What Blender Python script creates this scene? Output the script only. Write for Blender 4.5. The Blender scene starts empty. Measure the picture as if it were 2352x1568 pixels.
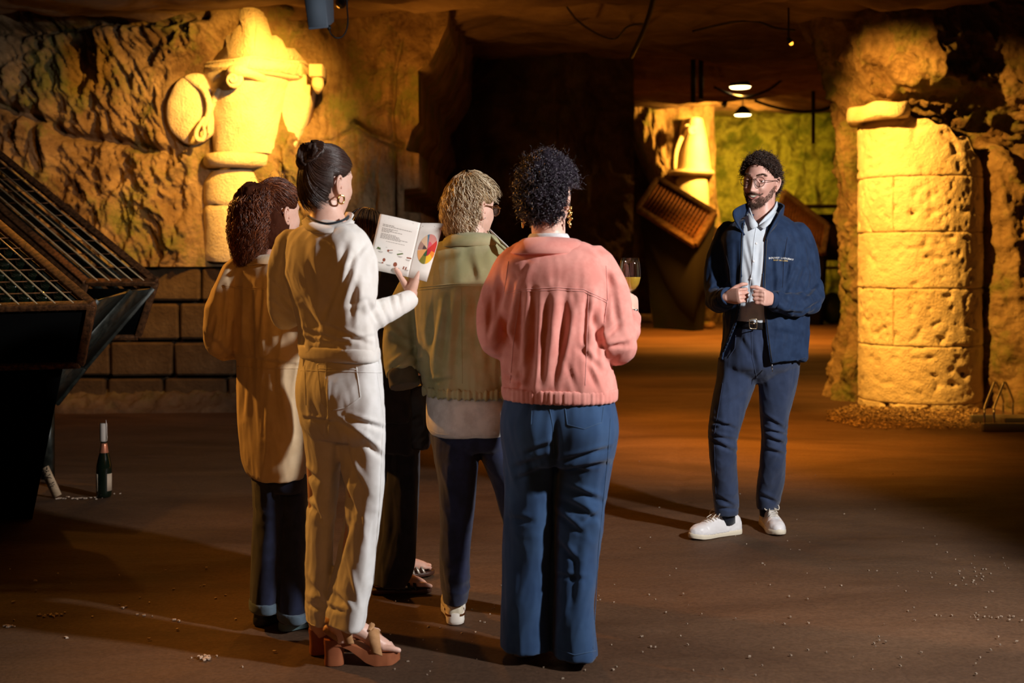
import bpy, bmesh, math, random
import numpy as np
from mathutils import Vector, Matrix, noise
from mathutils.bvhtree import BVHTree
random.seed(7); RNG = np.random.default_rng(7)
S = bpy.context.scene
COL = S.collection
F = 2800.0; CZ = 1.3; U0 = 1176.0; V0 = 600.0

# ------------------------------------------------------------ camera, world, lights, exposure
cd = bpy.data.cameras.new('camera'); cam = bpy.data.objects.new('camera', cd); COL.objects.link(cam)
cam.location = (0, 0, CZ); cam.rotation_euler = (math.pi/2, 0, 0)
cd.sensor_width = 36; cd.lens = F/2352*36; cd.shift_y = -(784-V0)/2352
cd.clip_start = .05; cd.clip_end = 200
cd.dof.use_dof = True; cd.dof.focus_distance = 4.9; cd.dof.aperture_fstop = 2.8
S.camera = cam
w = bpy.data.worlds.new('world'); S.world = w; w.use_nodes = True
w.node_tree.nodes['Background'].inputs[0].default_value = (1, .72, .5, 1)
w.node_tree.nodes['Background'].inputs[1].default_value = .012
S.view_settings.view_transform = 'Standard'; S.view_settings.look = 'None'
S.view_settings.gamma = 1; S.view_settings.exposure = 0
S.view_settings.use_curve_mapping = False

WARM = (1, .50, .075); AMBER = (1, .36, .04)
def light(name, kind, loc, target, power, color, size=.1, cone=60, blend=.6):
    d = bpy.data.lights.new(name, kind); d.energy = power; d.color = color
    if kind == 'AREA': d.shape = 'DISK'; d.size = size
    else: d.shadow_soft_size = size
    if kind == 'SPOT': d.spot_size = math.radians(cone); d.spot_blend = blend
    o = bpy.data.objects.new(name, d); COL.objects.link(o); o.location = loc
    if target is not None:
        o.rotation_euler = (Vector(target)-Vector(loc)).to_track_quat('-Z', 'Y').to_euler()
    return o
# photographer's flash, off camera to the right
light('flash_light', 'SPOT', (3.25, 2.25, 2.75), (.35, 4.75, 1.0), 860, (1, .965, .95), .10, 66, .35)
# warm wash from lamps behind the camera and to the left
light('warm_wash_light', 'SPOT', (-1.7, .0, 2.1), (-.55, 4.3, 1.15), 56, (1, .33, .04), .4, 36, .8)
light('warm_rim_light', 'SPOT', (-3.7, 6.2, 3.0), (-.55, 4.15, .95), 620, (1, .40, .06), .08, 42, .9)
# spots on the two carved columns, the round column and the back hall
light('capital_spot_light', 'SPOT', (-1.36, 9.05, 3.2), (-2.35, 10.5, 2.5), 900, WARM, .05, 72, 1)
light('left_rock_light', 'SPOT', (-2.6, 8.2, 3.1), (-3.6, 10.6, 1.3), 140, (1, .38, .05), .1, 70, 1)
light('column_spot_light', 'SPOT', (1.45, 9.15, 3.34), (3.45, 10.6, 1.75), 1450, (1, .47, .07), .04, 66, .7)
light('far_capital_light', 'SPOT', (4.75, 23.6, 4.2), (4.1, 26, 3.6), 2400, WARM, .08, 100, .9)
light('added_ceiling_fill', 'SPOT', (-1.0, 9.7, 2.3), (.3, 12.2, 3.9), 75, (1, .40, .05), .1, 110, 1)  # added fill to lift the dark ceiling, no fixture here
light('back_hall_light', 'SPOT', (5.1, 26.6, 3.1), (5.3, 30, 3.3), 360, (1, .80, .03), .2, 115, .8)
light('added_cage_fill', 'SPOT', (-3.1, 8.1, 3.05), (-2.9, 6.7, 1.3), 75, (1, .45, .06), .05, 60, 1)  # added fill to brighten the cage wires, no fixture here
light('passage_light', 'SPOT', (2.0, 12.6, 3.3), (1.7, 12.4, 0), 320, (1, .36, .035), .15, 80, .9)
light('near_floor_light', 'SPOT', (1.6, 8.7, 2.95), (1.5, 8.9, 0), 950, (1, .36, .035), .15, 84, 1)
light('group_floor_light', 'SPOT', (-.6, 7.6, 3.2), (-.3, 5.6, 0), 150, (1, .34, .03), .15, 62, 1)
light('hall_floor_light', 'SPOT', (3.6, 20, 3.8), (3.7, 20.5, 0), 2600, (1, .36, .035), .2, 110, .8)

# ------------------------------------------------------------ numpy noise
_perm = RNG.permutation(256); _perm = np.concatenate([_perm, _perm, _perm])
_grad = RNG.normal(size=(256, 3)); _grad /= np.linalg.norm(_grad, axis=1)[:, None]
def pn(p):
    p = np.asarray(p, float); i = np.floor(p).astype(int); f = p-i; i &= 255
    t = f*f*f*(f*(f*6-15)+10); out = 0
    for dx in (0, 1):
        wx = t[:, 0] if dx else 1-t[:, 0]
        for dy in (0, 1):
            wy = t[:, 1] if dy else 1-t[:, 1]
            for dz in (0, 1):
                wz = t[:, 2] if dz else 1-t[:, 2]
                h = _perm[_perm[_perm[i[:, 0]+dx]+i[:, 1]+dy]+i[:, 2]+dz] % 256
                g = _grad[h]
                out = out+wx*wy*wz*(g[:, 0]*(f[:, 0]-dx)+g[:, 1]*(f[:, 1]-dy)+g[:, 2]*(f[:, 2]-dz))
    return out*1.5
def fbm(p, oct=4, ridged=False):
    p = np.asarray(p, float); a = 1; s = 0
    for k in range(oct):
        n = pn(p+k*17.3)
        s = s+a*((1-2*np.abs(n)) if ridged else n); a *= .5; p = p*2.03
    return s
def sst(a, b, x):
    t = np.clip((x-a)/(b-a), 0, 1); return t*t*(3-2*t)

# ------------------------------------------------------------ helpers
def P(u, v, Y): return Vector(((u-U0)*Y/F, Y, CZ-(v-V0)*Y/F))
class MB:
    def __init__(s): s.v = []; s.f = []; s.m = []
    def add(s, vs, fs, m=0):
        b = len(s.v); s.v += [tuple(x) for x in vs]; s.f += [tuple(i+b for i in f) for f in fs]; s.m += [m]*len(fs)
        return s
    def rings(s, R, closed=True, cap=True, m=0):
        n = len(R[0]); vs = [p for r in R for p in r]; fs = []
        for i in range(len(R)-1):
            for j in range(n if closed else n-1):
                k = (j+1) % n
                fs.append((i*n+j, i*n+k, (i+1)*n+k, (i+1)*n+j))
        if cap and closed:
            fs.append(tuple(range(n))[::-1]); fs.append(tuple(range((len(R)-1)*n, len(R)*n)))
        return s.add(vs, fs, m)
    def tube(s, pts, rad, n=10, cap=True, m=0, flat=1, up=None, sub=0, round_end=False):
        pts = [Vector(p) for p in pts]
        if not hasattr(rad, '__len__'): rad = [rad]*len(pts)
        if sub: pts, rad = crm(pts, rad, sub)
        if round_end == 2:
            d0 = (pts[0]-pts[1]).normalized(); a, ra = pts[0], rad[0]
            pts = [a+d0*ra*.95, a+d0*ra*.7]+list(pts); rad = [ra*.3, ra*.72]+list(rad)
        elif round_end and len(pts) > 1:
            d0 = (pts[0]-pts[1]).normalized(); d1 = (pts[-1]-pts[-2]).normalized()
            a, b, ra, rb = pts[0], pts[-1], rad[0], rad[-1]
            pts = [a+d0*ra*.95, a+d0*ra*.7]+list(pts)+[b+d1*rb*.7, b+d1*rb*.95]
            rad = [ra*.3, ra*.72]+list(rad)+[rb*.72, rb*.3]
        T = []
        for i in range(len(pts)):
            t = pts[min(i+1, len(pts)-1)]-pts[max(i-1, 0)]
            T.append(t.normalized() if t.length > 1e-9 else Vector((0, 0, 1)))
        N = Vector(up) if up else (Vector((0, 0, 1)) if abs(T[0].z) < .9 else Vector((1, 0, 0)))
        N = (N-T[0]*N.dot(T[0])).normalized(); R = []
        for i, p in enumerate(pts):
            N = (N-T[i]*N.dot(T[i])).normalized(); B = T[i].cross(N)
            R.append([p+(N*math.cos(a)*flat+B*math.sin(a))*rad[i] for a in (2*math.pi*j/n for j in range(n))])
        return s.rings(R, cap=cap, m=m)
    def box(s, c, d, m=0, rot=None, bev=0):
        c = Vector(c); hx, hy, hz = d[0]/2, d[1]/2, d[2]/2; vs = []
        for z in (-hz, hz):
            for y in (-hy, hy):
                for x in (-hx, hx):
                    p = Vector((x, y, z)); vs.append(c+(rot@p if rot else p))
        return s.add(vs, [(0, 2, 3, 1), (4, 5, 7, 6), (0, 1, 5, 4), (2, 6, 7, 3), (0, 4, 6, 2), (1, 3, 7, 5)], m)
    def ell(s, c, r, n=20, k=14, m=0, rot=None):
        c = Vector(c); R = []
        for i in range(k+1):
            th = -math.pi/2+math.pi*max(.02, min(.98, i/k)); ring = []
            for j in range(n):
                a = 2*math.pi*j/n; p = Vector((r[0]*math.cos(th)*math.cos(a), r[1]*math.cos(th)*math.sin(a), r[2]*math.sin(th)))
                ring.append(c+(rot@p if rot else p))
            R.append(ring)
        return s.rings(R, m=m)
    def lathe(s, c, prof, n=32, m=0, rot=None, a0=0, a1=2*math.pi):
        c = Vector(c); full = abs(a1-a0-2*math.pi) < 1e-6; R = []
        for r, z in prof:
            k = n if full else n+1
            ring = []
            for j in range(k):
                a = a0+(a1-a0)*j/n; p = Vector((r*math.cos(a), r*math.sin(a), z)); ring.append(c+(rot@p if rot else p))
            R.append(ring)
        return s.rings(R, closed=full, cap=full, m=m)
    def xf(s, M): s.v = [tuple(M@Vector(p)) for p in s.v]; return s
def crm(pts, rad, sub):
    pts = [Vector(p) for p in pts]; n = len(pts); op = []; orr = []
    for i in range(n-1):
        a = pts[max(i-1, 0)]; b = pts[i]; c = pts[i+1]; d = pts[min(i+2, n-1)]
        for k in range(sub):
            t = k/sub; t2 = t*t; t3 = t2*t
            op.append(.5*((2*b)+(c-a)*t+(2*a-5*b+4*c-d)*t2+(3*b-a-3*c+d)*t3))
            orr.append(rad[i]*(1-t)+rad[i+1]*t)
    op.append(pts[-1]); orr.append(rad[-1]); return op, orr
def setp(o, label=None, cat=None, group=None, kind=None):
    if label: o['label'] = label
    if cat: o['category'] = cat
    if group: o['group'] = group
    if kind: o['kind'] = kind
    return o
def mesh_obj(name, me, mats, parent=None, smooth=True):
    me.name = name; me.materials.clear()
    for m in (mats if isinstance(mats, (list, tuple)) else [mats]): me.materials.append(m)
    if smooth: me.polygons.foreach_set('use_smooth', [True]*len(me.polygons))
    o = bpy.data.objects.new(name, me); COL.objects.link(o)
    if parent is not None: o.parent = parent; o.matrix_parent_inverse = parent.matrix_basis.inverted()
    return o
def to_mesh(mb, name='m'):
    me = bpy.data.meshes.new(name); me.from_pydata(mb.v, [], mb.f); me.polygons.foreach_set('material_index', mb.m); me.update(); return me
def obj(name, mb, mats, parent=None, smooth=True, bevel=0, bseg=2, auto=None, fixn=True):
    me = to_mesh(mb, name)
    if fixn:
        bm = bmesh.new(); bm.from_mesh(me); bmesh.ops.recalc_face_normals(bm, faces=bm.faces); bm.to_mesh(me); bm.free()
    if auto is not None: me.polygons.foreach_set('use_smooth', [True]*len(me.polygons)); me.set_sharp_from_angle(angle=math.radians(auto))
    o = mesh_obj(name, me, mats, parent, smooth)
    if bevel:
        b = o.modifiers.new('bevel', 'BEVEL'); b.width = bevel; b.segments = bseg; b.limit_method = 'ANGLE'
    return o
def empty(name, loc, label=None, cat=None, group=None, kind=None):
    o = bpy.data.objects.new(name, None); COL.objects.link(o); o.location = loc; o.empty_display_size = .1
    return setp(o, label, cat, group, kind)
def grid_mesh(A, wrap=False):
    n, m = A.shape[:2]; me = bpy.data.meshes.new('grid'); idx = np.arange(n*m).reshape(n, m)
    if wrap: idx = np.concatenate([idx, idx[:, :1]], 1)
    q = np.stack([idx[:-1, :-1], idx[:-1, 1:], idx[1:, 1:], idx[1:, :-1]], -1).reshape(-1, 4)
    me.from_pydata(A.reshape(-1, 3).tolist(), [], q.tolist()); me.update(); return me
def grid_normals(A):
    du = np.gradient(A, axis=0); dv = np.gradient(A, axis=1); n = np.cross(dv, du)
    return n/(np.linalg.norm(n, axis=2, keepdims=True)+1e-9)
def proj(co):
    Y = np.maximum(co[:, 1], .1); return U0+co[:, 0]*F/Y, V0-(co[:, 2]-CZ)*F/Y

# ------------------------------------------------------------ materials
def nd(nt, t, **k):
    n = nt.nodes.new(t)
    for a, b in k.items():
        if a[0] == '_': setattr(n, a[1:], b)
        else: n.inputs[a].default_value = b
    return n
def mat(name, col, rough=.6, metal=0, col2=None, nscale=8, bump=0, bscale=60, stretch=(1, 1, 1), sheen=0, spec=.5, sss=0,
        detail=5, fine=0, fscale=400, wear=None, trans=0, ior=1.45, emit=0, lo=.4, hi=.6, coat=0, dist=.01, aniso_bump=None):
    m = bpy.data.materials.new(name); m.use_nodes = True; nt = m.node_tree; b = nt.nodes['Principled BSDF']; L = nt.links.new
    b.inputs['Roughness'].default_value = rough; b.inputs['Metallic'].default_value = metal
    b.inputs['Base Color'].default_value = (*col, 1); b.inputs['Specular IOR Level'].default_value = spec
    b.inputs['Sheen Weight'].default_value = sheen; b.inputs['IOR'].default_value = ior
    b.inputs['Transmission Weight'].default_value = trans; b.inputs['Coat Weight'].default_value = coat
    if sss: b.inputs['Subsurface Weight'].default_value = sss; b.inputs['Subsurface Radius'].default_value = (.01, .004, .002); b.inputs['Subsurface Scale'].default_value = 1
    if emit: b.inputs['Emission Color'].default_value = (*col, 1); b.inputs['Emission Strength'].default_value = emit
    tc = nd(nt, 'ShaderNodeTexCoord'); mp = nd(nt, 'ShaderNodeMapping'); mp.inputs['Scale'].default_value = stretch
    L(tc.outputs['Object'], mp.inputs['Vector'])
    if col2:
        n = nd(nt, 'ShaderNodeTexNoise', Scale=nscale, Detail=detail, Roughness=.6); L(mp.outputs[0], n.inputs['Vector'])
        r = nd(nt, 'ShaderNodeValToRGB'); r.color_ramp.elements[0].position = lo; r.color_ramp.elements[1].position = hi
        r.color_ramp.elements[0].color = (*col, 1); r.color_ramp.elements[1].color = (*col2, 1)
        L(n.outputs[0], r.inputs[0]); last = r.outputs[0]
        if wear:
            n2 = nd(nt, 'ShaderNodeTexNoise', Scale=wear[1], Detail=6, Roughness=.7); L(mp.outputs[0], n2.inputs['Vector'])
            r2 = nd(nt, 'ShaderNodeValToRGB'); r2.color_ramp.elements[0].position = wear[2]; r2.color_ramp.elements[1].position = wear[3]
            mx = nd(nt, 'ShaderNodeMix', _data_type='RGBA'); L(n2.outputs[0], r2.inputs[0]); L(r2.outputs[0], mx.inputs[0]); L(last, mx.inputs[6]); mx.inputs[7].default_value = (*wear[0], 1); last = mx.outputs[2]
        L(last, b.inputs['Base Color'])
    if bump:
        n = nd(nt, 'ShaderNodeTexNoise', Scale=bscale, Detail=8, Roughness=.65); L(mp.outputs[0], n.inputs['Vector'])
        bp = nd(nt, 'ShaderNodeBump', Strength=bump, Distance=dist); L(n.outputs[0], bp.inputs['Height']); L(bp.outputs[0], b.inputs['Normal'])
        if fine:
            n2 = nd(nt, 'ShaderNodeTexNoise', Scale=fscale, Detail=3); L(mp.outputs[0], n2.inputs['Vector'])
            b2 = nd(nt, 'ShaderNodeBump', Strength=fine, Distance=.002); L(n2.outputs[0], b2.inputs['Height']); L(bp.outputs[0], b2.inputs['Normal']); L(b2.outputs[0], b.inputs['Normal'])
    return m
def rock_mat(name, a, b_, c, green=0, bscale=14, bump=.9, dist=.05, stretch=(1, 1, 1), warp=.15, vor=.25):
    m = bpy.data.materials.new(name); m.use_nodes = True; nt = m.node_tree; b = nt.nodes['Principled BSDF']; L = nt.links.new
    b.inputs['Roughness'].default_value = .95; b.inputs['Specular IOR Level'].default_value = .15
    tc = nd(nt, 'ShaderNodeTexCoord'); mp = nd(nt, 'ShaderNodeMapping'); mp.inputs['Scale'].default_value = stretch; L(tc.outputs['Object'], mp.inputs['Vector'])
    n = nd(nt, 'ShaderNodeTexNoise', Scale=2.2, Detail=8, Roughness=.65, Distortion=.4); L(mp.outputs[0], n.inputs['Vector'])
    r = nd(nt, 'ShaderNodeValToRGB'); e = r.color_ramp.elements; e[0].position = .34; e[1].position = .66; e[0].color = (*a, 1); e[1].color = (*c, 1)
    k = e.new(.5); k.color = (*b_, 1); L(n.outputs[0], r.inputs[0]); last = r.outputs[0]
    if green:
        n2 = nd(nt, 'ShaderNodeTexNoise', Scale=1.6, Detail=6, Roughness=.7); L(tc.outputs['Object'], n2.inputs['Vector'])
        r2 = nd(nt, 'ShaderNodeValToRGB'); r2.color_ramp.elements[0].position = .5; r2.color_ramp.elements[1].position = .62
        mu = nd(nt, 'ShaderNodeMath', _operation='MULTIPLY'); mu.inputs[1].default_value = green; L(n2.outputs[0], r2.inputs[0]); L(r2.outputs[0], mu.inputs[0])
        mx = nd(nt, 'ShaderNodeMix', _data_type='RGBA'); L(mu.outputs[0], mx.inputs[0]); L(last, mx.inputs[6]); mx.inputs[7].default_value = (.13, .15, .03, 1); last = mx.outputs[2]
    L(last, b.inputs['Base Color'])
    n3 = nd(nt, 'ShaderNodeTexNoise', Scale=bscale, Detail=10, Roughness=.7, Distortion=warp); L(mp.outputs[0], n3.inputs['Vector'])
    v = nd(nt, 'ShaderNodeTexVoronoi', Scale=bscale*1.7); L(mp.outputs[0], v.inputs['Vector'])
    ad = nd(nt, 'ShaderNodeMath', _operation='ADD'); mu2 = nd(nt, 'ShaderNodeMath', _operation='MULTIPLY'); mu2.inputs[1].default_value = vor
    L(v.outputs['Distance'], mu2.inputs[0]); L(n3.outputs[0], ad.inputs[0]); L(mu2.outputs[0], ad.inputs[1])
    bp = nd(nt, 'ShaderNodeBump', Strength=bump, Distance=dist); L(ad.outputs[0], bp.inputs['Height']); L(bp.outputs[0], b.inputs['Normal'])
    return m
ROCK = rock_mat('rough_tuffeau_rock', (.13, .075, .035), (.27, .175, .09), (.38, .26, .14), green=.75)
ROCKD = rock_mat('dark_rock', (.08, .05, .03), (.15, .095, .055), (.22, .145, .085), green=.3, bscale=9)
ROCKG = rock_mat('mossy_rock', (.20, .18, .05), (.42, .38, .11), (.12, .11, .035), green=.9, bscale=5, dist=.1)
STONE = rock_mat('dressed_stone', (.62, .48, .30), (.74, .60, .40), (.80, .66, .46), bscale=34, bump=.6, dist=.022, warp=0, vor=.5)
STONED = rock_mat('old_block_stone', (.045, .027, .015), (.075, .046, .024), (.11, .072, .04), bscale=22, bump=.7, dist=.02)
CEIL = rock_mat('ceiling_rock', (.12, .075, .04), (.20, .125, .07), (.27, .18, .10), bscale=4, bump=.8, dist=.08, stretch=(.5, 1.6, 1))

def thin_glass(name, tint=(1, 1, 1), gl=.08, body=None, bodyf=0, fres=True):
    m = bpy.data.materials.new(name); m.use_nodes = True; nt = m.node_tree; nt.nodes.clear(); L = nt.links.new
    out = nd(nt, 'ShaderNodeOutputMaterial'); t = nd(nt, 'ShaderNodeBsdfTransparent'); t.inputs[0].default_value = (*tint, 1); g = nd(nt, 'ShaderNodeBsdfGlossy'); g.inputs['Roughness'].default_value = .04
    lw = nd(nt, 'ShaderNodeLayerWeight', Blend=.12); ad = nd(nt, 'ShaderNodeMath', _operation='ADD'); ad.inputs[1].default_value = gl; L(lw.outputs['Facing'], ad.inputs[0])
    pw = nd(nt, 'ShaderNodeMath', _operation='MULTIPLY'); pw.inputs[1].default_value = .9; L(ad.outputs[0], pw.inputs[0]); pw.use_clamp = True
    mx = nd(nt, 'ShaderNodeMixShader'); L(pw.outputs[0], mx.inputs[0]); last = t.outputs[0]
    if body:
        d = nd(nt, 'ShaderNodeBsdfDiffuse'); d.inputs[0].default_value = (*body, 1); tr = nd(nt, 'ShaderNodeBsdfTranslucent'); tr.inputs[0].default_value = (*body, 1); a = nd(nt, 'ShaderNodeAddShader'); L(d.outputs[0], a.inputs[0]); L(tr.outputs[0], a.inputs[1])
        m2 = nd(nt, 'ShaderNodeMixShader'); m2.inputs[0].default_value = bodyf; L(t.outputs[0], m2.inputs[1]); L(a.outputs[0], m2.inputs[2]); last = m2.outputs[0]
    L(last, mx.inputs[1]); L(g.outputs[0], mx.inputs[2]); L(mx.outputs[0], out.inputs[0]); return m
# ------------------------------------------------------------ structure: floor, ceiling, rock walls
def struct(name, A, m, parent=None, wrap=False, label=None):
    o = mesh_obj(name, grid_mesh(A, wrap), m, parent); o['kind'] = 'structure'
    if label: o['label'] = label
    return o
def ridge_disp(A, amp, fr, low=.12, lf=1.1, seed=0, stretch=(1, 1, 1), mask=None):
    q = A.reshape(-1, 3)*np.array(stretch)+seed; sh = A.shape[:2]
    wq = q*fr+.6*np.stack([pn(q*fr*.6+3), pn(q*fr*.6+9), pn(q*fr*.6+15)], 1)
    d = (fbm(q*lf, 3)*low).reshape(sh)+((fbm(wq, 4, True)-.9)*amp).reshape(sh)*(1 if mask is None else mask)
    return d
def interp(v, tab):
    a = np.array(tab, float); return np.interp(v, a[:, 0], a[:, 1])

# floor: worn asphalt with shallow undulation and real cracks sunk into it
xs = np.linspace(-9, 11, 420); ys = np.concatenate([np.linspace(-2, 3.2, 30), np.linspace(3.25, 9, 330), np.linspace(9.1, 31, 160)])
X, Y = np.meshgrid(xs, ys, indexing='ij')
Z = (fbm(np.stack([X.ravel()*.8, Y.ravel()*.8, 0*X.ravel()], 1), 4)*.008).reshape(X.shape)
Z += (fbm(np.stack([X.ravel()*3, Y.ravel()*7, 0*X.ravel()+5], 1), 3)*.0025).reshape(X.shape)
Z -= .004
def crack(pts, w, dep):
    global Z
    for (a, b) in zip(pts[:-1], pts[1:]):
        a = np.array(a); b = np.array(b); ab = b-a; t = np.clip(((X-a[0])*ab[0]+(Y-a[1])*ab[1])/(ab@ab), 0, 1)
        d = np.hypot(X-a[0]-t*ab[0], Y-a[1]-t*ab[1]); Z -= dep*np.exp(-(d/w)**2)
def gp(u, v):
    p = P(u, v, F*CZ/(v-V0)); return (p.x, p.y)
crack([gp(1565, 1020), gp(1548, 1060), gp(1572, 1090), gp(1545, 1130), gp(1570, 1150)], .02, .014)
crack([gp(1690, 1240), gp(1700, 1290), gp(1692, 1340)], .012, .008)
crack([gp(1550, 1340), gp(1560, 1400), gp(1520, 1470), gp(1560, 1560)], .014, .010)
crack([gp(1360, 1250), gp(1392, 1262)], .014, .01)
FLOOR = bpy.data.materials.new('worn_asphalt'); FLOOR.use_nodes = True
nt = FLOOR.node_tree; L = nt.links.new; b = nt.nodes['Principled BSDF']
tc = nd(nt, 'ShaderNodeTexCoord'); mp = nd(nt, 'ShaderNodeMapping'); mp.inputs['Scale'].default_value = (.6, 1.5, 1); L(tc.outputs['Object'], mp.inputs[0])
n1 = nd(nt, 'ShaderNodeTexNoise', Scale=.9, Detail=6, Roughness=.55, Distortion=.8); L(mp.outputs[0], n1.inputs['Vector'])
r1 = nd(nt, 'ShaderNodeValToRGB'); e = r1.color_ramp.elements; e[0].position = .35; e[1].position = .65; e[0].color = (.070, .038, .022, 1); e[1].color = (.14, .080, .046, 1); L(n1.outputs[0], r1.inputs[0])
n2 = nd(nt, 'ShaderNodeTexNoise', Scale=70, Detail=6, Roughness=.7); L(tc.outputs['Object'], n2.inputs['Vector'])
r2 = nd(nt, 'ShaderNodeValToRGB'); e = r2.color_ramp.elements; e[0].position = .35; e[1].position = .62; e[0].color = (.55, .55, .55, 1); e[1].color = (1.15, 1.15, 1.15, 1); L(n2.outputs[0], r2.inputs[0])
mx = nd(nt, 'ShaderNodeMix', _data_type='RGBA', _blend_type='MULTIPLY'); mx.inputs[0].default_value = .6; L(r1.outputs[0], mx.inputs[6]); L(r2.outputs[0], mx.inputs[7])
L(mx.outputs[2], b.inputs['Base Color'])
n3 = nd(nt, 'ShaderNodeTexNoise', Scale=2.5, Detail=7, Roughness=.6, Distortion=.5); L(mp.outputs[0], n3.inputs['Vector'])
r3 = nd(nt, 'ShaderNodeMapRange'); r3.inputs['To Min'].default_value = .55; r3.inputs['To Max'].default_value = .9; L(n3.outputs[0], r3.inputs[0]); L(r3.outputs[0], b.inputs['Roughness'])
b.inputs['Specular IOR Level'].default_value = .16
b1 = nd(nt, 'ShaderNodeBump', Strength=.5, Distance=.03); L(n3.outputs[0], b1.inputs['Height'])
b2 = nd(nt, 'ShaderNodeBump', Strength=.55, Distance=.004); L(n2.outputs[0], b2.inputs['Height']); L(b1.outputs[0], b2.inputs['Normal']); L(b2.outputs[0], b.inputs['Normal'])
floor = struct('floor', np.stack([X, Y, Z], -1), FLOOR)

# ceiling, rising towards the back hall, with stepped beds of rock
xs = np.linspace(-9, 11, 260); ys = np.linspace(-2, 32, 420); X, Y = np.meshgrid(xs, ys, indexing='ij')
Zc = np.interp(Y, [-2, 5, 9.2, 9.75, 10.4, 16, 17.6, 18, 21, 21.4, 24, 25, 30, 32], [4.6, 4.6, 3.80, 3.42, 3.48, 4.02, 4.28, 4.05, 4.55, 4.3, 4.62, 4.55, 4.95, 5.0])
q = np.stack([X.ravel()*.35, Y.ravel()*1.0, 0*X.ravel()], 1)
Zc = Zc+(fbm(q*1.1, 5)*.16).reshape(X.shape)+((fbm(q*np.array([1, 2.2, 1])*1.1+9, 4, True)-.9)*.10).reshape(X.shape)
Zc += np.where((X < -1) & (Y > 9.3), -.0, 0)
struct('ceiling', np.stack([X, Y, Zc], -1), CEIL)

# left rock wall above the masonry, ending in a stepped edge at the dark opening
YL = 10.72
vv = np.linspace(-80, 612, 230); zz = CZ-(vv-V0)*YL/F
edge_u = interp(vv, [(-80, 1040), (60, 1030), (110, 1005), (150, 985), (165, 962), (280, 962), (300, 945), (345, 930), (352, 962), (430, 962), (436, 905), (482, 905), (488, 965), (612, 968)])
su = np.linspace(0, 1, 520)
XX = np.zeros((su.size, vv.size)); YY = np.zeros_like(XX); ZZ = np.tile(zz, (su.size, 1))
xl = -9.0
for j in range(vv.size):
    xr = (edge_u[j]-U0)*YL/F; xb = (965-U0)*YL/F; XX[:, j] = xl+(xb-xl)*su**.75+(xr-xb)*sst(.975, 1, su)
YY[:] = YL
uu = U0+XX*F/YL; V = np.tile(vv, (su.size, 1))
# mass of the wall: comes forward to the left and at the top
YY -= .55*sst(-4.2, -8.5, XX)
YY -= .35*sst(150, 0, V)*sst(900, 500, uu)*sst(80, 420, uu+0)
smooth_m = sst(690, 760, uu)
A = np.stack([XX, YY, ZZ], -1)
cL = interp(V, [(0, 520), (60, 480), (128, 450), (132, 405), (200, 372), (300, 385), (330, 440), (350, 450), (390, 438), (612, 438)]); cR = interp(V, [(0, 640), (60, 650), (130, 705), (165, 705), (300, 668), (345, 630), (390, 632), (612, 632)])
cap = sst(-26, 8, np.minimum(uu-cL, cR-uu))*sst(-20, 30, V+30)
YY -= .40*(1-.95*cap)*sst(900, 690, uu)
d = ridge_disp(A, .085, 3.3, .16, .9, 3, (1.25, 1, .75), (1-smooth_m*.8)*(1-.85*cap))
A_ = A.copy(); A_[..., 0] += .45*A[..., 2]; d = d+ridge_disp(A_, .034, 8.5, 0, 1, 33, (1.5, 1, .55))*(1-smooth_m*.9)*(1-cap)
d2 = ridge_disp(A, .035, 1.2, .04, 2, 21, (4.5, 1, .8))*smooth_m
# big horizontal joint and clefts
def groove(pts, w, dep):
    g = np.zeros_like(uu)
    for (a, b_) in zip(pts[:-1], pts[1:]):
        abx, aby = b_[0]-a[0], b_[1]-a[1]; t = np.clip(((uu-a[0])*abx+(V-a[1])*aby)/(abx*abx+aby*aby), 0, 1)
        g = np.maximum(g, np.exp(-(np.hypot(uu-a[0]-t*abx, V-a[1]-t*aby)/w)**2))
    return g*dep
d -= groove([(-40, 230), (90, 270), (150, 310), (260, 320), (330, 340), (380, 345)], 12, .16)
d -= groove([(-60, 62), (100, 66), (250, 52), (400, 56), (480, 42)], 11, .22)
d -= groove([(812, 280), (850, 305), (880, 318), (915, 330)], 9, .16)
d -= groove([(922, 90), (905, 170), (902, 300), (905, 335)], 5, .09)
d -= groove([(905, 340), (906, 480), (903, 600)], 4, .08)
d -= groove([(700, 320), (760, 322), (810, 290)], 4, .05)
d -= groove([(395, 90), (418, 70)], 8, .07)
d += .12*np.exp(-(((uu-880)/70)**2+((V-270)/30)**2))
d -= .10*sst(640, 700, uu)*sst(760, 705, uu)*sst(610, 420, V)
A[..., 1] -= d+d2
# fold the border back into the opening
nb = 26
ret = np.stack([A[-1]+np.array([0, 1, 0])*(t**1.2)*5.6+np.array([.03*t, 0, 0]) for t in np.linspace(0.01, 1, nb)], 0)
rd = (fbm(ret.reshape(-1, 3)*1.2, 4)*.12).reshape(ret.shape[:2]); ret[..., 0] += rd*np.linspace(0, 1, nb)[:, None]
wl = struct('wall_left', np.concatenate([A, ret], 0), ROCK, label='rough chiselled tuffeau rock wall lit orange around the big carved capital')
# underside of the rock where the masonry sits back
lipv = []
for s_ in np.linspace(0, 1, 8): lipv.append(A[:, -1]+np.array([0, .36*s_, -.02*s_]))
lip = np.stack(lipv, 1); wlip = struct('rock_ledge', lip, ROCK, parent=wl)
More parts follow.
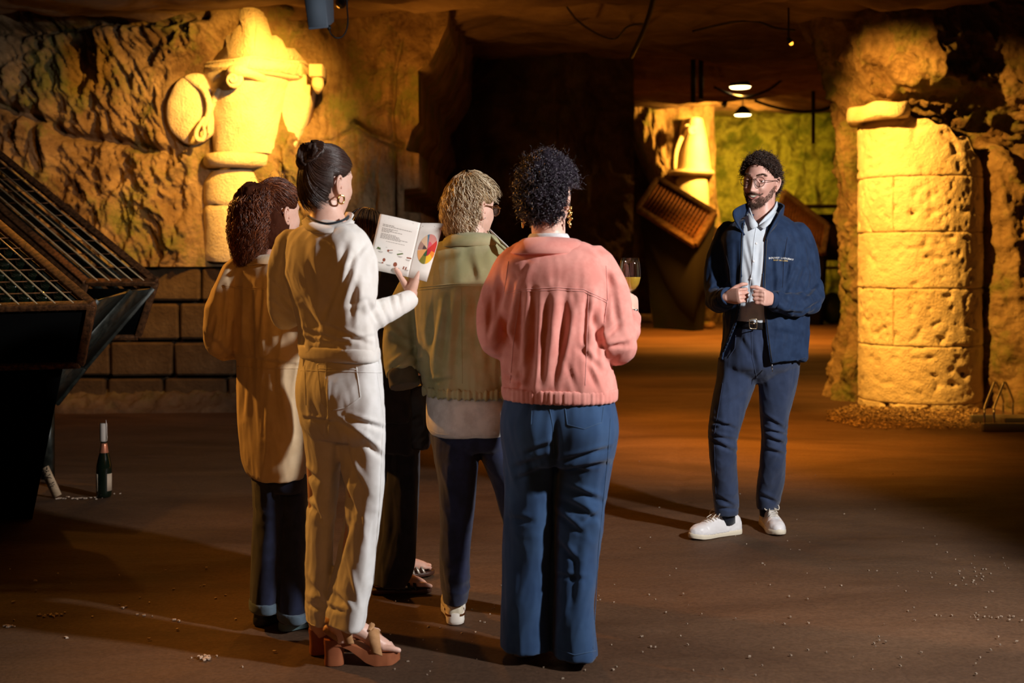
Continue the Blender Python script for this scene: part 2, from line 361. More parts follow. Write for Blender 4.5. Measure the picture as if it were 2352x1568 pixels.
# masonry under the rock: coursed blocks with recessed joints
MY = YL+.10
mas = empty('wall_masonry', (-3.4, MY, 0), 'low wall of coursed stone blocks in shadow under the rock', kind='structure')
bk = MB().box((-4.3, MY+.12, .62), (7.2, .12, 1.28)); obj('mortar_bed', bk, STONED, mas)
blkmesh = []
def block_mesh(w_, h_, dp, seed, m, bev=.018, amp=.006):
    bm = bmesh.new(); bmesh.ops.create_cube(bm, size=1)
    for v in bm.verts: v.co = Vector((v.co.x*w_, v.co.y*dp, v.co.z*h_))
    bmesh.ops.bevel(bm, geom=bm.edges[:], offset=bev, segments=1, affect='EDGES')
    for v in bm.verts: v.co += Vector([noise.noise(v.co*6+Vector((seed, k*7, 0)))*amp*2 for k in range(3)])
    me = bpy.data.meshes.new('block'); bm.to_mesh(me); bm.free(); me.materials.append(m); return me
rows = [(1.245, .30), (.935, .33), (.595, .31), (.275, .30)]
for ri, (zt, h) in enumerate(rows):
    x = -7.6+.13*ri
    while x < -.95:
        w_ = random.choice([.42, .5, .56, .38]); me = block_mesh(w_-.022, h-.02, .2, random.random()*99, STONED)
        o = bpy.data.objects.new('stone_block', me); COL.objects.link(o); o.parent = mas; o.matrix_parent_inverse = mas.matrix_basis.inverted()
        o.location = (x+w_/2, MY+random.uniform(-.02, .02), zt-h/2); x += w_
# rubble ledge at the foot of the masonry
xs = np.linspace(-8, -.8, 300); ts = np.linspace(0, 1, 26); A = np.zeros((300, 26, 3))
for j, t in enumerate(ts):
    A[:, j, 0] = xs; A[:, j, 1] = MY-.34+.5*t; A[:, j, 2] = .15*math.sin(min(1, t*1.6)*math.pi/2)-.02*(t == 0)
d = (fbm(A.reshape(-1, 3)*5, 4, True)*.035).reshape(300, 26)-.03
A[..., 2] += d*np.minimum(1, ts*5)[None]; A[..., 1] -= d*.8
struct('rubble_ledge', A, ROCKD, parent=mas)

# dark rock at the back of the opening and the pier that carries the second capital
def wallgrid(x0, x1, yf, z0, z1, nx, nz, amp, fr, low, seed, stretch=(1, 1, 1)):
    X, Z = np.meshgrid(np.linspace(x0, x1, nx), np.linspace(z0, z1, nz), indexing='ij'); A = np.stack([X, yf(X, Z), Z], -1)
    A[..., 1] -= ridge_disp(A, amp, fr, low, .8, seed, stretch); return A
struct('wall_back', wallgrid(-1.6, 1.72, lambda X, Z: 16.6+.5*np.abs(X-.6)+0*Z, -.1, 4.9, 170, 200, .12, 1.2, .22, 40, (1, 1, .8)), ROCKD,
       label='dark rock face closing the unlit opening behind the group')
# pier: jagged left outline
YP = 26.0; vv = np.linspace(120, 745, 200); zz = CZ-(vv-V0)*YP/F
el = interp(vv, [(120, 1380), (200, 1400), (260, 1440), (330, 1470), (420, 1510), (520, 1560), (620, 1565), (745, 1540)])
er = interp(vv, [(120, 1680), (210, 1668), (230, 1650), (420, 1655), (520, 1665), (745, 1670)])
th = np.linspace(math.pi*.98, math.pi*2.02, 240); A = np.zeros((240, 200, 3))
for j in range(200):
    cx = ((el[j]+er[j])/2-U0)*YP/F; hw = (er[j]-el[j])/2*YP/F
    c, s_ = np.cos(th), np.sin(th); k = 2/3.2
    A[:, j, 0] = cx+hw*np.sign(c)*np.abs(c)**k; A[:, j, 1] = YP+1.15+1.3*np.sign(s_)*np.abs(s_)**k; A[:, j, 2] = zz[j]
n = -grid_normals(A); n = np.where((n[..., 1:2] > 0) & (np.abs(n[..., 0:1]) < .3), -n, n)
d = ridge_disp(A, .16, 1.5, .25, .6, 77, (1.2, 1, .7))
cpm = np.exp(-((((U0+A[..., 0]*F/YP)-1592)/48)**4+((np.tile(vv, (240, 1))-330)/90)**4)); A[..., 1] -= d*(1-.8*cpm)
struct('wall_pier', A, ROCK, label='rough rock pier glowing yellow around the distant carved capital')
# dark rock joining the opening and the pier
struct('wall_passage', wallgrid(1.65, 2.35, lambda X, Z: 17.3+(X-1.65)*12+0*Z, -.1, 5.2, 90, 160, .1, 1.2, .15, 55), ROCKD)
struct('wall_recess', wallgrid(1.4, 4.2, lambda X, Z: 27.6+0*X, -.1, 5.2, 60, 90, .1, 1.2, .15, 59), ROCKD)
struct('wall_hall', wallgrid(2.2, 11.5, lambda X, Z: 30.2-.25*np.sin(X)+0*Z, -.1, 5.6, 260, 170, .18, 1.1, .4, 90, (1, 1, .8)), ROCKG,
       label='mossy green-lit rock wall at the far end of the hall')

# massive rock pier on the right with the overhanging belly
YR = 11.05; nv = 300; nth = 420
vv = np.linspace(-90, 962, nv); zz = CZ-(vv-V0)*YR/F
sil = interp(vv, [(-90, 1800), (0, 1838), (60, 1862), (120, 1880), (220, 1907), (300, 1921), (400, 1926), (500, 1936), (600, 1944), (700, 1950), (800, 1944), (880, 1932), (962, 1918)])
th = np.linspace(math.pi*.72, math.pi*1.86, nth); A = np.zeros((nth, nv, 3)); k = 2/3.4
c, s_ = np.cos(th), np.sin(th); cc = np.sign(c)*np.abs(c)**k; ss = np.sign(s_)*np.abs(s_)**k
for j in range(nv):
    xl = (sil[j]-U0)*11.75/F; hw = 2.1
    A[:, j, 0] = xl+hw+hw*cc; A[:, j, 1] = YR+.60+np.where(ss < 0, .60, .7)*ss; A[:, j, 2] = zz[j]
UU = U0+A[..., 0]*F/A[..., 1]; VV = V0-(A[..., 2]-CZ)*F/A[..., 1]
Xa, Za = A[..., 0], A[..., 2]
front = sst(0, -.6, ss)[:, None]
# belly: lower edge runs from (2050,240) rightwards, protruding above it
edge = np.interp(Xa, [2.6, 3.05, 3.35, 3.7, 4.1, 4.6, 6], [3.2, 2.9, 2.66, 2.58, 2.5, 2.4, 2.3])
belly = sst(-.02, .30, Za-edge)*front
A[..., 1] -= belly*(.34+.62*np.exp(-((Xa-3.5)/.55)**2)+.35*sst(3.6, 4.6, Xa))
# hollow where the column stands, and the buttress right of it
A[..., 1] += .18*np.exp(-((Xa-3.72)/.5)**4)*sst(2.75, 2.4, Za)*front
A[..., 1] -= .38*sst(4.08, 4.3, Xa)*sst(2.2, 1.9, Za+.25*np.sin(Xa*7))*front
A[..., 1] -= .22*sst(4.05, 4.4, Xa)*sst(.9, .1, Za)*front
A[..., 0] -= .08*sst(.9, 0, Za)*sst(-.7, -1, c)[:, None]
n = grid_normals(A); sgn = np.where((n[..., 1] > 0), -1, 1)[..., None]; n = n*sgn
d = ridge_disp(A, .06, 3.2, .10, 1.3, 200, (1, 1, .75))+ridge_disp(A, .015, 9, .0, 1, 230)
A += n*d[..., None]
struct('wall_right', A, ROCK, label='massive rough rock pier with a bulging overhang beside the round column')

# ------------------------------------------------------------ round column of drums with a broken slab capital
cc0 = Vector((3.72, 11.12, 0)); cr = .545
col = empty('round_column', (cc0.x, cc0.y, 0), 'tall round column of dressed stone drums set into the right-hand rock pier', 'column')
def zr(v, Y=10.6): return CZ-(v-V0)*Y/F
joints = [968, 930, 797, 663, 532, 403, 262]
splits = [[.28], [], [.28], [.80], [.28], [.83]]
def drum(z0, z1, a0, a1, r, seed, top=None):
    na, nz = 90, 34; A = np.zeros((na, nz, 3)); g = .002
    aa = np.linspace(a0+g/r, a1-g/r, na); zs = np.linspace(z0+g, z1-g, nz)
    for j, z in enumerate(zs):
        A[:, j, 0] = cc0.x+r*np.cos(aa); A[:, j, 1] = cc0.y+r*np.sin(aa); A[:, j, 2] = z
    q = A.reshape(-1, 3)
    d = (fbm(q*5+seed, 3)*.008-np.maximum(0, pn(q*11+seed)-.25)*.06-np.maximum(0, pn(q*21+seed)-.25)*.04+fbm(q*np.array([30, 30, 7.])+seed, 2)*.004*sst(3.6, 4.0, q[:, 0])).reshape(na, nz)
    e = np.minimum(np.minimum(np.arange(nz), nz-1-np.arange(nz))[None], np.minimum(np.arange(na), na-1-np.arange(na))[:, None])
    d = d-np.where(e == 0, .006, 0); rr = r+d
    A[..., 0] = cc0.x+rr*np.cos(aa)[:, None]; A[..., 1] = cc0.y+rr*np.sin(aa)[:, None]
    if top is not None: A[..., 2] = np.minimum(A[..., 2], top(A[..., 0])) 
    inner = A.copy(); inner[..., 0] = cc0.x+(r-.09)*np.cos(aa)[:, None]; inner[..., 1] = cc0.y+(r-.09)*np.sin(aa)[:, None]
    full = np.concatenate([inner[:, :1], A, inner[:, -1:]], 1)
    e0 = full[:1].copy(); e0[..., 0] = inner[0, 0, 0]; e0[..., 1] = inner[0, 0, 1]
    e1 = full[-1:].copy(); e1[..., 0] = inner[-1, 0, 0]; e1[..., 1] = inner[-1, 0, 1]
    return grid_mesh(np.concatenate([e0, full, e1], 0))
core = MB().lathe((cc0.x, cc0.y, 0), [(cr-.03, 0), (cr-.03, 2.03)], 48); obj('mortar_core', core, STONED, col)
for i in range(6):
    z0, z1 = zr(joints[i]), zr(joints[i+1]); z0 = max(z0, -.03)
    bs = [0]+splits[i]+[1]; A0, A1 = math.pi*.93, math.pi*2.12
    for a, b_ in zip(bs[:-1], bs[1:]):
        me = drum(z0, z1, A0+(A1-A0)*a, A0+(A1-A0)*b_, cr+.001*i-.0035*i*0, i*31+a*9, (lambda x: np.interp(x, [3.1, 3.2, 3.42, 3.6, 3.72, 3.85, 3.98, 4.1, 4.2, 4.3], [2.50, 2.55, 2.62, 2.52, 2.50, 2.40, 2.36, 2.20, 2.10, 2.02])+.02*np.sin(x*37)) if i == 5 else None)
        mesh_obj('drum_stone', me, STONE, col)
# broken slab on top left of the column
sl = MB(); R = []
for t in np.linspace(0, 1, 9):
    z = 2.55+.13*t; sc = 1-.05*abs(2*t-1)**3
    R.append([(cc0.x-.42+sc*.25*math.cos(a)*(1+.08*math.sin(3*a)), cc0.y-.18+sc*.46*math.sin(a), z+.012*math.sin(5*a)) for a in np.linspace(0, 2*math.pi, 40, endpoint=False)])
sl.rings(R); obj('capital_slab', sl, STONE, col)
core2 = MB().lathe((cc0.x-.28, cc0.y-.05, 0), [(.24, 2.0), (.23, 2.55)], 24); obj('broken_core', core2, STONE, col)

# gravel heap at its foot
gv = []; MBg = MB()
rs = np.random.default_rng(3)
for i in range(2300):
    u = rs.uniform(1900, 2248); t = rs.random(); vlo = np.interp(u, [1900, 1960, 2010, 2330], [950, 935, 940, 940]); vhi = np.interp(u, [1900, 1990, 2080, 2330], [965, 985, 985, 985])
    v = vlo+(vhi-vlo)*t**1.3; x, y = gp(u, v); r = rs.uniform(.004, .014)*(1.8 if rs.random() < .1 else 1)
    b0 = [Vector((x+r*a*rs.uniform(.6, 1.2), y+r*b_*rs.uniform(.6, 1.2), r*.4+.002+r*c_*.5*rs.uniform(.4, 1.1)+r*.3*(a+b_)*rs.uniform(-1, 1)+.03*(1-t)*rs.random())) for a, b_, c_ in ((1, 0, 0), (0, 1, 0), (-1, 0, 0), (0, -1, 0), (0, 0, 1), (0, 0, -1))]
    MBg.add(b0, [(0, 1, 4), (1, 2, 4), (2, 3, 4), (3, 0, 4), (1, 0, 5), (2, 1, 5), (3, 2, 5), (0, 3, 5)])
GRAV = mat('gravel', (.12, .07, .035), .95, col2=(.42, .28, .14), nscale=30)
setp(obj('gravel', MBg, GRAV, smooth=False, fixn=False), 'loose gravel and stone chips heaped around the foot of the round column', 'gravel', kind='stuff')

# ------------------------------------------------------------ big carved capital in the left wall
YC = 10.42
def C(u, v, dy=0): return P(u, v, YC)+Vector((0, dy, 0))
kc = YC/F
cap1 = empty('carved_capital', C(540, 940), 'large unfinished capital with a corner volute carved from the left rock wall', 'capital')
cap1.location.z = 0
def curvy(mb, seed=0, amp=.012, fr=4):
    vs = np.array(mb.v); d = np.stack([fbm(vs*fr+seed+k*13, 3) for k in range(3)], 1)*amp; mb.v = [tuple(x) for x in vs+d]; return mb
# shaft drums
for i, (va, vb) in enumerate([(386, 468), (469, 600)]):
    R = []
    for t in np.linspace(0, 1, 14):
        v = vb+(va-vb)*t; ins = .012 if t in (0, 1) else 0
        R.append([C(535, v)+Vector((kc*(88-(18*sst(.6, 1, t) if i == 0 else 0))*math.cos(a)*(1-ins*3), .20+(.34-ins)*math.sin(a), 0)) for a in np.linspace(math.pi, 2*math.pi, 40)])
    m_ = MB().rings(R, closed=False); obj('shaft_stone', curvy(m_, i, .008), STONE, cap1)
# dressed ground of the relief behind leaf and bell
outl = [(398, 180), (425, 150), (560, 140), (700, 160), (706, 230), (684, 300), (640, 352), (452, 352), (438, 325), (395, 292), (376, 240)]
m_ = MB(); cx_, cy_ = 545, 245; Rr = []
for s_, dy_ in ((1.03, .26), (1.0, .08), (.97, .05), (.7, .04), (.35, .04), (.05, .04)):
    pp, _ = crm([Vector((cx_+(a-cx_)*s_, cy_+(b_-cy_)*s_, 0)) for a, b_ in outl+outl[:1]], [1]*(len(outl)+1), 4); Rr.append([C(q.x, q.y, dy_) for q in pp[:-1]])
m_.rings(Rr); obj('relief_ground', curvy(m_, 21, .02), STONE, cap1)
# bell: rings from necking up to the abacus, squarish at top
def bell_ring(v):
    t = (380-v)/(380-165.)
    hw = np.interp(v, [165, 190, 250, 310, 345, 380], [118, 105, 92, 84, 80, 78])*kc; dp = np.interp(v, [165, 190, 250, 310, 345, 380], [.52, .50, .44, .40, .38, .40])
    ex = 2/np.interp(v, [165, 260, 380], [1.6, 2.1, 2.6])
    return [C(556, v)+Vector((hw*np.sign(math.cos(a))*abs(math.cos(a))**ex, .22-dp*abs(math.sin(a))**ex, 0)) for a in np.linspace(0, math.pi, 60)]
m_ = MB().rings([bell_ring(v) for v in np.linspace(346, 160, 36)], closed=False); obj('bell', curvy(m_, 5, .01), STONE, cap1)
# necking band
R = []
for v, e_ in [(345, -.02), (347, .015), (352, .035), (362, .04), (372, .035), (379, .01), (382, -.10)]:
    R.append([C(540, v)+Vector(((80*kc+e_)*math.cos(a), .20-(.40+e_)*math.sin(a), 0)) for a in np.linspace(0, math.pi, 48)])
obj('necking', MB().rings(R, closed=False), STONE, cap1)
# abacus: two faces meeting at a corner towards us
def prism(poly, z0, z1, dy=0):
    n = len(poly); vs = [(x, y, z0) for x, y in poly]+[(x, y, z1) for x, y in poly]
    return MB().add(vs, [tuple(range(n)), tuple(range(n, 2*n))]+[(i, (i+1) % n, (i+1) % n+n, i+n) for i in range(n)])
def X_(u): return (u-U0)*kc
def pr(name, us, v0, v1, seed=0, amp=.01, zt=None):
    poly = [(X_(u), YC+dy) for u, dy in us]; mb = prism(poly, zr(v1, YC), zr(v0, YC))
    bm = bmesh.new(); me = to_mesh(mb); bm.from_mesh(me); bmesh.ops.recalc_face_normals(bm, faces=bm.faces)
    bmesh.ops.bevel(bm, geom=bm.edges[:], offset=.012, segments=2, affect='EDGES')
    bmesh.ops.triangulate(bm, faces=bm.faces); bmesh.ops.subdivide_edges(bm, edges=bm.edges, cuts=2)
    for v in bm.verts:
        v.co += Vector([noise.noise(v.co*5+Vector((seed, k*9, 0)))*amp*2 for k in range(3)])
        if zt: v.co = zt(v.co)
    bm.to_mesh(me); bm.free(); return mesh_obj(name, me, STONE, cap1)
pr('abacus', [(410, .42), (418, .12), (590, -.40), (690, -.05), (700, .42)], 132, 166, 3)
def taper(co):
    t = (co.z-zr(130, YC))/(zr(18, YC)-zr(130, YC)); xl = X_(np.interp(t, [0, .35, .7, 1], [455, 470, 510, 545])); xr = X_(np.interp(t, [0, .5, 1], [700, 650, 610]))
    return Vector((min(max(co.x, xl), xr), co.y, co.z))
pr('pilaster_block', [(440, .42), (448, .08), (566, -.22), (592, -.24), (700, .1), (705, .42)], 15, 130, 8, .012, taper)
# corner volute: spiral scroll and the rib leading up to it
def spiral(c, r0, turns, dy, sgn=1, n=40, a0=0):
    return [C(c[0], c[1])+Vector((sgn*kc*r0*(1-.78*t)*math.cos(a0+t*turns*2*math.pi), dy-.05*t, kc*r0*(1-.78*t)*math.sin(a0+t*turns*2*math.pi))) for t in np.linspace(0, 1, n)]
vol = MB().tube(spiral((553, 187), 17, 1.7, -.36, -1, 44, math.pi*.5), [.028-.014*t for t in np.linspace(0, 1, 44)], 10, round_end=True)
vol.ell(C(553, 188, -.33), (.055, .08, .06)); vol.tube([C(532, 172, -.20), C(548, 166, -.34), C(575, 166, -.36), C(600, 172, -.22), C(616, 190, -.05)], [.03, .05, .055, .05, .03], 12, sub=5, round_end=True)
obj('volute', vol, STONE, cap1)
rib = MB().tube([C(541, 172, -.25), C(520, 190, -.20), C(500, 215, -.16), C(487, 240, -.13), C(481, 270, -.12), C(480, 300, -.12)], [.03, .032, .03, .026, .022, .018], 10, sub=6, round_end=True)
rib.tube([C(600, 180, -.18), C(616, 210, -.04), C(622, 240, .02), C(622, 270, 0), C(628, 300, -.02)], [.03, .028, .022, .018, .012], 10, sub=6, round_end=True)
obj('leaf_rib', rib, STONE, cap1)
# rounded leaf block left of the bell with its curled lip
lf = MB(); R = []
for s_ in np.linspace(0, 1, 14):
    k_ = math.sqrt(max(0, 1-(s_*.985)**2.4)); R.append([C(440, 243)+Vector((kc*66*k_*math.cos(a)*(1+.06*math.sin(2*a)), -.02-.10*s_, kc*84*k_*math.sin(a))) for a in np.linspace(0, 2*math.pi, 48, endpoint=False)])
lf.rings(R); obj('leaf_block', curvy(lf, 9, .014), STONE, cap1)
lp = MB().tube([C(424, 170, -.06), C(444, 182, -.10), C(468, 200, -.13), C(480, 222, -.15), C(483, 245, -.15), C(478, 268, -.15), C(470, 285, -.15)], [.022, .03, .032, .03, .03, .028, .022], 12, sub=6, round_end=True)
lp.tube([C(472, 268, -.17), C(460, 288, -.18), C(454, 303, -.18), C(457, 316, -.18), C(468, 318, -.18), C(474, 306, -.18), C(472, 290, -.17)], [.014, .018, .02, .022, .022, .018, .012], 10, sub=5, round_end=True)
obj('curled_lip', lp, STONE, cap1)
cap1.location.y += .28; cap1.location.x -= .04
# small unfinished console stones to its right
sc_ = empty('stone_console', P(725, 200, 10.62), 'small block carved on the rock right of the big capital', 'carving')
sc_.location.z = 0
m_ = MB().box(P(730, 166, 10.66), (.12, .26, .11)); obj('console_block', m_, STONE, sc_, bevel=.012)
m_ = MB().tube([P(729, 182, 10.62), P(730, 195, 10.58), P(731, 208, 10.62)], [.05, .055, .03], 10, sub=3, round_end=True); obj('console_drop', m_, STONE, sc_)

# ------------------------------------------------------------ distant capital on the pier
YD = 25.75; kd = YD/F
cap2 = empty('carved_capital', P(1592, 735, YD), 'distant bell capital with a small volute, blazing yellow on the far pier', 'capital')
cap2.location.z = 0
m_ = MB(); R = []
for v in np.linspace(392, 275, 24):
    hw = np.interp(v, [275, 300, 340, 392], [24, 30, 37, 44])*kd; R.append([P(1592, v, YD)+Vector((hw*math.cos(a), .25-(.55+hw*.5)*math.sin(a), 0)) for a in np.linspace(0, math.pi, 40)])
m_.rings(R, closed=False); obj('bell', m_, STONE, cap2)
R = [[P(1590, v, YD)+Vector(((47*kd+e_)*math.cos(a), .25-(.72+e_)*math.sin(a), 0)) for a in np.linspace(0, math.pi, 40)] for v, e_ in [(390, -.05), (392, .04), (396, .07), (401, .05), (404, -.15)]]
obj('necking', MB().rings(R, closed=False), STONE, cap2)
R = [[P(1590, v, YD)+Vector((hw*kd*math.cos(a), .30-.6*math.sin(a), 0)) for a in np.linspace(0, math.pi, 40)] for v, hw in [(405, 30), (412, 38), (440, 42), (480, 44), (560, 46)]]
obj('shaft_stone', curvy(MB().rings(R, closed=False), 2, .03, 2), STONE, cap2)
m_ = MB().tube([P(1592, 300, YD-.62)+Vector((kd*9*(1-.7*t)*math.cos(t*9+1), 0, kd*9*(1-.7*t)*math.sin(t*9+1))) for t in np.linspace(0, 1, 24)], .045, 8, round_end=True)
m_.tube([P(1578, 290, YD-.45), P(1563, 320, YD-.4), P(1553, 350, YD-.35), P(1550, 385, YD-.3)], [.05, .05, .045, .04], 8, sub=4, round_end=True)
obj('volute', m_, STONE, cap2)
# ------------------------------------------------------------ cloth, body and hair tools
def get_co(me):
    a = np.empty(len(me.vertices)*3); me.vertices.foreach_get('co', a); return a.reshape(-1, 3)
def get_no(me):
    a = np.empty(len(me.vertices)*3); me.vertex_normals.foreach_get('vector', a); return a.reshape(-1, 3)
def set_co(me, a): me.vertices.foreach_set('co', a.ravel()); me.update()
def remesh(mb, vox=.007, smooth=3, fac=.5):
    me = to_mesh(mb); bm = bmesh.new(); bm.from_mesh(me); bmesh.ops.recalc_face_normals(bm, faces=bm.faces); bm.to_mesh(me); bm.free()
    o = bpy.data.objects.new('tmp', me); COL.objects.link(o)
    r = o.modifiers.new('r', 'REMESH'); r.mode = 'VOXEL'; r.voxel_size = vox
    if smooth: s = o.modifiers.new('s', 'SMOOTH'); s.factor = fac; s.iterations = smooth
    dg = bpy.context.evaluated_depsgraph_get(); out = bpy.data.meshes.new_from_object(o.evaluated_get(dg))
    bpy.data.objects.remove(o); bpy.data.meshes.remove(me); return out
SK = 0
def R(v, uL, uR, Y, t, n=2.3, sk=0, k=44, dv=0):
    c = P((uL+uR)/2, v, Y); hw = (uR-uL)/2*Y/F; ex = 2/n; out = []
    for j in range(k):
        a = 2*math.pi*j/k; x = math.copysign(abs(math.cos(a))**ex, math.cos(a)); y = math.copysign(abs(math.sin(a))**ex, math.sin(a))
        out.append(c+Vector((hw*x, t*y+SK*hw*x, dv*x*Y/F)))
    return out
def torso(mb, rows, n=2.3, sub=5):
    K = np.array([list(r)+[0]*(6-len(r)) for r in rows], float); t = np.arange(len(K)); tt = np.linspace(0, len(K)-1, (len(K)-1)*sub+1)
    # catmull-rom on every column
    def cr(col):
        out = []
        for x in tt:
            i = min(int(x), len(K)-2); f = x-i; p0, p1, p2, p3 = col[max(i-1, 0)], col[i], col[i+1], col[min(i+2, len(K)-1)]
            out.append(.5*(2*p1+(p2-p0)*f+(2*p0-5*p1+4*p2-p3)*f*f+(3*p1-p0-3*p2+p3)*f**3))
        return out
    cols = [cr(K[:, c]) for c in range(6)]
    mb.rings([R(*[cols[c][i] for c in range(5)], n=n, sk=cols[5][i]) for i in range(len(tt))]); return mb
def limb(mb, pts, rad, n=20, sub=6, flat=1, re=2):
    return mb.tube([P(*p) for p in pts], rad, n, sub=sub, flat=flat, round_end=re)
def folds(me, L, face=-1):
    co = get_co(me); no = get_no(me); u, v = proj(co); d = np.zeros(len(co))
    w_ = sst(.25, -.25, no[:, 1]*(-face)) if face else 1
    for f in L:
        u0, v0, u1, v1, wd, amp = f[:6]; ab = np.array([u1-u0, v1-v0], float); L2 = ab@ab
        t = ((u-u0)*ab[0]+(v-v0)*ab[1])/L2; tc = np.clip(t, 0, 1); du = u-u0-tc*ab[0]; dv = v-v0-tc*ab[1]
        s = (du*ab[1]-dv*ab[0])/math.sqrt(L2); dist = np.hypot(du, dv); tap = np.sin(np.clip(t, .04, .96)*math.pi)**.5
        d += amp*tap*(-np.exp(-(dist/wd)**2)+.55*np.exp(-((s-1.5*wd)/wd)**2)*np.exp(-((dist-np.abs(s))/wd)**2))
    set_co(me, co+no*(d*w_)[:, None]); return me
def bumps(me, L):
    co = get_co(me); no = get_no(me); u, v = proj(co); d = 0; w_ = sst(.3, -.3, no[:, 1])
    for (bu, bv, ru, rv, amp) in L: d = d+amp*np.exp(-((u-bu)/ru)**2-((v-bv)/rv)**2)
    set_co(me, co+no*(d*w_)[:, None]); return me
def cloth(me, amp=.006, fr=(7, 7, 2.2), seed=0, mask=None, oct=3, sharp=True):
    co = get_co(me); no = get_no(me); q = co*np.array(fr)+seed
    q = q+.35*np.stack([pn(co*3+seed+4), pn(co*3+seed+8), pn(co*3+seed+12)], 1)
    d = fbm(q, oct, True)-.9 if sharp else fbm(q, oct)
    if mask is not None: d = d*mask(*proj(co), co)
    set_co(me, co+no*(d*amp)[:, None]); return me
def comp(me, u, v, ru, rv, amp=.006, ang=0, freq=55, seed=0):
    "crease cluster: folds running at angle ang (deg) in the picture plane around a joint"
    co = get_co(me); no = get_no(me); U, V = proj(co); ca, sa = math.cos(math.radians(ang)), math.sin(math.radians(ang))
    s = (-(co[:, 0])*sa+(co[:, 2])*ca); t = co[:, 0]*ca+co[:, 2]*sa
    q = np.stack([s*freq*.32, t*5, co[:, 1]*5], 1)+seed; d = (1-2*np.abs(pn(q)))*.8+(1-2*np.abs(pn(q*1.9+5)))*.3-.55
    w_ = np.exp(-((U-u)/ru)**2-((V-v)/rv)**2); set_co(me, co+no*(d*w_*amp)[:, None]); return me
def drop(me, cond):
    bm = bmesh.new(); bm.from_mesh(me); bm.faces.ensure_lookup_table()
    c = np.array([f.calc_center_median()[:] for f in bm.faces]); n = np.array([f.normal[:] for f in bm.faces]); k = cond(c, n)
    bmesh.ops.delete(bm, geom=[f for f, q in zip(bm.faces, k) if q], context='FACES'); bm.to_mesh(me); bm.free(); return me
def part(name, me, m, parent, label=None, solid=0, solid_off=-1):
    o = mesh_obj(name, me, m, parent)
    if solid: s = o.modifiers.new('solid', 'SOLIDIFY'); s.thickness = solid; s.offset = solid_off
    if label: o['label'] = label
    return o
def bvh(me): return BVHTree.FromPolygons([v.co.copy() for v in me.vertices], [tuple(p.vertices) for p in me.polygons])
def hit(bt, u, v, back=False):
    o = Vector((0, 0, CZ)); d = (P(u, v, 1)-o).normalized()
    h = bt.ray_cast(o, d); return h
def seam(name, bt, pts, m, parent, r=.0012, lift=.0005, step=6, flat=.5, label=None, mb=None):
    "raised stitched seam laid on the cloth surface"
    mb_ = mb or MB(); Q = []
    for (a, b) in zip(pts[:-1], pts[1:]):
        n = max(1, int(math.hypot(b[0]-a[0], b[1]-a[1])/step))
        for i in range(n): Q.append((a[0]+(b[0]-a[0])*i/n, a[1]+(b[1]-a[1])*i/n))
    Q.append(pts[-1]); X = []
    for q in Q:
        h = hit(bt, *q)
        if h[0] is not None: X.append(h[0]+h[1]*lift)
    if len(X) > 2: mb_.tube(X, r, 5)
    if mb is None and mb_.v:
        o = obj(name, mb_, m, parent)
        if label: o['label'] = label
        return o
def join(mlist):
    mb = MB()
    for me in mlist:
        if isinstance(me, MB): mb.add(me.v, me.f); continue
        mb.add([v.co[:] for v in me.vertices], [tuple(p.vertices) for p in me.polygons])
    return to_mesh(mb)
# ---- head
def head_fn(px, py, pz, male=False):
    s = np.maximum(0, -pz); k = 2.0+.9*s*(py > 0); f = (1-np.abs(pz)**k)**(1/k)/np.maximum(1e-6, np.sqrt(np.maximum(1e-9, 1-pz**2)))
    x = .074*px*f; y = .094*py*f; z = .118*pz
    x = x*(1-.26*s**1.4); fr = sst(-.1, .5, py)
    y = y*(1-.42*s*sst(.2, -.6, py)); z = z+.045*s*s*sst(.1, -.7, py)
    y = y+.012*s*fr
    g = lambda cx, cz, sx, sz: np.exp(-((np.abs(x)-cx)/sx)**2-((z-cz)/sz)**2)
    flat = sst(.055, .09, y)*sst(.06, -.02, z); y = y-.004*flat
    pr = np.interp(z, [-.052, -.046, -.040, -.02, .01, .03], [0, .75, 1, .62, .22, 0]); sx = np.interp(z, [-.045, -.035, 0, .02], [.0165, .014, .0085, .011])
    d = .024*np.exp(-(x/sx)**2)*pr+.006*g(.0155, -.040, .007, .008)
    d += .005*g(.030, .030, .024, .008)-.012*g(.031, .008, .017, .012)+.004*g(.031, .004, .012, .008)
    d += .007*g(.043, -.026, .020, .020)+.005*g(0, -.068, .024, .010)-.004*g(0, -.080, .018, .006)+.010*g(0, -.102, .022, .016)
    if male: d += .003*g(.045, -.085, .02, .02)+.006*g(.042, -.030, .015, .014)-.003*np.exp(-((np.abs(x)-.024-.25*np.abs(z+.046))/.004)**2)*np.exp(-((z+.050)/.014)**2)+.004*np.exp(-(x/.010)**2-((z+.037)/.007)**2)
    return x, y+d*fr, z
def head_mesh(male=False, n=120, m=110, sc=1):
    th = np.linspace(-math.pi/2+.02, math.pi/2-.02, m); ph = np.linspace(0, 2*math.pi, n, endpoint=False); T, H = np.meshgrid(th, ph, indexing='ij')
    x, y, z = head_fn(np.cos(T)*np.cos(H), np.cos(T)*np.sin(H), np.sin(T), male)
    A = np.stack([x, y, z], -1)*sc; me = MB(); me.rings([[tuple(p) for p in row] for row in A]); return me
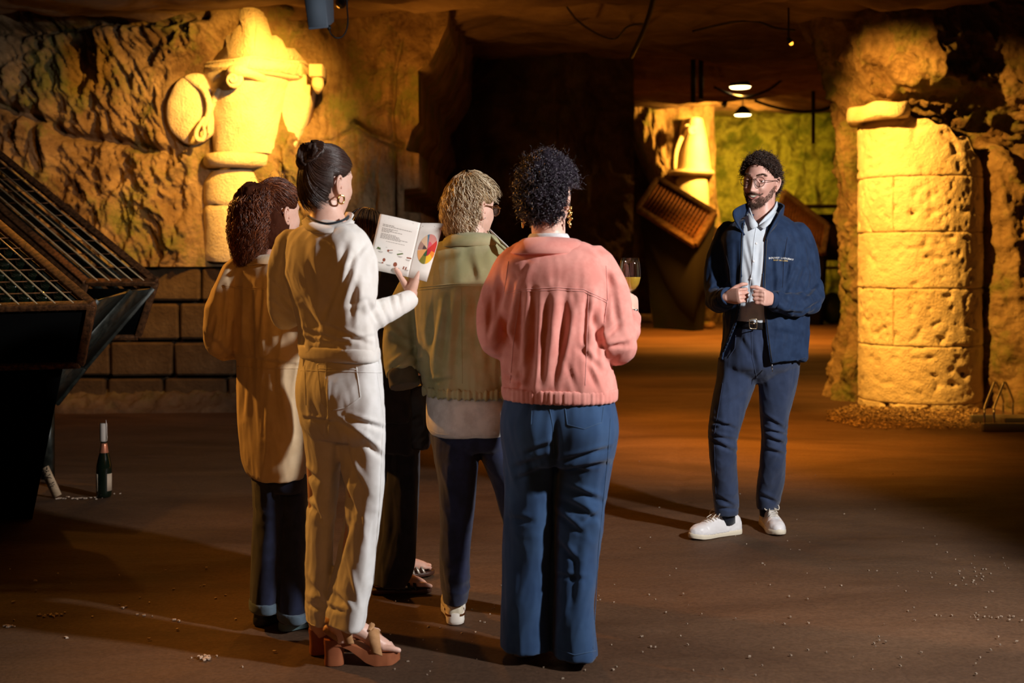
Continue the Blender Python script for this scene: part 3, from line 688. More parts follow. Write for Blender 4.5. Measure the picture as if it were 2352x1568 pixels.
def ear(mb, side, s=1):
    b = Vector((side*.0700, -.004, -.012)); pts = [(0, .004, .018), (.006, -.004, .030), (.011, -.016, .033), (.013, -.025, .022), (.012, -.026, .008), (.009, -.020, -.008), (.005, -.010, -.020), (.003, -.002, -.026), (.001, .003, -.020)]
    mb.tube([b+Vector((side*x, y, z))*s for x, y, z in pts], [.003, .0042, .0048, .0048, .0045, .0044, .005, .0055, .003], 8, sub=4, round_end=True)
    mb.tube([b+Vector((side*x, y, z))*s for x, y, z in [(.006, -.004, .020), (.009, -.013, .018), (.009, -.016, .006), (.006, -.012, -.006)]], [.0025, .003, .003, .003], 6, sub=3, round_end=True)
    mb.ell(b+Vector((side*.003, -.011, .002))*s, (.005, .013, .022)); mb.ell(b+Vector((side*.006, .001, -.003))*s, (.004, .003, .005))
    return mb
def hand(wrist, X, N, side, curl=(50, 60, 40), thumb=(40, 25), sc=1, spread=3, tdir=None, fore=None):
    "five separate fingers; X along the hand, N towards the palm side, T towards the thumb"
    X = Vector(X).normalized(); N = Vector(N); N = (N-X*N.dot(X)).normalized(); T = N.cross(X)*side; W = Vector(wrist); mb = MB()
    def L3(x, n, t): return W+(X*x+N*n+T*t)*sc
    R_ = []
    for x, hw, ht, o in [(-.02, .026, .020, 0), (0, .027, .019, 0), (.02, .034, .018, .002), (.05, .040, .016, .001), (.08, .041, .014, 0), (.093, .037, .011, 0)]:
        R_.append([L3(x, ht*math.copysign(abs(math.sin(a))**.8, math.sin(a)), o+hw*math.copysign(abs(math.cos(a))**.8, math.cos(a))) for a in (2*math.pi*j/20 for j in range(20))])
    mb.rings(R_)
    for i, (t0, l, r) in enumerate([(.029, (.044, .027, .021), .0088), (.0095, (.048, .031, .022), .009), (-.0105, (.044, .028, .021), .0086), (-.029, (.034, .021, .019), .0076)]):
        c = curl[i] if hasattr(curl[0], '__len__') else curl; a = 0; p = L3(.060, 0, t0*.9); pts = [p, L3(.088, 0, t0)]; p = pts[-1]; sp = math.radians(spread*(1.5-i))
        for k, (ll, cc) in enumerate(zip(l, c)):
            a += math.radians(cc); dirn = X*math.cos(a)*math.cos(sp)+N*math.sin(a)+T*math.sin(sp)*math.cos(a); q = p+dirn*ll*sc
            pts += [p.lerp(q, .5), q]; p = q
        rad = [r*.9, r*1.08, r*.95, r*1.02, r*.88, r*.93, r*.82, r*.66]
        mb.tube(pts, [x*sc for x in rad[:len(pts)]], 10, sub=3, round_end=True)
    tc = Vector(tdir) if tdir else (X*.55+T*.75+N*.35); tc.normalize(); p0 = L3(.018, .006, .020); p1 = p0+tc*.045*sc
    ax = tc.cross(N+X*.3).normalized(); d2 = (tc*math.cos(math.radians(thumb[0]))+(X*.7+N*.5-T*.1).normalized()*math.sin(math.radians(thumb[0]))).normalized()
    p2 = p1+d2*.034*sc; d3 = (d2*math.cos(math.radians(thumb[1]))+(N*.8-T*.4+X*.2).normalized()*math.sin(math.radians(thumb[1]))).normalized(); p3 = p2+d3*.024*sc
    mb.tube([p0, p0.lerp(p1, .5), p1, p1.lerp(p2, .5), p2, p3], [x*sc for x in (.015, .014, .0118, .0105, .0112, .008)], 10, sub=3, round_end=True)
    if fore is not None: mb.tube([W+X*.01, W-X*.02, Vector(fore)], [.024*sc, .025*sc, .029*sc], 14, sub=2)
    me = remesh(mb, .0028, 2, .4); nails = MB()
    return me
def place(mb, loc, yaw, pitch=0, roll=0, sc=1):
    M_ = Matrix.Translation(loc)@Matrix.Rotation(math.radians(yaw), 4, 'Z')@Matrix.Rotation(math.radians(pitch), 4, 'X')@Matrix.Rotation(math.radians(roll), 4, 'Y')@Matrix.Scale(sc, 4)
    return M_
# ---- hair
def strands(paths, rad, sides=4, rnd=None, flat=1):
    paths = np.asarray(paths, float); n, k, _ = paths.shape; T = np.gradient(paths, axis=1); T /= np.linalg.norm(T, axis=2, keepdims=True)+1e-9
    ref = RNG.normal(size=(n, 1, 3)); N = ref-T*(ref*T).sum(2, keepdims=True); N /= np.linalg.norm(N, axis=2, keepdims=True)+1e-9; B = np.cross(T, N)
    rad = np.asarray(rad, float); rad = np.broadcast_to(rad if rad.ndim == 2 else rad[None, :], (n, k))[..., None, None]
    a = np.arange(sides)*2*math.pi/sides; ring = N[:, :, None, :]*np.cos(a)[None, None, :, None]*flat+B[:, :, None, :]*np.sin(a)[None, None, :, None]
    V = paths[:, :, None, :]+ring*rad; V = V.reshape(-1, 3); idx = np.arange(n*k*sides).reshape(n, k, sides); nx = np.roll(idx, -1, 2)
    q = np.stack([idx[:, :-1], nx[:, :-1], nx[:, 1:], idx[:, 1:]], -1).reshape(-1, 4)
    me = bpy.data.meshes.new('strands'); me.vertices.add(len(V)); me.vertices.foreach_set('co', V.ravel()); me.loops.add(q.size); me.loops.foreach_set('vertex_index', q.ravel())
    me.polygons.add(len(q)); me.polygons.foreach_set('loop_start', np.arange(len(q))*4); me.polygons.foreach_set('loop_total', np.full(len(q), 4)); me.update(calc_edges=True); me.validate()
    r = RNG.random(n) if rnd is None else rnd; at = me.attributes.new('rnd', 'FLOAT', 'POINT'); at.data.foreach_set('value', np.repeat(r, k*sides)); return me
def hair_mat(name, a, b_, rough=.38, c=None, spec=.6):
    m = bpy.data.materials.new(name); m.use_nodes = True; nt = m.node_tree; b = nt.nodes['Principled BSDF']; L = nt.links.new
    at = nd(nt, 'ShaderNodeAttribute', _attribute_name='rnd'); r = nd(nt, 'ShaderNodeValToRGB'); e = r.color_ramp.elements; e[0].color = (*a, 1); e[1].color = (*b_, 1)
    if c: k = e.new(.5); k.color = (*c, 1)
    L(at.outputs['Fac'], r.inputs[0]); L(r.outputs[0], b.inputs['Base Color']); b.inputs['Roughness'].default_value = rough; b.inputs['Specular IOR Level'].default_value = spec
    n = nd(nt, 'ShaderNodeTexNoise', Scale=260, Detail=3); tc = nd(nt, 'ShaderNodeTexCoord'); L(tc.outputs['Object'], n.inputs['Vector']); bp = nd(nt, 'ShaderNodeBump', Strength=.35, Distance=.003); L(n.outputs[0], bp.inputs['Height']); L(bp.outputs[0], b.inputs['Normal'])
    return m
def xfp(M_, A):
    A = np.asarray(A); m = np.array(M_); return A@m[:3, :3].T+m[:3, 3]
EARGAP = True
def scalp(n, zmin_back=-.075, zmin_side=-.01, hair_front=.062, grow=0):
    "random points and outward normals on the hairy part of the skull (local head space)"
    P_ = []
    while len(P_) < n:
        d = RNG.normal(size=(n*3, 3)); d /= np.linalg.norm(d, axis=1)[:, None]; x, y, z = head_fn(d[:, 0], d[:, 1], d[:, 2]); q = np.stack([x, y, z], 1)
        lim = np.interp(y, [-.09, -.03, .0, .02, .045, .07, .1], [zmin_back, zmin_back+.015, zmin_side+.01, zmin_side+.03, .045, hair_front, hair_front+.012])
        for p_, d_, l_ in zip(q, d, lim):
            if p_[2] > l_ and not (EARGAP and abs(p_[0]) > .05 and -.040 < p_[1] < .03 and p_[2] < .026): P_.append(np.concatenate([p_, d_]))
    A = np.array(P_[:n]); nn = A[:, :3]/np.array([.074, .094, .118])**2; nn /= np.linalg.norm(nn, axis=1)[:, None]; return A[:, :3], nn
def haircap(zb, zs, hf, thick, M_, m, parent, bumpy=.004, fr=60):
    hm = head_mesh(n=90, m=80); co = np.array(hm.v); x, y, z = co.T
    lim = np.interp(y, [-.09, -.03, .0, .02, .045, .07, .1], [zb, zb+.015, zs+.01, zs+.03, .045, hf, hf+.012])
    lim = np.where((np.abs(x) > .05) & (y > -.036) & (y < .03), np.maximum(lim, .020), lim); e = np.clip((z-lim)/.018, -1, 1); nn = co/np.array([.074, .094, .118])**2; nn /= np.linalg.norm(nn, axis=1)[:, None]
    t = thick(co) if callable(thick) else thick
    off = np.where(e > 0, np.sqrt(np.clip(e, 0, 1))*t+bumpy*fbm(co*fr, 2)*np.clip(e, 0, 1)+.0015, -.006)
    V = xfp(M_, co+nn*off[:, None]); hm.v = [tuple(p) for p in V]; me = to_mesh(hm)
    keep = np.ones(len(me.polygons), bool); return me
def curls(n, M_, m, parent, length=.035, cr=.0045, turns=2.2, rad=.0011, k=16, out=.6, grav=.2, zb=-.075, zs=-.01, hf=.062, base=.0, szvar=.4, name='hair', lift=.35):
    p, nn = scalp(n, zb, zs, hf); rn = RNG.normal(size=(n, 3)); tan = np.cross(nn, rn); tan /= np.linalg.norm(tan, axis=1)[:, None]; b2 = np.cross(nn, tan)
    t = np.linspace(0, 1, k); L_ = length*(1+szvar*RNG.uniform(-1, 1, n)); ph = RNG.uniform(0, 6.28, n); tr = turns*RNG.uniform(.7, 1.3, n); c_ = cr*RNG.uniform(.6, 1.3, n)
    drift = tan*.7+np.array([0, 0, -1])*grav; path = p[:, None]+nn[:, None]*(base+(L_*out)[:, None]*t**.7)[..., None]+drift[:, None]*(L_[:, None]*lift*t**1.3)[..., None]
    a = ph[:, None]+tr[:, None]*6.283*t; amp = c_[:, None]*np.minimum(1, t*3)
    path = path+(b2[:, None]*(np.cos(a)*amp)[..., None]+(nn*.75)[:, None]*(np.sin(a)*amp)[..., None]+tan[:, None]*0)
    return xfp(M_, path)
def person(label, loc): return empty('person', loc, label, 'person')
def core_body(legs, arms, spine):
    "slim continuous body under the clothes"
    mb = MB()
    for pts, rad in [(p, [x*.8 for x in r]) for p, r in legs]+[(p, [x*.68 for x in r]) for p, r in arms]+[(p, [x*.72 for x in r]) for p, r in spine]: limb(mb, pts, rad, 14, 4)
    return remesh(mb, .012, 2)
SKIN = mat('skin', (.62, .34, .25), .45, col2=(.72, .42, .31), nscale=25, bump=.25, bscale=300, dist=.001, sss=.12, spec=.45)
SKINW = mat('fair_skin', (.72, .44, .34), .42, col2=(.80, .52, .42), nscale=18, bump=.2, bscale=300, dist=.001, sss=.12, spec=.45)
def fabric(name, c, c2=None, rough=.85, bs=900, bump=.5, sheen=.2, nscale=20, dist=.0015, stretch=(1, 1, 1), **k):
    return mat(name, c, rough, col2=c2 or tuple(x*.8 for x in c), nscale=nscale, bump=bump, bscale=bs, dist=dist, sheen=sheen, stretch=stretch, spec=.25, **k)
GOLD = mat('gold', (.95, .62, .2), .2, 1); SILVER = mat('silver', (.8, .8, .82), .2, 1)
BLACK = mat('black_leather', (.012, .012, .014), .3, bump=.3, bscale=200, dist=.001)
MATTEHAIR = {}
def earclear(M_, pw):
    "drop locks that would fall over an ear or the cheek"
    mi = np.array(M_.inverted()); q = pw@mi[:3, :3].T+mi[:3, 3]; bad = ((np.abs(q[..., 0]) > .045) & (q[..., 1] > -.030) & (q[..., 2] < .018) & (q[..., 2] > -.2)).any(1) | ((q[..., 1] > .05) & (q[..., 2] < .05)).any(1); return pw[~bad]
def capmat(c): return mat('hair_underlayer', c, .9, spec=.1)
# ---- shoes
def sole_w(t): return np.interp(t, [0, .03, .1, .3, .5, .7, .85, .95, 1], [.012, .024, .032, .032, .036, .046, .043, .028, .010])
def sneaker(parent, loc, yaw, L_=.30, up=None, so=None, lace=None, sw=1., tongue=True, laces=True, label=None, stripe=None, tall=1.):
    M_ = place(None, loc, yaw); ts = np.linspace(0, 1, 34)
    def outline(t, dx=0): return sole_w(t)*sw+dx
    mb = MB(); Rr = []
    for z, dx in [(0, -.004), (.002, 0), (.012, .002), (.024*tall, .001), (.028*tall, -.003)]:
        ring = [(outline(t, dx), (t-.25)*L_*(1+dx*2), z+.008*max(0, t-.8)/.2*(1 if z < .02 else .6)) for t in ts]+[(-outline(t, dx)+.004*math.sin(t*3.1), (t-.25)*L_*(1+dx*2), z+.008*max(0, t-.8)/.2*(1 if z < .02 else .6)) for t in ts[::-1]]
        Rr.append(ring)
    mb.rings(Rr); mb.xf(M_)
    ub = MB(); Rr = []; z0 = .020*tall
    for t in np.linspace(0.005, .992, 46):
        w_ = outline(t)*.985; h = np.interp(t, [0, .06, .16, .25, .36, .45, .6, .75, .88, .96, 1], [.050, .072, .074, .070, .080, .082, .066, .052, .044, .032, .012]); ring = []
        for j in range(28):
            a = math.pi*j/27; top = .62 if t > .4 else .80; xx = w_*math.copysign(abs(math.cos(a))**.7, math.cos(a))*(1-(1-top)*math.sin(a)**2*.0); zz = math.sin(a)**.75*h
            nar = 1-(.50 if .1 < t < .5 else .30)*(zz/max(h, .001))**2*np.interp(t, [0, .1, .5, .9, 1], [.3, .6, .8, .3, 0]); ring.append((xx*nar, (t-.25)*L_, z0+zz))
        Rr.append(ring)
    ub.rings(Rr, closed=True); ub.xf(M_)
    um = remesh(ub, .004, 2); co = get_co(um); no = get_no(um)
    Mi = np.array(M_.inverted()); lc = co@Mi[:3, :3].T+Mi[:3, 3]; tt = lc[:, 1]/L_+.25
    d = np.zeros(len(co))
    for f in (lambda: np.abs(tt-.70-.08*np.cos(lc[:, 0]*30)), lambda: np.abs(lc[:, 2]-.05-.10*(tt-.3)) +10*(np.abs(tt-.42) > .2), lambda: np.abs(lc[:, 2]-.05+.16*(tt-.12))+10*(tt > .3), lambda: np.abs(tt-.16-.6*(lc[:, 2]-.05))+10*(tt > .4)):
        d -= .0018*np.exp(-(f()/.006)**2) if False else .0016*np.exp(-(f()*(1 if f().max() > .5 else 1)/.012)**2)
    d += .0012*fbm(co*45, 2); set_co(um, co+no*d[:, None])
    sh = part('shoe', um, up, parent, label); s_ = obj('sole', mb, so, sh, auto=50)
    if tongue:
        tg = MB(); tg.box((0, .055, .115), (.044, .010, .05), rot=Matrix.Rotation(math.radians(28), 3, 'X')); tg.xf(M_); obj('tongue', tg, up, sh, bevel=.006)
    if laces:
        lb = MB()
        for i in range(6):
            t = .44+.052*i; y = (t-.25)*L_; h = z0+np.interp(t, [.36, .45, .6, .75], [.080, .083, .067, .053])
            lb.tube([(-.024, y-.004, h-.009), (-.012, y, h+.001), (0, y+.001, h+.004), (.012, y, h+.001), (.024, y+.004, h-.009)], .0026, 6, sub=3, flat=.6)
        for sx in (-1, 1):
            c_ = (0, .045, .118); lb.tube([c_, (sx*.020, .060, .128), (sx*.036, .075, .112), (sx*.030, .082, .098), (sx*.014, .068, .105), c_], .0024, 6, sub=5); lb.tube([c_, (sx*.012, .08, .106), (sx*.02, .11, .088)], .0022, 6, sub=3)
        lb.xf(M_); obj('laces', lb, lace or up, sh)
    if stripe:
        sb = MB(); sb.rings([[(outline(t, .0035)*s2, (t-.25)*L_, z) for t in np.linspace(.0, .35, 14) for s2 in (1,)]+[(-outline(t, .0035), (t-.25)*L_, z) for t in np.linspace(.35, .0, 14)] for z in (.030, .038)], closed=False); 
        M2 = sb.xf(M_); obj('heel_stripe', sb, stripe, sh)
    return sh
def ribbon(mb, pts, ups, h, n_sub=5):
    "flat band following pts; ups = direction in which it is h high"
    pp, _ = crm([P(*p) for p in pts], [1]*len(pts), n_sub); uu_, hh = crm([Vector(u) for u in ups], list(h) if hasattr(h, '__len__') else [h]*len(pts), n_sub)
    mb.rings([[p for p in pp], [p+u.normalized()*x*.5 for p, u, x in zip(pp, uu_, hh)], [p+u.normalized()*x for p, u, x in zip(pp, uu_, hh)]], closed=False); return mb
def solid_obj(name, mb, m, parent, th=.004, off=0, label=None):
    o = obj(name, mb, m, parent, fixn=False); s = o.modifiers.new('s', 'SOLIDIFY'); s.thickness = th; s.offset = off
    if label: o['label'] = label
    return o
def body_obj(parent, M_, hands=(), core=None, skin=None, sc=1, male=False, neck=None, extra=(), ears=(1, -1)):
    hm = head_mesh(male); hm.xf(M_)
    for s_ in ears:
        e_ = MB(); ear(e_, s_); e_.xf(M_); hm.add(e_.v, e_.f)
    nk = MB(); limb(nk, neck[0], neck[1], 22, 5)
    me = join([hm, nk, *hands, *(core or []), *extra]); return part('body', me, skin or SKINW, parent)

SK = -.75
# ============================================================ woman in the cream jumper (nearest, left of centre)
A_ = person('woman in cream jumper and white jeans holding an open booklet, dark hair twisted up', P(790, 600, 3.95).xy.to_3d())
CREAM = fabric('cream_knit', (.84, .81, .76), (.88, .86, .82), bs=700, sheen=.3)
WHITE = fabric('white_denim', (.78, .78, .76), (.84, .84, .83), bs=1100, sheen=.1)
mb = MB()
torso(mb, [(508, 716, 790, 3.96, .06, -.03), (516, 690, 806, 3.95, .08, -.05), (532, 655, 832, 3.95, .105, -.07), (562, 642, 846, 3.95, .13, -.07), (620, 642, 852, 3.95, .145, -.06), (680, 656, 858, 3.95, .145, -.05), (720, 668, 864, 3.95, .142, -.04), (760, 674, 874, 3.95, .142, -.03), (800, 677, 879, 3.95, .146, -.03), (812, 678, 880, 3.95, .146, -.03)])
limb(mb, [(806, 552, 3.86), (822, 600, 3.84), (824, 665, 3.82), (818, 722, 3.83), (842, 728, 3.85), (890, 712, 3.92), (926, 695, 3.98)], [.056, .062, .062, .055, .052, .041, .035])
limb(mb, [(672, 560, 4.01), (650, 620, 4.03), (643, 685, 4.04), (652, 725, 4.07), (690, 722, 4.15)], [.055, .048, .043, .042, .036])
me = remesh(mb, .0055, 5)
cloth(me, .007, (6, 6, 2.6), 3)
bumps(me, [(700, 590, 45, 45, .012), (790, 590, 40, 45, .010), (760, 700, 30, 90, -.010)])
folds(me, [(795, 560, 768, 660, 9, .010), (815, 585, 775, 700, 8, .012), (840, 560, 790, 620, 6, .006), (770, 655, 735, 740, 10, .010), (750, 560, 775, 650, 12, .006), (700, 560, 720, 690, 12, .006), (690, 690, 740, 770, 9, .008),
           (700, 760, 800, 792, 6, .008), (740, 745, 850, 790, 6, .007), (720, 800, 870, 770, 5, .006), (680, 735, 700, 800, 6, .006), (690, 775, 780, 800, 6, .006),
           (845, 690, 870, 745, 6, .008), (870, 685, 890, 735, 5, .007), (895, 675, 905, 722, 5, .007), (915, 668, 922, 712, 4, .006), (820, 640, 805, 735, 8, .007), (835, 690, 800, 700, 6, .006),
           (620, 640, 668, 700, 6, .006), (622, 690, 668, 725, 6, .007), (628, 720, 668, 745, 6, .006), (655, 590, 640, 660, 6, .005), (862, 560, 850, 640, 6, .004)])
comp(me, 650, 725, 30, 40, .006, -30); comp(me, 850, 722, 50, 30, .005, 60, 60)
top = part('jumper', me, CREAM, A_); bt = bvh(me)
# ribbed hem and cuff and the collar lying open
mb = MB(); torso(mb, [(792, 677, 878, 3.95, .146, -.03), (800, 675, 881, 3.95, .150, -.03), (818, 675, 882, 3.95, .151, -.03), (824, 678, 880, 3.95, .147, -.03)], sub=3); me = remesh(mb, .006, 2); obj_hem = part('hem_band', me, CREAM, top)
mb = MB(); limb(mb, [(920, 698, 3.97), (936, 690, 3.995), (945, 684, 4.01)], [.036, .0335, .029], 24, 4); part('cuff', remesh(mb, .004, 2), CREAM, top)
mb = MB(); ribbon(mb, [(803, 502, 3.90), (788, 512, 3.845), (752, 519, 3.835), (720, 511, 3.87), (705, 500, 3.945)], [(.6, -.2, -.5), (.45, -.5, -.6), (0, -.75, -.6), (-.5, -.4, -.6), (-.7, 0, -.5)], [.02, .034, .038, .034, .02])
solid_obj('collar', mb, CREAM, top, .007)
mb = MB(); ribbon(mb, [(801, 499, 3.905), (786, 509, 3.852), (752, 516, 3.842), (722, 508, 3.877), (707, 498, 3.945)], [(0, 0, 1)]*5, .007); solid_obj('collar_stripe', mb, fabric('dark_piping', (.02, .03, .04)), top, .005)
mb = MB(); ribbon(mb, [(805, 505, 3.95), (800, 500, 4.0), (790, 500, 4.05)], [(.3, 0, .6)]*3, .02); solid_obj('collar_side', mb, CREAM, top, .006)
# trousers
mb = MB(); torso(mb, [(796, 684, 874, 3.96, .125, -.03), (830, 679, 882, 3.95, .14, -.03), (870, 674, 885, 3.95, .152, -.03), (910, 673, 888, 3.95, .16, -.03), (950, 676, 889, 3.95, .16, -.03), (985, 684, 889, 3.95, .15, -.03), (1005, 700, 885, 3.95, .13, -.02)])
torso(mb, [(930, 682, 790, 4.0, .10), (1000, 690, 792, 4.02, .10), (1060, 698, 786, 4.04, .095), (1120, 702, 778, 4.05, .088), (1200, 702, 772, 4.05, .08), (1300, 701, 768, 4.05, .08), (1380, 699, 764, 4.05, .085), (1425, 698, 762, 4.05, .088)], n=2.1)
torso(mb, [(930, 775, 888, 3.92, .12), (1000, 772, 889, 3.91, .115), (1060, 778, 887, 3.91, .105), (1120, 786, 884, 3.91, .095), (1200, 786, 873, 3.92, .088), (1300, 766, 862, 3.93, .088), (1370, 752, 850, 3.935, .09), (1433, 742, 839, 3.94, .092)], n=2.1)
me = remesh(mb, .006, 5); cloth(me, .007, (7, 7, 2.2), 11)
bumps(me, [(770, 905, 50, 50, .022), (700, 900, 30, 45, .010)])
folds(me, [(773, 966, 856, 1025, 7, .014), (800, 960, 885, 985, 6, .010), (793, 1010, 812, 1103, 8, .012), (778, 1094, 817, 1187, 9, .014), (815, 1000, 880, 1050, 7, .010), (780, 1020, 835, 1130, 8, .010), (700, 960, 770, 970, 4, .008), (690, 1070, 735, 1110, 7, .010), (700, 1100, 730, 1180, 7, .010), (700, 1150, 745, 1200, 6, .009),
           (800, 1200, 770, 1300, 9, .010), (830, 1130, 822, 1250, 8, .006), (790, 1290, 815, 1390, 7, .007), (765, 1360, 800, 1400, 6, .008), (745, 1390, 790, 1405, 5, .007), (704, 1330, 745, 1390, 7, .009), (710, 1390, 740, 1400, 5, .007), (742, 860, 748, 1000, 6, .008), (860, 1180, 850, 1330, 8, .006)])
comp(me, 735, 1180, 40, 40, .007, 10, 50); comp(me, 800, 1170, 50, 60, .006, -40, 45); comp(me, 770, 1390, 60, 30, .006, 15, 60); comp(me, 715, 1390, 30, 40, .007, 10, 60)
tr = part('jeans', me, WHITE, A_); bt = bvh(me)
mbp = MB()
for pts in ([(729, 836), (818, 838), (828, 912), (795, 936), (762, 943), (738, 925), (729, 836)], [(731, 846), (818, 848)], [(700, 838), (703, 930)], [(750, 838), (743, 1000)], [(676, 850), (888, 856)], [(866, 858), (880, 960), (872, 1150), (850, 1425)]): seam('s', bt, pts, None, None, .0012, mb=mbp)
obj('stitching', mbp, WHITE, tr)
for u in (700, 752, 868):
    h0 = hit(bt, u, 826)[0]
    if h0: obj('belt_loop', MB().box(h0+Vector((0, -.003, 0)), (.012, .006, .05)), WHITE, tr, bevel=.002)
# head, neck, hands
MA = place(None, P(750, 420, 3.97), -38, -4, 3, .97)
rh = hand(P(943, 674, 4.03), (.22, .30, .92), (-.75, -.25, .3), 1, [(30, 30, 20)]*4, (12, 10), .92, 2, tdir=(-.40, -.62, .70), fore=P(936, 686, 3.985))
# keep thumb on the camera side of the page
lh = hand(P(706, 720, 4.17), (.95, .25, .1), (.1, .6, -.6), -1, (50, 60, 40), sc=.88, fore=P(690, 722, 4.145))
foot1 = MB(); limb(foot1, [(790, 1400, 3.94), (788, 1450, 3.94), (790, 1472, 3.94)], [.042, .036, .03], 16, 4)
foot2 = MB(); limb(foot2, [(730, 1400, 4.05), (735, 1440, 4.05), (742, 1458, 4.05)], [.04, .034, .028], 16, 4)
def sandal_foot(mb, M_, h_heel=.075, h_toe=.03, L_=.235, n_t=5, s=1):
    pts = [(0, -.035, h_heel+.028), (0, 0, h_heel+.036), (0, .06, h_heel*.72+h_toe*.28+.036), (0, .11, h_toe*.8+h_heel*.2+.024), (0, .145, h_toe+.016)]
    b_ = MB(); b_.tube([Vector(p) for p in pts], [.024, .032, .032, .030, .022], 16, sub=4, flat=.85, round_end=True, up=(0, 0, 1)); mb.add([M_@Vector(p) for p in b_.v], b_.f)
    for i in range(n_t):
        x = s*(-.026+.0135*i); l = .048-.006*i if i else .05; r = .0105 if i == 0 else .0075; b_ = MB()
        b_.tube([(x*.8, .135, h_toe+.014), (x, .16, h_toe+.014), (x*1.02, .135+l, h_toe+.008)], [r*1.1, r, r*.85], 10, sub=3, round_end=True); mb.add([M_@Vector(p) for p in b_.v], b_.f)
MS1 = place(None, (P(783, 600, 3.94).x, 3.945, 0), -84); MS2 = place(None, (P(748, 600, 4.06).x, 4.06, 0), -70)
sandal_foot(foot1, MS1, .085, .036, s=-1); sandal_foot(foot2, MS2, .085, .036)
core = core_body([([(735, 930, 4.02), (735, 1150, 4.05), (733, 1400, 4.05)], [.075, .05, .04]), ([(825, 930, 3.93), (828, 1150, 3.92), (792, 1400, 3.94)], [.075, .055, .042])],
                 [([(672, 560, 4.0), (648, 690, 4.04), (690, 722, 4.14)], [.04, .030, .026]), ([(806, 556, 3.88), (820, 715, 3.84), (930, 690, 3.97)], [.042, .038, .022])], [([(750, 530, 3.96), (755, 700, 3.95), (780, 930, 3.95)], [.10, .11, .11])])
body_obj(A_, MA, [rh, lh], [core], SKINW, neck=([(748, 445, 3.975), (750, 490, 3.965), (752, 545, 3.955)], [.056, .054, .085]), extra=[remesh(foot1, .003, 2), remesh(foot2, .004, 2)])
# sandals
TAN = mat('tan_suede', (.40, .20, .08), .8, col2=(.5, .27, .12), nscale=30, bump=.3, bscale=400, dist=.001); SOLEB = mat('brown_wooden_sole', (.30, .095, .04), .45, col2=(.36, .12, .05), nscale=12)
def platform(parent, M_, main=True):
    mb = MB(); L_ = .245; ts = np.linspace(0, 1, 40); Rr = []
    for t in ts:
        y = -.055+L_*t; top = np.interp(t, [0, .1, .25, .45, .65, .8, 1], [.082, .083, .078, .060, .040, .036, .040]); bot = np.interp(t, [0, .24, .25, .34, .45, .55, .66, .9, 1], [.066, .062, .060, .050, .030, .010, .0, .0, .010]); w_ = sole_w(t)*.95
        Rr.append([(-w_, y, bot), (w_, y, bot), (w_*1.02, y, (top+bot)/2), (w_, y, top), (-w_, y, top), (-w_*1.02, y, (top+bot)/2)])
    mb.rings(Rr)
    hl = MB(); hl.rings([[(.029*s_*math.copysign(abs(math.cos(a))**.7, math.cos(a)), -.022+.032*s_*math.copysign(abs(math.sin(a))**.7, math.sin(a)), z) for a in np.linspace(0, 2*math.pi, 24, endpoint=False)] for z, s_ in [(0, .98), (.006, 1), (.03, .96), (.07, 1.02)]])
    mb.add(hl.v, hl.f); mb.xf(M_); sh = obj('sandal', mb, SOLEB, parent, auto=45)
    st = MB()
    def band(pts, w_):
        pp, _ = crm([Vector(p) for p in pts], [1]*len(pts), 5); st.rings([[p+Vector(w_)*k for p in pp] for k in (-.5, 0, .5)], closed=False)
    band([(-.042, .115, .038), (-.041, .110, .070), (-.026, .106, .099), (0, .104, .108), (.026, .106, .099), (.041, .110, .070), (.042, .115, .038)], (0, .036, -.011))
    band([(-.036, .03, .072), (-.041, .02, .105), (-.042, .00, .150)], (0, .026, .004)); band([(.036, .03, .072), (.041, .02, .105), (.042, .0, .150)], (0, .026, .004))
    band([(-.042, .004, .150), (-.026, .036, .154), (0, .047, .156), (.026, .036, .154), (.042, .004, .150), (.032, -.034, .145), (0, -.050, .142), (-.032, -.034, .145), (-.042, .004, .150)], (0, .002, .020))
    band([(-.033, -.005, .085), (-.032, -.035, .105), (-.02, -.052, .118)], (0, .012, .010)); band([(.033, -.005, .085), (.032, -.035, .105), (.02, -.052, .118)], (0, .012, .010))
    st.xf(M_); solid_obj('strap', st, TAN, sh, .003)
    bw = MB(); bw.box((0, .098, .116), (.034, .010, .016), rot=Matrix.Rotation(.5, 3, 'X')); bw.tube([(-.030, .09, .112), (-.014, .098, .118), (.014, .098, .118), (.030, .09, .112)], [.006, .010, .010, .006], 8, sub=3, flat=.5); bw.xf(M_); obj('buckle', bw, TAN, sh, bevel=.002)
    gb = MB().box((.043, .012, .152), (.003, .005, .016)); gb.xf(M_); obj('gold_clasp', gb, GOLD, sh)
    return sh
platform(A_, MS1)['label'] = 'brown wooden platform sandal with tan suede straps'; platform(A_, MS2)
# hair: smoothed back into a twist held by a clip
HA = hair_mat('dark_brown_hair', (.030, .016, .012), (.085, .045, .035), .30, spec=.7)
capA = haircap(-.078, -.002, .070, lambda c: .010+0*c[:, 0], MA, HA, A_, .0006, 40)
n = 3200; p0, nn = scalp(n, -.082, -.006, .064); tgt = np.array([.0, -.072, .072]); k = 14; t = np.linspace(0, 1, k)
rad3 = np.array([.074, .094, .118]); s_dir = p0/rad3; tdir_ = tgt/rad3; tdir_ /= np.linalg.norm(tdir_)
pth = s_dir[:, None]*(1-t)[None, :, None]+tdir_[None, None]*t[None, :, None]+np.cross(s_dir, tdir_)[:, None]*(.22*np.sin(t*math.pi))[None, :, None]
pth /= np.linalg.norm(pth, axis=2, keepdims=True); h_ = .0085+.004*RNG.random(n); pth = pth*(rad3+(h_[:, None, None]+.010*t[None, :, None]**2))
ha = strands(xfp(MA, pth), np.interp(t, [0, .2, 1], [.0003, .0009, .0008]), 3)
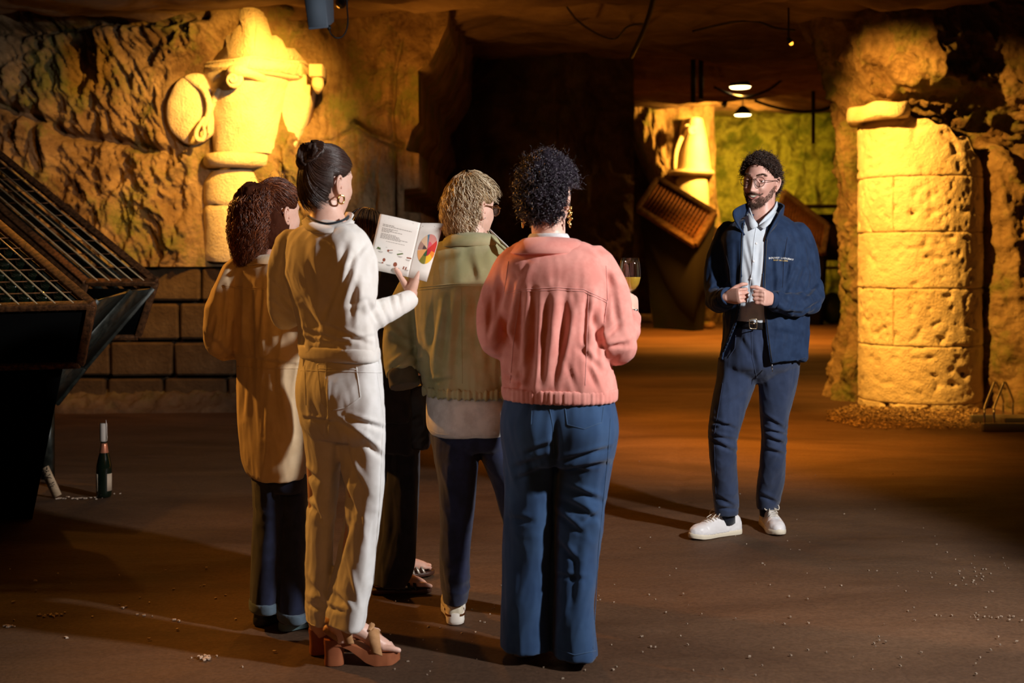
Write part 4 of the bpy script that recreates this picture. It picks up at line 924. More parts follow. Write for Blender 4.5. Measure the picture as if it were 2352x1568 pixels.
mb = MB(); tw = [(.012, -.082, .040), (-.012, -.098, .062), (-.020, -.100, .088), (.000, -.092, .104), (.022, -.080, .106), (.030, -.075, .092), (.020, -.09, .076), (0, -.10, .07)]
mb.tube([Vector(p) for p in tw], [.014, .021, .022, .022, .019, .017, .015, .010], 16, sub=6, round_end=True); mb.ell((0, -.082, .080), (.028, .024, .034)); mb.xf(MA); tm = remesh(mb, .003, 3); cloth(tm, .006, (40, 40, 14), 5)
# strands wrapping the twist
q = np.array([list(x) for x in crm([Vector(p) for p in tw], [.014, .021, .022, .022, .019, .017, .015, .010], 6)[0]]); n2 = 260; ii = np.linspace(0, len(q)-1, 26); qi = np.stack([np.interp(ii, np.arange(len(q)), q[:, c]) for c in range(3)], 1)
ph = RNG.uniform(0, 6.28, n2); aa = ph[:, None]+np.linspace(0, 2.2, 26)[None]; rr_ = .0225+.002*RNG.random(n2)
off = np.stack([np.cos(aa)*rr_[:, None], np.sin(aa)*rr_[:, None]*.5, np.sin(aa+.6)*rr_[:, None]], -1); wr = strands(xfp(MA, qi[None]+off), np.full(26, .0011), 3)
hm = join([capA, tm]); hair = part('hair', hm, mat('slick_hair', (.035, .02, .015), .5, bump=.3, bscale=150, dist=.001, spec=.3), A_); part('hair_strands', ha, HA, hair); part('hair_twist', wr, HA, hair)
cl = MB(); cl.tube([MA@Vector(p) for p in [(.006, -.088, .128), (.022, -.075, .128), (.038, -.062, .115)]], [.004, .0055, .004], 8, sub=4, round_end=True); obj('hair_clip', cl, mat('black_plastic', (.01, .01, .01), .15), hair)
# square gold hoop
er = MB(); c0 = Vector((.080, -.006, -.052)); pts = [(-.002, 0, .012), (.002, .012, .008), (.002, .014, -.008), (.002, .006, -.016), (.002, -.008, -.014), (.002, -.012, .002), (0, -.004, .012)]
er.tube([MA@(c0+Vector(p)) for p in pts], .0032, 8, sub=5); obj('earring', er, GOLD, A_)['label'] = 'squarish gold hoop earring'
er = MB(); er.tube([MA@(Vector((-.080, -.006, -.052))+Vector(p)) for p in pts], .0032, 8, sub=5); obj('earring', er, GOLD, A_)
nk = MB(); nk.tube([P(705, 506, 3.94), P(730, 512, 3.905), P(760, 514, 3.90), P(790, 505, 3.93)], .0012, 6, sub=6); obj('necklace', nk, GOLD, A_)

# open booklet in her hand
BY = 4.03; bkp = empty('booklet', P(940, 637, BY), 'open booklet held up by the woman in cream, a coloured wheel on its right page', 'booklet')
PAPER = mat('paper', (.86, .82, .76), .7); COVER = mat('booklet_cover', (.75, .72, .66), .4)
TL, SP, BS, BL = P(873, 491, BY-.02), P(966, 512, BY+.005), P(937, 636, BY-.015), P(845, 617, BY-.04)
TR, BR = P(1019, 513, BY+.018), P(980, 647, BY+.0)
def page(a, b_, c, d, bow, n=16, m_=12, dy=0):
    "a top outer, b top spine, c bottom spine, d bottom outer; bowed towards the camera"
    nrm = (b_-a).cross(d-a).normalized(); nrm = nrm if nrm.y < 0 else -nrm
    def f(s_, t_): return a.lerp(b_, s_).lerp(d.lerp(c, s_), t_)+nrm*(bow*math.sin(math.pi*s_**.8)+dy)
    return f, nrm
fl, nl = page(TL, SP, BS, BL, .008); fr_, nr = page(TR, SP, BS, BR, .007)
def sheet(f, n=18, m_=6, off=0, nrm=None): mb = MB(); mb.rings([[f(i/n, j/m_)+(nrm*off if nrm else Vector()) for i in range(n+1)] for j in range(m_+1)], closed=False); return mb
for nm, f, nr_, k_, in (('left_block', fl, nl, 3), ('right_block', fr_, nr, 5)):
    for i in range(k_): solid_obj('page', sheet(f, off=-.0009*i, nrm=nr_), PAPER, bkp, .0004)
for f, nr_, off in ((fl, nl, -.0035), (fr_, nr, -.0058)): solid_obj('cover', sheet(f, off=off, nrm=nr_), COVER, bkp, .0009)
INK = mat('grey_ink', (.22, .19, .17), .8)
def onpg(f, nrm, mb, poly, off=.0006): mb.add([f(s_, t_)+nrm*off for s_, t_ in poly], [tuple(range(len(poly)))])
tx = MB(); rs = random.Random(5)
for (t0, s0, w_, th_) in [(.04, .22, .62, .004), (.105, .13, .84, .003), (.165, .12, .27, .009), (.178+.012, .12, .72, .009), (.232, .12, .38, .008), (.252, .12, .25, .008), (.272, .12, .50, .008), (.292, .12, .20, .008), (.330, .12, .36, .008), (.350, .12, .45, .008), (.370, .12, .48, .008), (.390, .12, .67, .008), (.410, .12, .50, .008), (.455, .28, .46, .006), (.56, .30, .04, .004), (.575, .62, .10, .004), (.90, .10, .80, .003)]:
    s_ = s0
    while s_ < s0+w_:
        l = rs.uniform(.03, .07) if th_ > .004 else w_; e_ = min(s_+l, s0+w_); onpg(fl, nl, tx, [(s_, t0), (e_, t0), (e_, t0+th_), (s_, t0+th_)]); s_ = e_+.012
for (s0, t0) in [(.14, .655), (.38, .635), (.63, .67), (.84, .70), (.20, .845), (.40, .86), (.63, .88), (.86, .88)]:
    onpg(fl, nl, tx, [(s0, t0), (s0+.12, t0), (s0+.12, t0+.006), (s0, t0+.006)]); onpg(fl, nl, tx, [(s0+.02, t0+.014), (s0+.10, t0+.014), (s0+.10, t0+.019), (s0+.02, t0+.019)])
onpg(fr_, nr, tx, [(.90, .055), (.35, .055), (.35, .062), (.90, .062)]); onpg(fr_, nr, tx, [(.95, .085), (.25, .085), (.25, .089), (.95, .089)])
obj('printed_text', tx, INK, bkp, fixn=False, smooth=False)
def pcol(n_, c): return mat(n_, c, .7)
def blob(f, nrm, name, m_, shapes):
    for sh in shapes:
        mb = MB()
        if sh[0] == 'e': onpg(f, nrm, mb, [(sh[1]+sh[3]*math.cos(a), sh[2]+sh[4]*math.sin(a)) for a in np.linspace(0, 2*math.pi, 14, endpoint=False)], .0007)
        else: onpg(f, nrm, mb, sh[1], .0007)
        obj(name, mb, m_, bkp, fixn=False, smooth=False)
blob(fl, nl, 'green_picture', pcol('print_green', (.09, .14, .03)), [('e', .13, .60, .025, .018), ('e', .17, .605, .025, .015), ('p', [(.09, .615), (.21, .625), (.21, .632), (.09, .622)]), ('p', [(.60, .640), (.74, .600), (.76, .618), (.62, .660)])])
blob(fl, nl, 'brown_picture', pcol('print_brown', (.28, .07, .03)), [('e', .38, .615, .025, .020), ('p', [(.40, .60), (.48, .585), (.49, .595), (.41, .61)]), ('e', .33, .79, .035, .032), ('e', .62, .83, .048, .042), ('p', [(.86, .655), (.98, .652), (.98, .675), (.86, .678)]), ('p', [(.83, .83), (.86, .83), (.85, .885), (.82, .885)]), ('p', [(.89, .83), (.92, .83), (.91, .885), (.88, .885)]), ('e', .31, .845, .022, .014)])
blob(fl, nl, 'black_picture', pcol('print_black', (.03, .03, .03)), [('e', .10, .825, .035, .030)])
wc = (.42, .46); rx_, ry_ = .43, .262
def sector(a0, a1, r0=0, r1=1): return [(wc[0]+rx_*r*math.sin(math.radians(a)), wc[1]-ry_*r*math.cos(math.radians(a))) for a, r in ([(a, r1) for a in np.linspace(a0, a1, 12)]+([(a, r0) for a in np.linspace(a1, a0, 8)] if r0 else [(a0, 0)]))]
# s runs from the outer edge to the spine, so the sector helper mirrors x
for nm, c, a0, a1, r0, r1 in [('wheel_pink', (.72, .28, .24), -52, 8, 0, 1), ('wheel_red', (.62, .02, .01), -100, -52, .0, 1), ('wheel_orange', (.85, .24, .01), -125, -100, .45, 1), ('wheel_yellow', (.88, .50, .01), -170, -125, .45, 1), ('wheel_crimson', (.50, .01, .03), -165, -95, 0, .48), ('wheel_olive', (.22, .20, .02), -215, -172, .45, 1), ('wheel_green', (.03, .11, .04), -215, -170, 0, .48), ('wheel_light_orange', (.88, .42, .14), -262, -215, 0, 1), ('wheel_mauve', (.48, .28, .22), -300, -264, 0, 1), ('wheel_dark', (.10, .06, .06), -300, -264, 0, .5), ('wheel_cream', (.80, .55, .36), -342, -300, 0, 1), ('wheel_blue', (.08, .22, .32), -352, -340, .2, 1), ('wheel_rose', (.75, .09, .14), -50, 0, 0, .5)]:
    mb = MB(); mb.rings([[fr_(min(max(wc[0]+rx_*r*math.sin(math.radians(a)), .02), .98), wc[1]-ry_*r*math.cos(math.radians(a)))+nr*(.0007+(.0004 if r1 < .6 else 0)) for a in np.linspace(a0, a1, 14)] for r in np.linspace(max(r0, .02), r1, 8)], closed=False); obj(nm, mb, pcol(nm, c), bkp, fixn=False, smooth=False)

SK = -.55
# ============================================================ woman in the long tan overshirt (far left)
B_ = person('woman at far left of the group in long loose tan overshirt, brown curly half-up hair', P(630, 600, 4.36).xy.to_3d())
TANC = fabric('tan_cotton', (.66, .50, .30), (.72, .56, .35), bs=800, sheen=.2); NAVY = fabric('dark_navy_denim', (.012, .018, .045), (.02, .028, .07), bs=1000)
mb = MB(); torso(mb, [(588, 585, 680, 4.40, .07), (598, 545, 712, 4.40, .10), (622, 512, 738, 4.40, .13), (680, 506, 745, 4.40, .15), (760, 522, 738, 4.40, .15), (840, 535, 728, 4.40, .15), (940, 538, 722, 4.40, .16), (1030, 546, 716, 4.40, .165), (1075, 560, 712, 4.40, .165), (1092, 575, 708, 4.40, .16)])
limb(mb, [(545, 622, 4.40), (515, 690, 4.38), (500, 745, 4.37), (507, 788, 4.42), (545, 796, 4.56)], [.055, .053, .055, .056, .048])
limb(mb, [(715, 625, 4.42), (738, 700, 4.45), (735, 770, 4.5)], [.055, .052, .05])
me = remesh(mb, .0065, 4); cloth(me, .008, (7, 7, 1.3), 31)
folds(me, [(512, 660, 503, 790, 7, .012), (530, 655, 520, 800, 7, .010), (548, 660, 545, 800, 7, .012), (575, 655, 578, 860, 8, .012), (600, 650, 590, 780, 6, .008), (540, 600, 520, 650, 8, .008), (560, 880, 555, 960, 7, .008), (606, 850, 602, 1000, 8, .005), (640, 620, 650, 800, 12, .006), (495, 720, 480, 790, 6, .009), (470, 770, 530, 820, 8, .008), (550, 820, 700, 842, 4, .006)])
comp(me, 510, 790, 40, 35, .007, 60, 50); coat = part('overshirt', me, TANC, B_); bt = bvh(me)
mbp = MB(); seam('s', bt, [(512, 655), (560, 660), (620, 661)], None, None, .0018, mb=mbp); seam('s', bt, [(513, 659), (560, 664), (620, 665)], None, None, .0012, mb=mbp); seam('s', bt, [(540, 840), (600, 846), (690, 846)], None, None, .0014, mb=mbp); obj('stitching', mbp, TANC, coat)
mb = MB(); ribbon(mb, [(580, 592, 4.36), (605, 586, 4.31), (635, 585, 4.305), (665, 586, 4.31), (685, 592, 4.36)], [(-.6, -.2, -.6), (-.4, -.5, -.6), (0, -.6, -.7), (.4, -.5, -.6), (.6, -.2, -.6)], .045); solid_obj('collar', mb, TANC, coat, .006)
mb = MB(); torso(mb, [(1040, 572, 706, 4.40, .12), (1085, 576, 706, 4.40, .12), (1120, 578, 704, 4.40, .11)]); torso(mb, [(1060, 576, 648, 4.38, .09), (1180, 580, 648, 4.38, .085), (1300, 577, 645, 4.36, .085), (1385, 575, 642, 4.36, .085)]); torso(mb, [(1060, 636, 706, 4.42, .09), (1200, 640, 706, 4.40, .085), (1330, 640, 706, 4.36, .085), (1405, 640, 707, 4.34, .085)])
me = remesh(mb, .008, 4); cloth(me, .006, (7, 7, 2), 41); comp(me, 600, 1180, 40, 30, .008, 0); jb = part('jeans', me, NAVY, B_)
mb = MB(); torso(mb, [(1372, 572, 644, 4.36, .09), (1376, 570, 646, 4.36, .093), (1398, 570, 646, 4.36, .093)], sub=3); torso(mb, [(1396, 636, 710, 4.34, .09), (1399, 634, 712, 4.34, .093), (1420, 634, 712, 4.34, .093)], sub=3); part('turned_cuff', remesh(mb, .007, 2), fabric('pale_cuff_denim', (.10, .15, .20)), jb)
MBh = place(None, P(634, 492, 4.42), -38, -2, 0, .97)
core = core_body([([(612, 1000, 4.40), (612, 1200, 4.38), (610, 1390, 4.36)], [.07, .05, .04]), ([(672, 1000, 4.42), (673, 1200, 4.40), (673, 1400, 4.34)], [.07, .05, .04])], [([(540, 620, 4.4), (505, 740, 4.38), (545, 794, 4.55)], [.04, .035, .028])], [([(630, 620, 4.42), (630, 800, 4.41), (640, 1000, 4.4)], [.10, .11, .11])])
lh = hand(P(560, 795, 4.62), (.5, .8, .1), (.5, -.4, -.4), -1, sc=.9, fore=P(545, 796, 4.56))
body_obj(B_, MBh, [lh], [core], SKINW, neck=([(630, 530, 4.42), (630, 575, 4.41), (630, 615, 4.41)], [.054, .052, .075]))
HB = hair_mat('auburn_brown_hair', (.04, .010, .005), (.34, .11, .04), .34, c=(.12, .034, .014)); capB = haircap(-.095, -.03, .07, lambda c: .011+0*c[:, 0], MBh, HB, B_, .003, 40)
mb = MB(); mb.tube([MBh@Vector(p) for p in [(0, -.07, .085), (-.01, -.105, .07), (-.012, -.115, .02), (-.015, -.11, -.05), (-.03, -.10, -.12), (-.04, -.09, -.18)]], [.03, .045, .062, .066, .055, .02], 18, sub=5, round_end=True); mb.ell(MBh@Vector((0, -.04, -.04)), (.078, .075, .10)); pm = remesh(mb, .005, 3); cloth(pm, .014, (14, 14, 6), 8)
n = 2000; k = 26; t = np.linspace(0, 1, k); a0 = RNG.uniform(0, 6.28, n); rr_ = .9+.25*RNG.random(n)
cx = np.interp(t, [0, .1, .3, .6, 1], [0, -.005, -.012, -.02, -.04]); cy = np.interp(t, [0, .1, .3, .6, 1], [-.06, -.09, -.115, -.11, -.095]); cz = np.interp(t, [0, .1, .3, 1], [.10, .085, .03, -.20]); rw = np.interp(t, [0, .08, .3, .6, .85, 1], [.016, .045, .070, .074, .058, .038])
ln = RNG.uniform(.65, 1.08, n); tt = t[None]*ln[:, None]; ang = a0[:, None]+.5*np.sin(tt*5+a0[:, None])
f_ = lambda arr: np.interp(tt, t, arr); wv = .009*np.sin(tt*RNG.uniform(22, 40, n)[:, None]+RNG.uniform(0, 6.28, n)[:, None])*np.minimum(1, tt*4); wv2 = .009*np.cos(tt*RNG.uniform(22, 40, n)[:, None]+RNG.uniform(0, 6, n)[:, None])*np.minimum(1, tt*4)
pth = np.stack([f_(cx)+f_(rw)*rr_[:, None]*np.cos(ang)+wv, f_(cy)+f_(rw)*.8*rr_[:, None]*np.sin(ang)+wv2, f_(cz)+.4*wv], -1)
st = strands(xfp(MBh, pth), np.interp(t, [0, .5, 1], [.0009, .0012, .0004]), 3)
n = 2000; p0, nn = scalp(n, -.09, -.02, .066); tg = np.array([0, -.085, .085]); td = tg/rad3; td /= np.linalg.norm(td); k = 12; t = np.linspace(0, 1, k); sd = p0/rad3
pth = sd[:, None]*(1-t)[None, :, None]+td*t[None, :, None]; pth /= np.linalg.norm(pth, axis=2, keepdims=True); pth = pth*(rad3+.013+.006*RNG.random(n)[:, None, None]+.004*np.sin(t*12+RNG.uniform(0, 6, (n, 1)))[..., None]); s2 = strands(xfp(MBh, pth), np.interp(t, [0, .2, 1], [.0004, .0011, .0009]), 3)
hair = part('hair', join([capB, pm]), capmat((.05, .015, .007)), B_); part('hair_curls', st, HB, hair); part('hair_strands', s2, HB, hair); part('flyaway_hair', strands(curls(90, MBh, 0, 0, .06, .006, 1.5, k=14, base=.016), np.linspace(.0008, .0003, 14), 3), HB, hair)
cl = MB(); cl.ell(MBh@Vector((0, -.10, .092)), (.016, .012, .012)); obj('hair_clip', cl, BLACK, hair)
DSH = mat('dark_shoe_leather', (.02, .03, .035), .5); sneaker(B_, (P(612, 600, 4.36).x, 4.40, 0), -30, .25, DSH, DSH, laces=False); sneaker(B_, (P(676, 600, 4.30).x, 4.33, 0), -50, .25, DSH, mat('grey_sole', (.10, .16, .17), .6), laces=False)

SK = -.25
# ============================================================ woman in the olive jacket (middle)
C_ = person('woman in the middle in faded olive jacket over long white shirt, short blonde hair', P(1075, 600, 4.42).xy.to_3d())
OLIVE = fabric('faded_olive_cotton', (.34, .34, .17), (.44, .42, .24), bs=800, sheen=.15, nscale=9); OLIN = fabric('olive_lining', (.10, .085, .05)); SHIRT = fabric('white_poplin', (.74, .74, .74), bs=1200); NAVY2 = fabric('navy_trouser', (.010, .014, .035), (.016, .022, .06), bs=900)
mb = MB(); torso(mb, [(552, 1020, 1140, 4.44, .075, -.03), (564, 990, 1165, 4.43, .10, -.04), (590, 966, 1192, 4.43, .13, -.05), (640, 958, 1200, 4.42, .15, -.05), (700, 950, 1197, 4.42, .155, -.04), (800, 956, 1190, 4.42, .16, -.03), (870, 968, 1180, 4.42, .155, -.03), (898, 974, 1172, 4.42, .150, -.03)])
limb(mb, [(988, 605, 4.46), (945, 680, 4.50), (916, 760, 4.50)], [.062, .064, .062]); limb(mb, [(922, 745, 4.50), (918, 800, 4.48), (924, 858, 4.43)], [.058, .062, .060])
limb(mb, [(1185, 610, 4.36), (1210, 700, 4.34), (1215, 780, 4.36), (1225, 770, 4.5)], [.06, .06, .055, .045])
me = remesh(mb, .0065, 4); cloth(me, .008, (7, 7, 1.6), 51, mask=lambda u, v, c: .4+.6*sst(600, 700, v))
folds(me, [(1005, 690, 975, 860, 9, .010), (1030, 680, 1015, 850, 9, .010), (1060, 680, 1058, 780, 7, .008), (1090, 680, 1092, 840, 9, .008), (1080, 600, 1095, 650, 8, .004), (1125, 680, 1125, 860, 10, .006), (965, 770, 990, 880, 8, .010), (885, 760, 940, 800, 7, .010), (890, 720, 930, 770, 8, .009), (900, 870, 965, 830, 5, .010), (890, 850, 960, 800, 6, .010), (1050, 700, 1045, 900, 9, .008), (975, 880, 1040, 870, 5, .008)])
comp(me, 915, 775, 40, 40, .009, 30, 45); comp(me, 920, 860, 45, 22, .007, 20, 60); comp(me, 1010, 900, 50, 14, .008, 90, 80)
jk = part('jacket', me, OLIVE, C_); bt = bvh(me)
mbp = MB(); seam('s', bt, [(962, 660), (1040, 652), (1120, 652), (1185, 660)], None, None, .0016, mb=mbp); seam('s', bt, [(962, 666), (1040, 657), (1120, 657), (1185, 665)], None, None, .0013, mb=mbp); seam('s', bt, [(1060, 660), (1062, 880)], None, None, .0013, mb=mbp); obj('stitching', mbp, OLIVE, jk)
mb = MB(); torso(mb, [(886, 970, 1178, 4.42, .155, -.03), (890, 968, 1180, 4.42, .158, -.03), (904, 970, 1178, 4.42, .158, -.03), (908, 973, 1175, 4.42, .153, -.03)], sub=3); me = remesh(mb, .006, 2); co = get_co(me); no = get_no(me); set_co(me, co+no*(.004*np.sin(co[:, 0]*330)+.003*np.sin(co[:, 0]*190))[:, None]); part('gathered_hem', me, OLIVE, jk)
mb = MB(); ribbon(mb, [(1142, 545, 4.38), (1122, 537, 4.355), (1082, 534, 4.35), (1042, 538, 4.37), (1022, 548, 4.42)], [(.6, -.2, -.6), (.35, -.5, -.8), (0, -.5, -.85), (-.35, -.4, -.8), (-.5, -.1, -.8)], [.04, .052, .056, .052, .04])
ribbon(mb, [(1192, 594, 4.28), (1170, 582, 4.27), (1150, 566, 4.31), (1130, 545, 4.38)], [(-.6, .2, .5), (-.6, .2, .6), (-.6, .2, .6), (-.5, .2, .7)], .03); solid_obj('collar', mb, OLIVE, jk, .006)
mb = MB(); ribbon(mb, [(1176, 580, 4.33), (1150, 555, 4.37), (1132, 538, 4.41)], [(-.5, 0, .8)]*3, .022); solid_obj('shirt_collar', mb, SHIRT, jk, .004)
mb = MB(); limb(mb, [(924, 852, 4.43), (930, 888, 4.41)], [.054, .056], 24, 3); part('sleeve_lining', remesh(mb, .006, 1), OLIN, jk)
mb = MB(); torso(mb, [(880, 982, 1164, 4.42, .135, -.03), (940, 978, 1168, 4.42, .145, -.03), (975, 978, 1166, 4.42, .148, -.03), (990, 984, 1162, 4.42, .146, -.03), (997, 992, 1156, 4.42, .14, -.03)]); me = remesh(mb, .006, 3); cloth(me, .005, (6, 6, 2), 61); sh_ = part('shirt', me, SHIRT, C_); bt = bvh(me); seam('hem_stitching', bt, [(985, 985), (1005, 996), (1060, 1001), (1140, 999)], SHIRT, sh_, .001)
mb = MB(); torso(mb, [(930, 990, 1160, 4.42, .12), (980, 988, 1162, 4.42, .13), (1015, 990, 1162, 4.42, .125), (1030, 1000, 1155, 4.42, .11)])
torso(mb, [(990, 990, 1092, 4.42, .10), (1050, 997, 1100, 4.40, .10), (1110, 1007, 1094, 4.40, .09), (1200, 1010, 1086, 4.40, .08), (1290, 1009, 1083, 4.40, .08), (1340, 1012, 1080, 4.40, .078), (1385, 1018, 1070, 4.40, .06)], n=2.1)
torso(mb, [(990, 1085, 1164, 4.42, .10), (1050, 1104, 1172, 4.42, .095), (1110, 1130, 1196, 4.43, .088), (1200, 1152, 1226, 4.44, .08), (1290, 1190, 1262, 4.45, .075), (1350, 1222, 1282, 4.45, .068), (1380, 1238, 1286, 4.45, .056)], n=2.1)
me = remesh(mb, .007, 4); cloth(me, .006, (7, 7, 2), 71); comp(me, 1050, 1340, 45, 45, .008, 0, 50); comp(me, 1045, 1180, 50, 50, .006, -20, 45); part('trousers', me, NAVY2, C_)
MC = place(None, P(1082, 480, 4.45), -42, -5, 0, .97)
core = core_body([([(1040, 960, 4.42), (1050, 1180, 4.4), (1045, 1375, 4.4)], [.07, .05, .035]), ([(1115, 960, 4.42), (1180, 1180, 4.44), (1260, 1375, 4.45)], [.07, .05, .035])], [([(985, 605, 4.46), (916, 750, 4.5), (940, 845, 4.56)], [.04, .035, .028]), ([(1180, 610, 4.37), (1212, 770, 4.36), (1222, 765, 4.48)], [.04, .035, .028])], [([(1080, 590, 4.43), (1078, 760, 4.42), (1075, 950, 4.42)], [.10, .11, .11])])
lh = hand(P(960, 850, 4.62), (.9, .5, .1), (.3, .3, -.9), -1, (40, 50, 30), sc=.85, fore=P(940, 845, 4.56))
body_obj(C_, MC, [lh], [core], SKINW, neck=([(1080, 515, 4.45), (1080, 545, 4.44), (1080, 590, 4.43)], [.056, .055, .08]))
HC = hair_mat('streaked_blonde_hair', (.16, .085, .035), (.90, .80, .60), .34, c=(.60, .46, .27)); capC = haircap(-.098, -.028, .068, lambda c: .014+.010*sst(-.02, -.09, c[:, 1]), MC, HC, C_, .003, 30)
def layered(n, M_, crown, h0, h1, k=20, zb=-.095, zs=-.03, hf=.064, L0=.07, L1=.13, wave=.005, wf=16, flick=.012, side=.25):
    p0, nn = scalp(n, zb, zs, hf); cd_ = np.array(crown)/rad3; cd_ /= np.linalg.norm(cd_); s = p0/rad3; s /= np.linalg.norm(s, axis=1)[:, None]
    tan = s-cd_*(s@cd_)[:, None]; tan /= np.linalg.norm(tan, axis=1)[:, None]+1e-6; a0_ = np.arccos(np.clip(s@cd_, -1, 1)); t = np.linspace(0, 1, k); sp = RNG.uniform(L0, L1, n)/.095
    bi = np.cross(cd_, tan); a = a0_[:, None]+sp[:, None]*t; a = np.minimum(a, 2.75)
    ph = RNG.uniform(0, 6.28, n)[:, None]; sway = (side*t[None]**1.5*RNG.uniform(.2, 1, n)[:, None]+wave/.09*np.sin(t[None]*wf*RNG.uniform(.7, 1.3, n)[:, None]+ph))
    d = cd_*np.cos(a)[..., None]+(tan[:, None]*np.cos(sway)[..., None]+bi[:, None]*np.sin(sway)[..., None])*np.sin(a)[..., None]
    hgt = (h0+(h1-h0)*RNG.random(n))[:, None]+flick*t[None]**4*RNG.uniform(0, 1, n)[:, None]+.3*wave*np.cos(t[None]*wf+ph); return xfp(M_, d*(rad3+hgt[..., None]))
t20 = np.linspace(0, 1, 20)
st = strands(earclear(MC, layered(5200, MC, (0, -.03, .118), .010, .030, wave=.007, wf=12, flick=.016)), np.interp(t20, [0, .3, .8, 1], [.0005, .0013, .0011, .0003]), 3)
hair = part('hair', capC, capmat((.30, .20, .10)), C_); part('hair_strands', st, HC, hair)
TORT = mat('tortoiseshell', (.22, .08, .02), .2, col2=(.05, .02, .01), nscale=150)
def glasses(parent, M_, m, rx=.0215, rz=.0205, y=.098, wire=.0011, lens=True, z0=.004):
    mb = MB()
    for s_ in (-1, 1):
        mb.tube([(s_*.0335+rx*math.cos(a), y-.004*abs(math.cos(a)), z0+rz*math.sin(a)) for a in np.linspace(0, 2*math.pi, 33)], wire, 6)
        mb.tube([(s_*.055, y-.004, z0+.006), (s_*.068, y-.012, z0+.007), (s_*.075, y-.05, z0+.006), (s_*.077, 0, z0+.006), (s_*.076, -.016, z0-.004), (s_*.076, -.022, z0-.022)], wire*1.1, 6, sub=3)
    mb.tube([(-.012, y, z0+.006), (-.006, y+.003, z0+.010), (.006, y+.003, z0+.010), (.012, y, z0+.006)], wire, 6, sub=3)
    mb.xf(M_); g = obj('glasses', mb, m, parent)
    if lens:
        for s_ in (-1, 1):
            lb = MB(); lb.add([(s_*.0335+(rx-.0005)*math.cos(a), y-.003, z0+(rz-.0005)*math.sin(a)) for a in np.linspace(0, 2*math.pi, 28, endpoint=False)], [tuple(range(28))]); lb.xf(M_); solid_obj('lens', lb, LENS, g, .0008)
    return g
LENS = thin_glass('clear_lens', gl=.03)
glasses(C_, MC, TORT, .024, .020, .100, .0022)
st_ = MB(); st_.ell(MC@Vector((.079, -.004, -.036)), (.0022, .0022, .0022), 8, 6); obj('ear_stud', st_, SILVER, C_)
CRM = mat('cream_shoe_leather', (.62, .56, .42), .5); SOLW = mat('white_rubber', (.78, .74, .66), .6); GLD = mat('rose_gold_foil', (.8, .45, .2), .22, 1)
s1 = sneaker(C_, (P(1044, 600, 4.42).x, 4.42, 0), 6, .25, CRM, SOLW, laces=False, tall=1.5, stripe=GLD, label='cream slip-on shoe with gold heel band'); s2 = sneaker(C_, (P(1268, 600, 4.46).x, 4.47, 0), -35, .25, CRM, SOLW, laces=False, tall=1.5, stripe=GLD)

SK = -.2
# ============================================================ woman in the pink jacket (right of the group)
D_ = person('woman in coral pink denim jacket and blue jeans, short dark curls, holding a wine glass', P(1275, 600, 3.98).xy.to_3d())
PINK = fabric('coral_denim', (.80, .30, .25), (.90, .38, .32), bs=900, sheen=.15, nscale=14); JEAN = fabric('blue_denim', (.020, .055, .14), (.035, .085, .19), bs=1100, nscale=7, lo=.35, hi=.65)
mb = MB(); torso(mb, [(556, 1190, 1340, 4.0, .075), (566, 1172, 1362, 4.0, .10), (585, 1150, 1384, 3.99, .125), (620, 1140, 1402, 3.98, .15), (690, 1140, 1402, 3.98, .16), (760, 1146, 1398, 3.98, .165), (830, 1150, 1400, 3.98, .17), (880, 1153, 1411, 3.98, .175), (898, 1156, 1413, 3.98, .172)])
limb(mb, [(1178, 606, 3.99), (1148, 670, 4.0), (1137, 735, 3.99), (1144, 782, 3.97), (1168, 790, 4.12)], [.058, .060, .060, .056, .045])
limb(mb, [(1368, 606, 3.95), (1400, 670, 3.92), (1408, 740, 3.90), (1416, 792, 3.90), (1432, 770, 4.02), (1446, 742, 4.12)], [.062, .064, .066, .064, .050, .040])
me = remesh(mb, .006, 4); cloth(me, .008, (7, 7, 1.6), 81, mask=lambda u, v, c: .35+.65*sst(600, 680, v))
folds(me, [(1195, 670, 1188, 850, 9, .013), (1228, 670, 1218, 880, 9, .013), (1262, 668, 1240, 880, 10, .010), (1300, 670, 1288, 800, 9, .011), (1315, 680, 1268, 895, 9, .010), (1350, 680, 1340, 800, 8, .013), (1362, 720, 1385, 800, 9, .013), (1372, 700, 1352, 770, 8, .010), (1160, 640, 1125, 760, 9, .010), (1180, 630, 1150, 800, 9, .012), (1130, 680, 1118, 770, 7, .008), (1150, 730, 1175, 800, 7, .010), (1160, 860, 1200, 890, 7, .010),
           (1380, 750, 1370, 830, 7, .010), (1400, 640, 1420, 760, 9, .007), (1390, 800, 1440, 790, 6, .010), (1385, 780, 1430, 740, 6, .009), (1376, 600, 1410, 660, 8, .006), (1330, 800, 1380, 850, 8, .008), (1200, 850, 1185, 900, 7, .008), (1300, 830, 1320, 890, 7, .004), (1350, 840, 1370, 890, 7, .007), (1210, 600, 1180, 660, 9, .006)])
comp(me, 1150, 775, 35, 40, .008, 35, 50); comp(me, 1412, 795, 45, 35, .009, 20, 50); comp(me, 1375, 720, 30, 60, .006, 70, 45)
jk = part('denim_jacket', me, PINK, D_); bt = bvh(me); mbp = MB()
for pts in ([(1158, 672), (1200, 664), (1280, 660), (1340, 664), (1395, 690)], [(1158, 677), (1200, 669), (1280, 665), (1340, 669), (1395, 695)], [(1196, 668), (1180, 780), (1172, 880)], [(1352, 668), (1348, 780), (1344, 885)], [(1395, 690), (1388, 740)], [(1168, 600), (1158, 672)], [(1392, 610), (1396, 690)]): seam('s', bt, pts, None, None, .0011, mb=mbp)
obj('stitching', mbp, fabric('pink_thread', (.86, .42, .38)), jk)
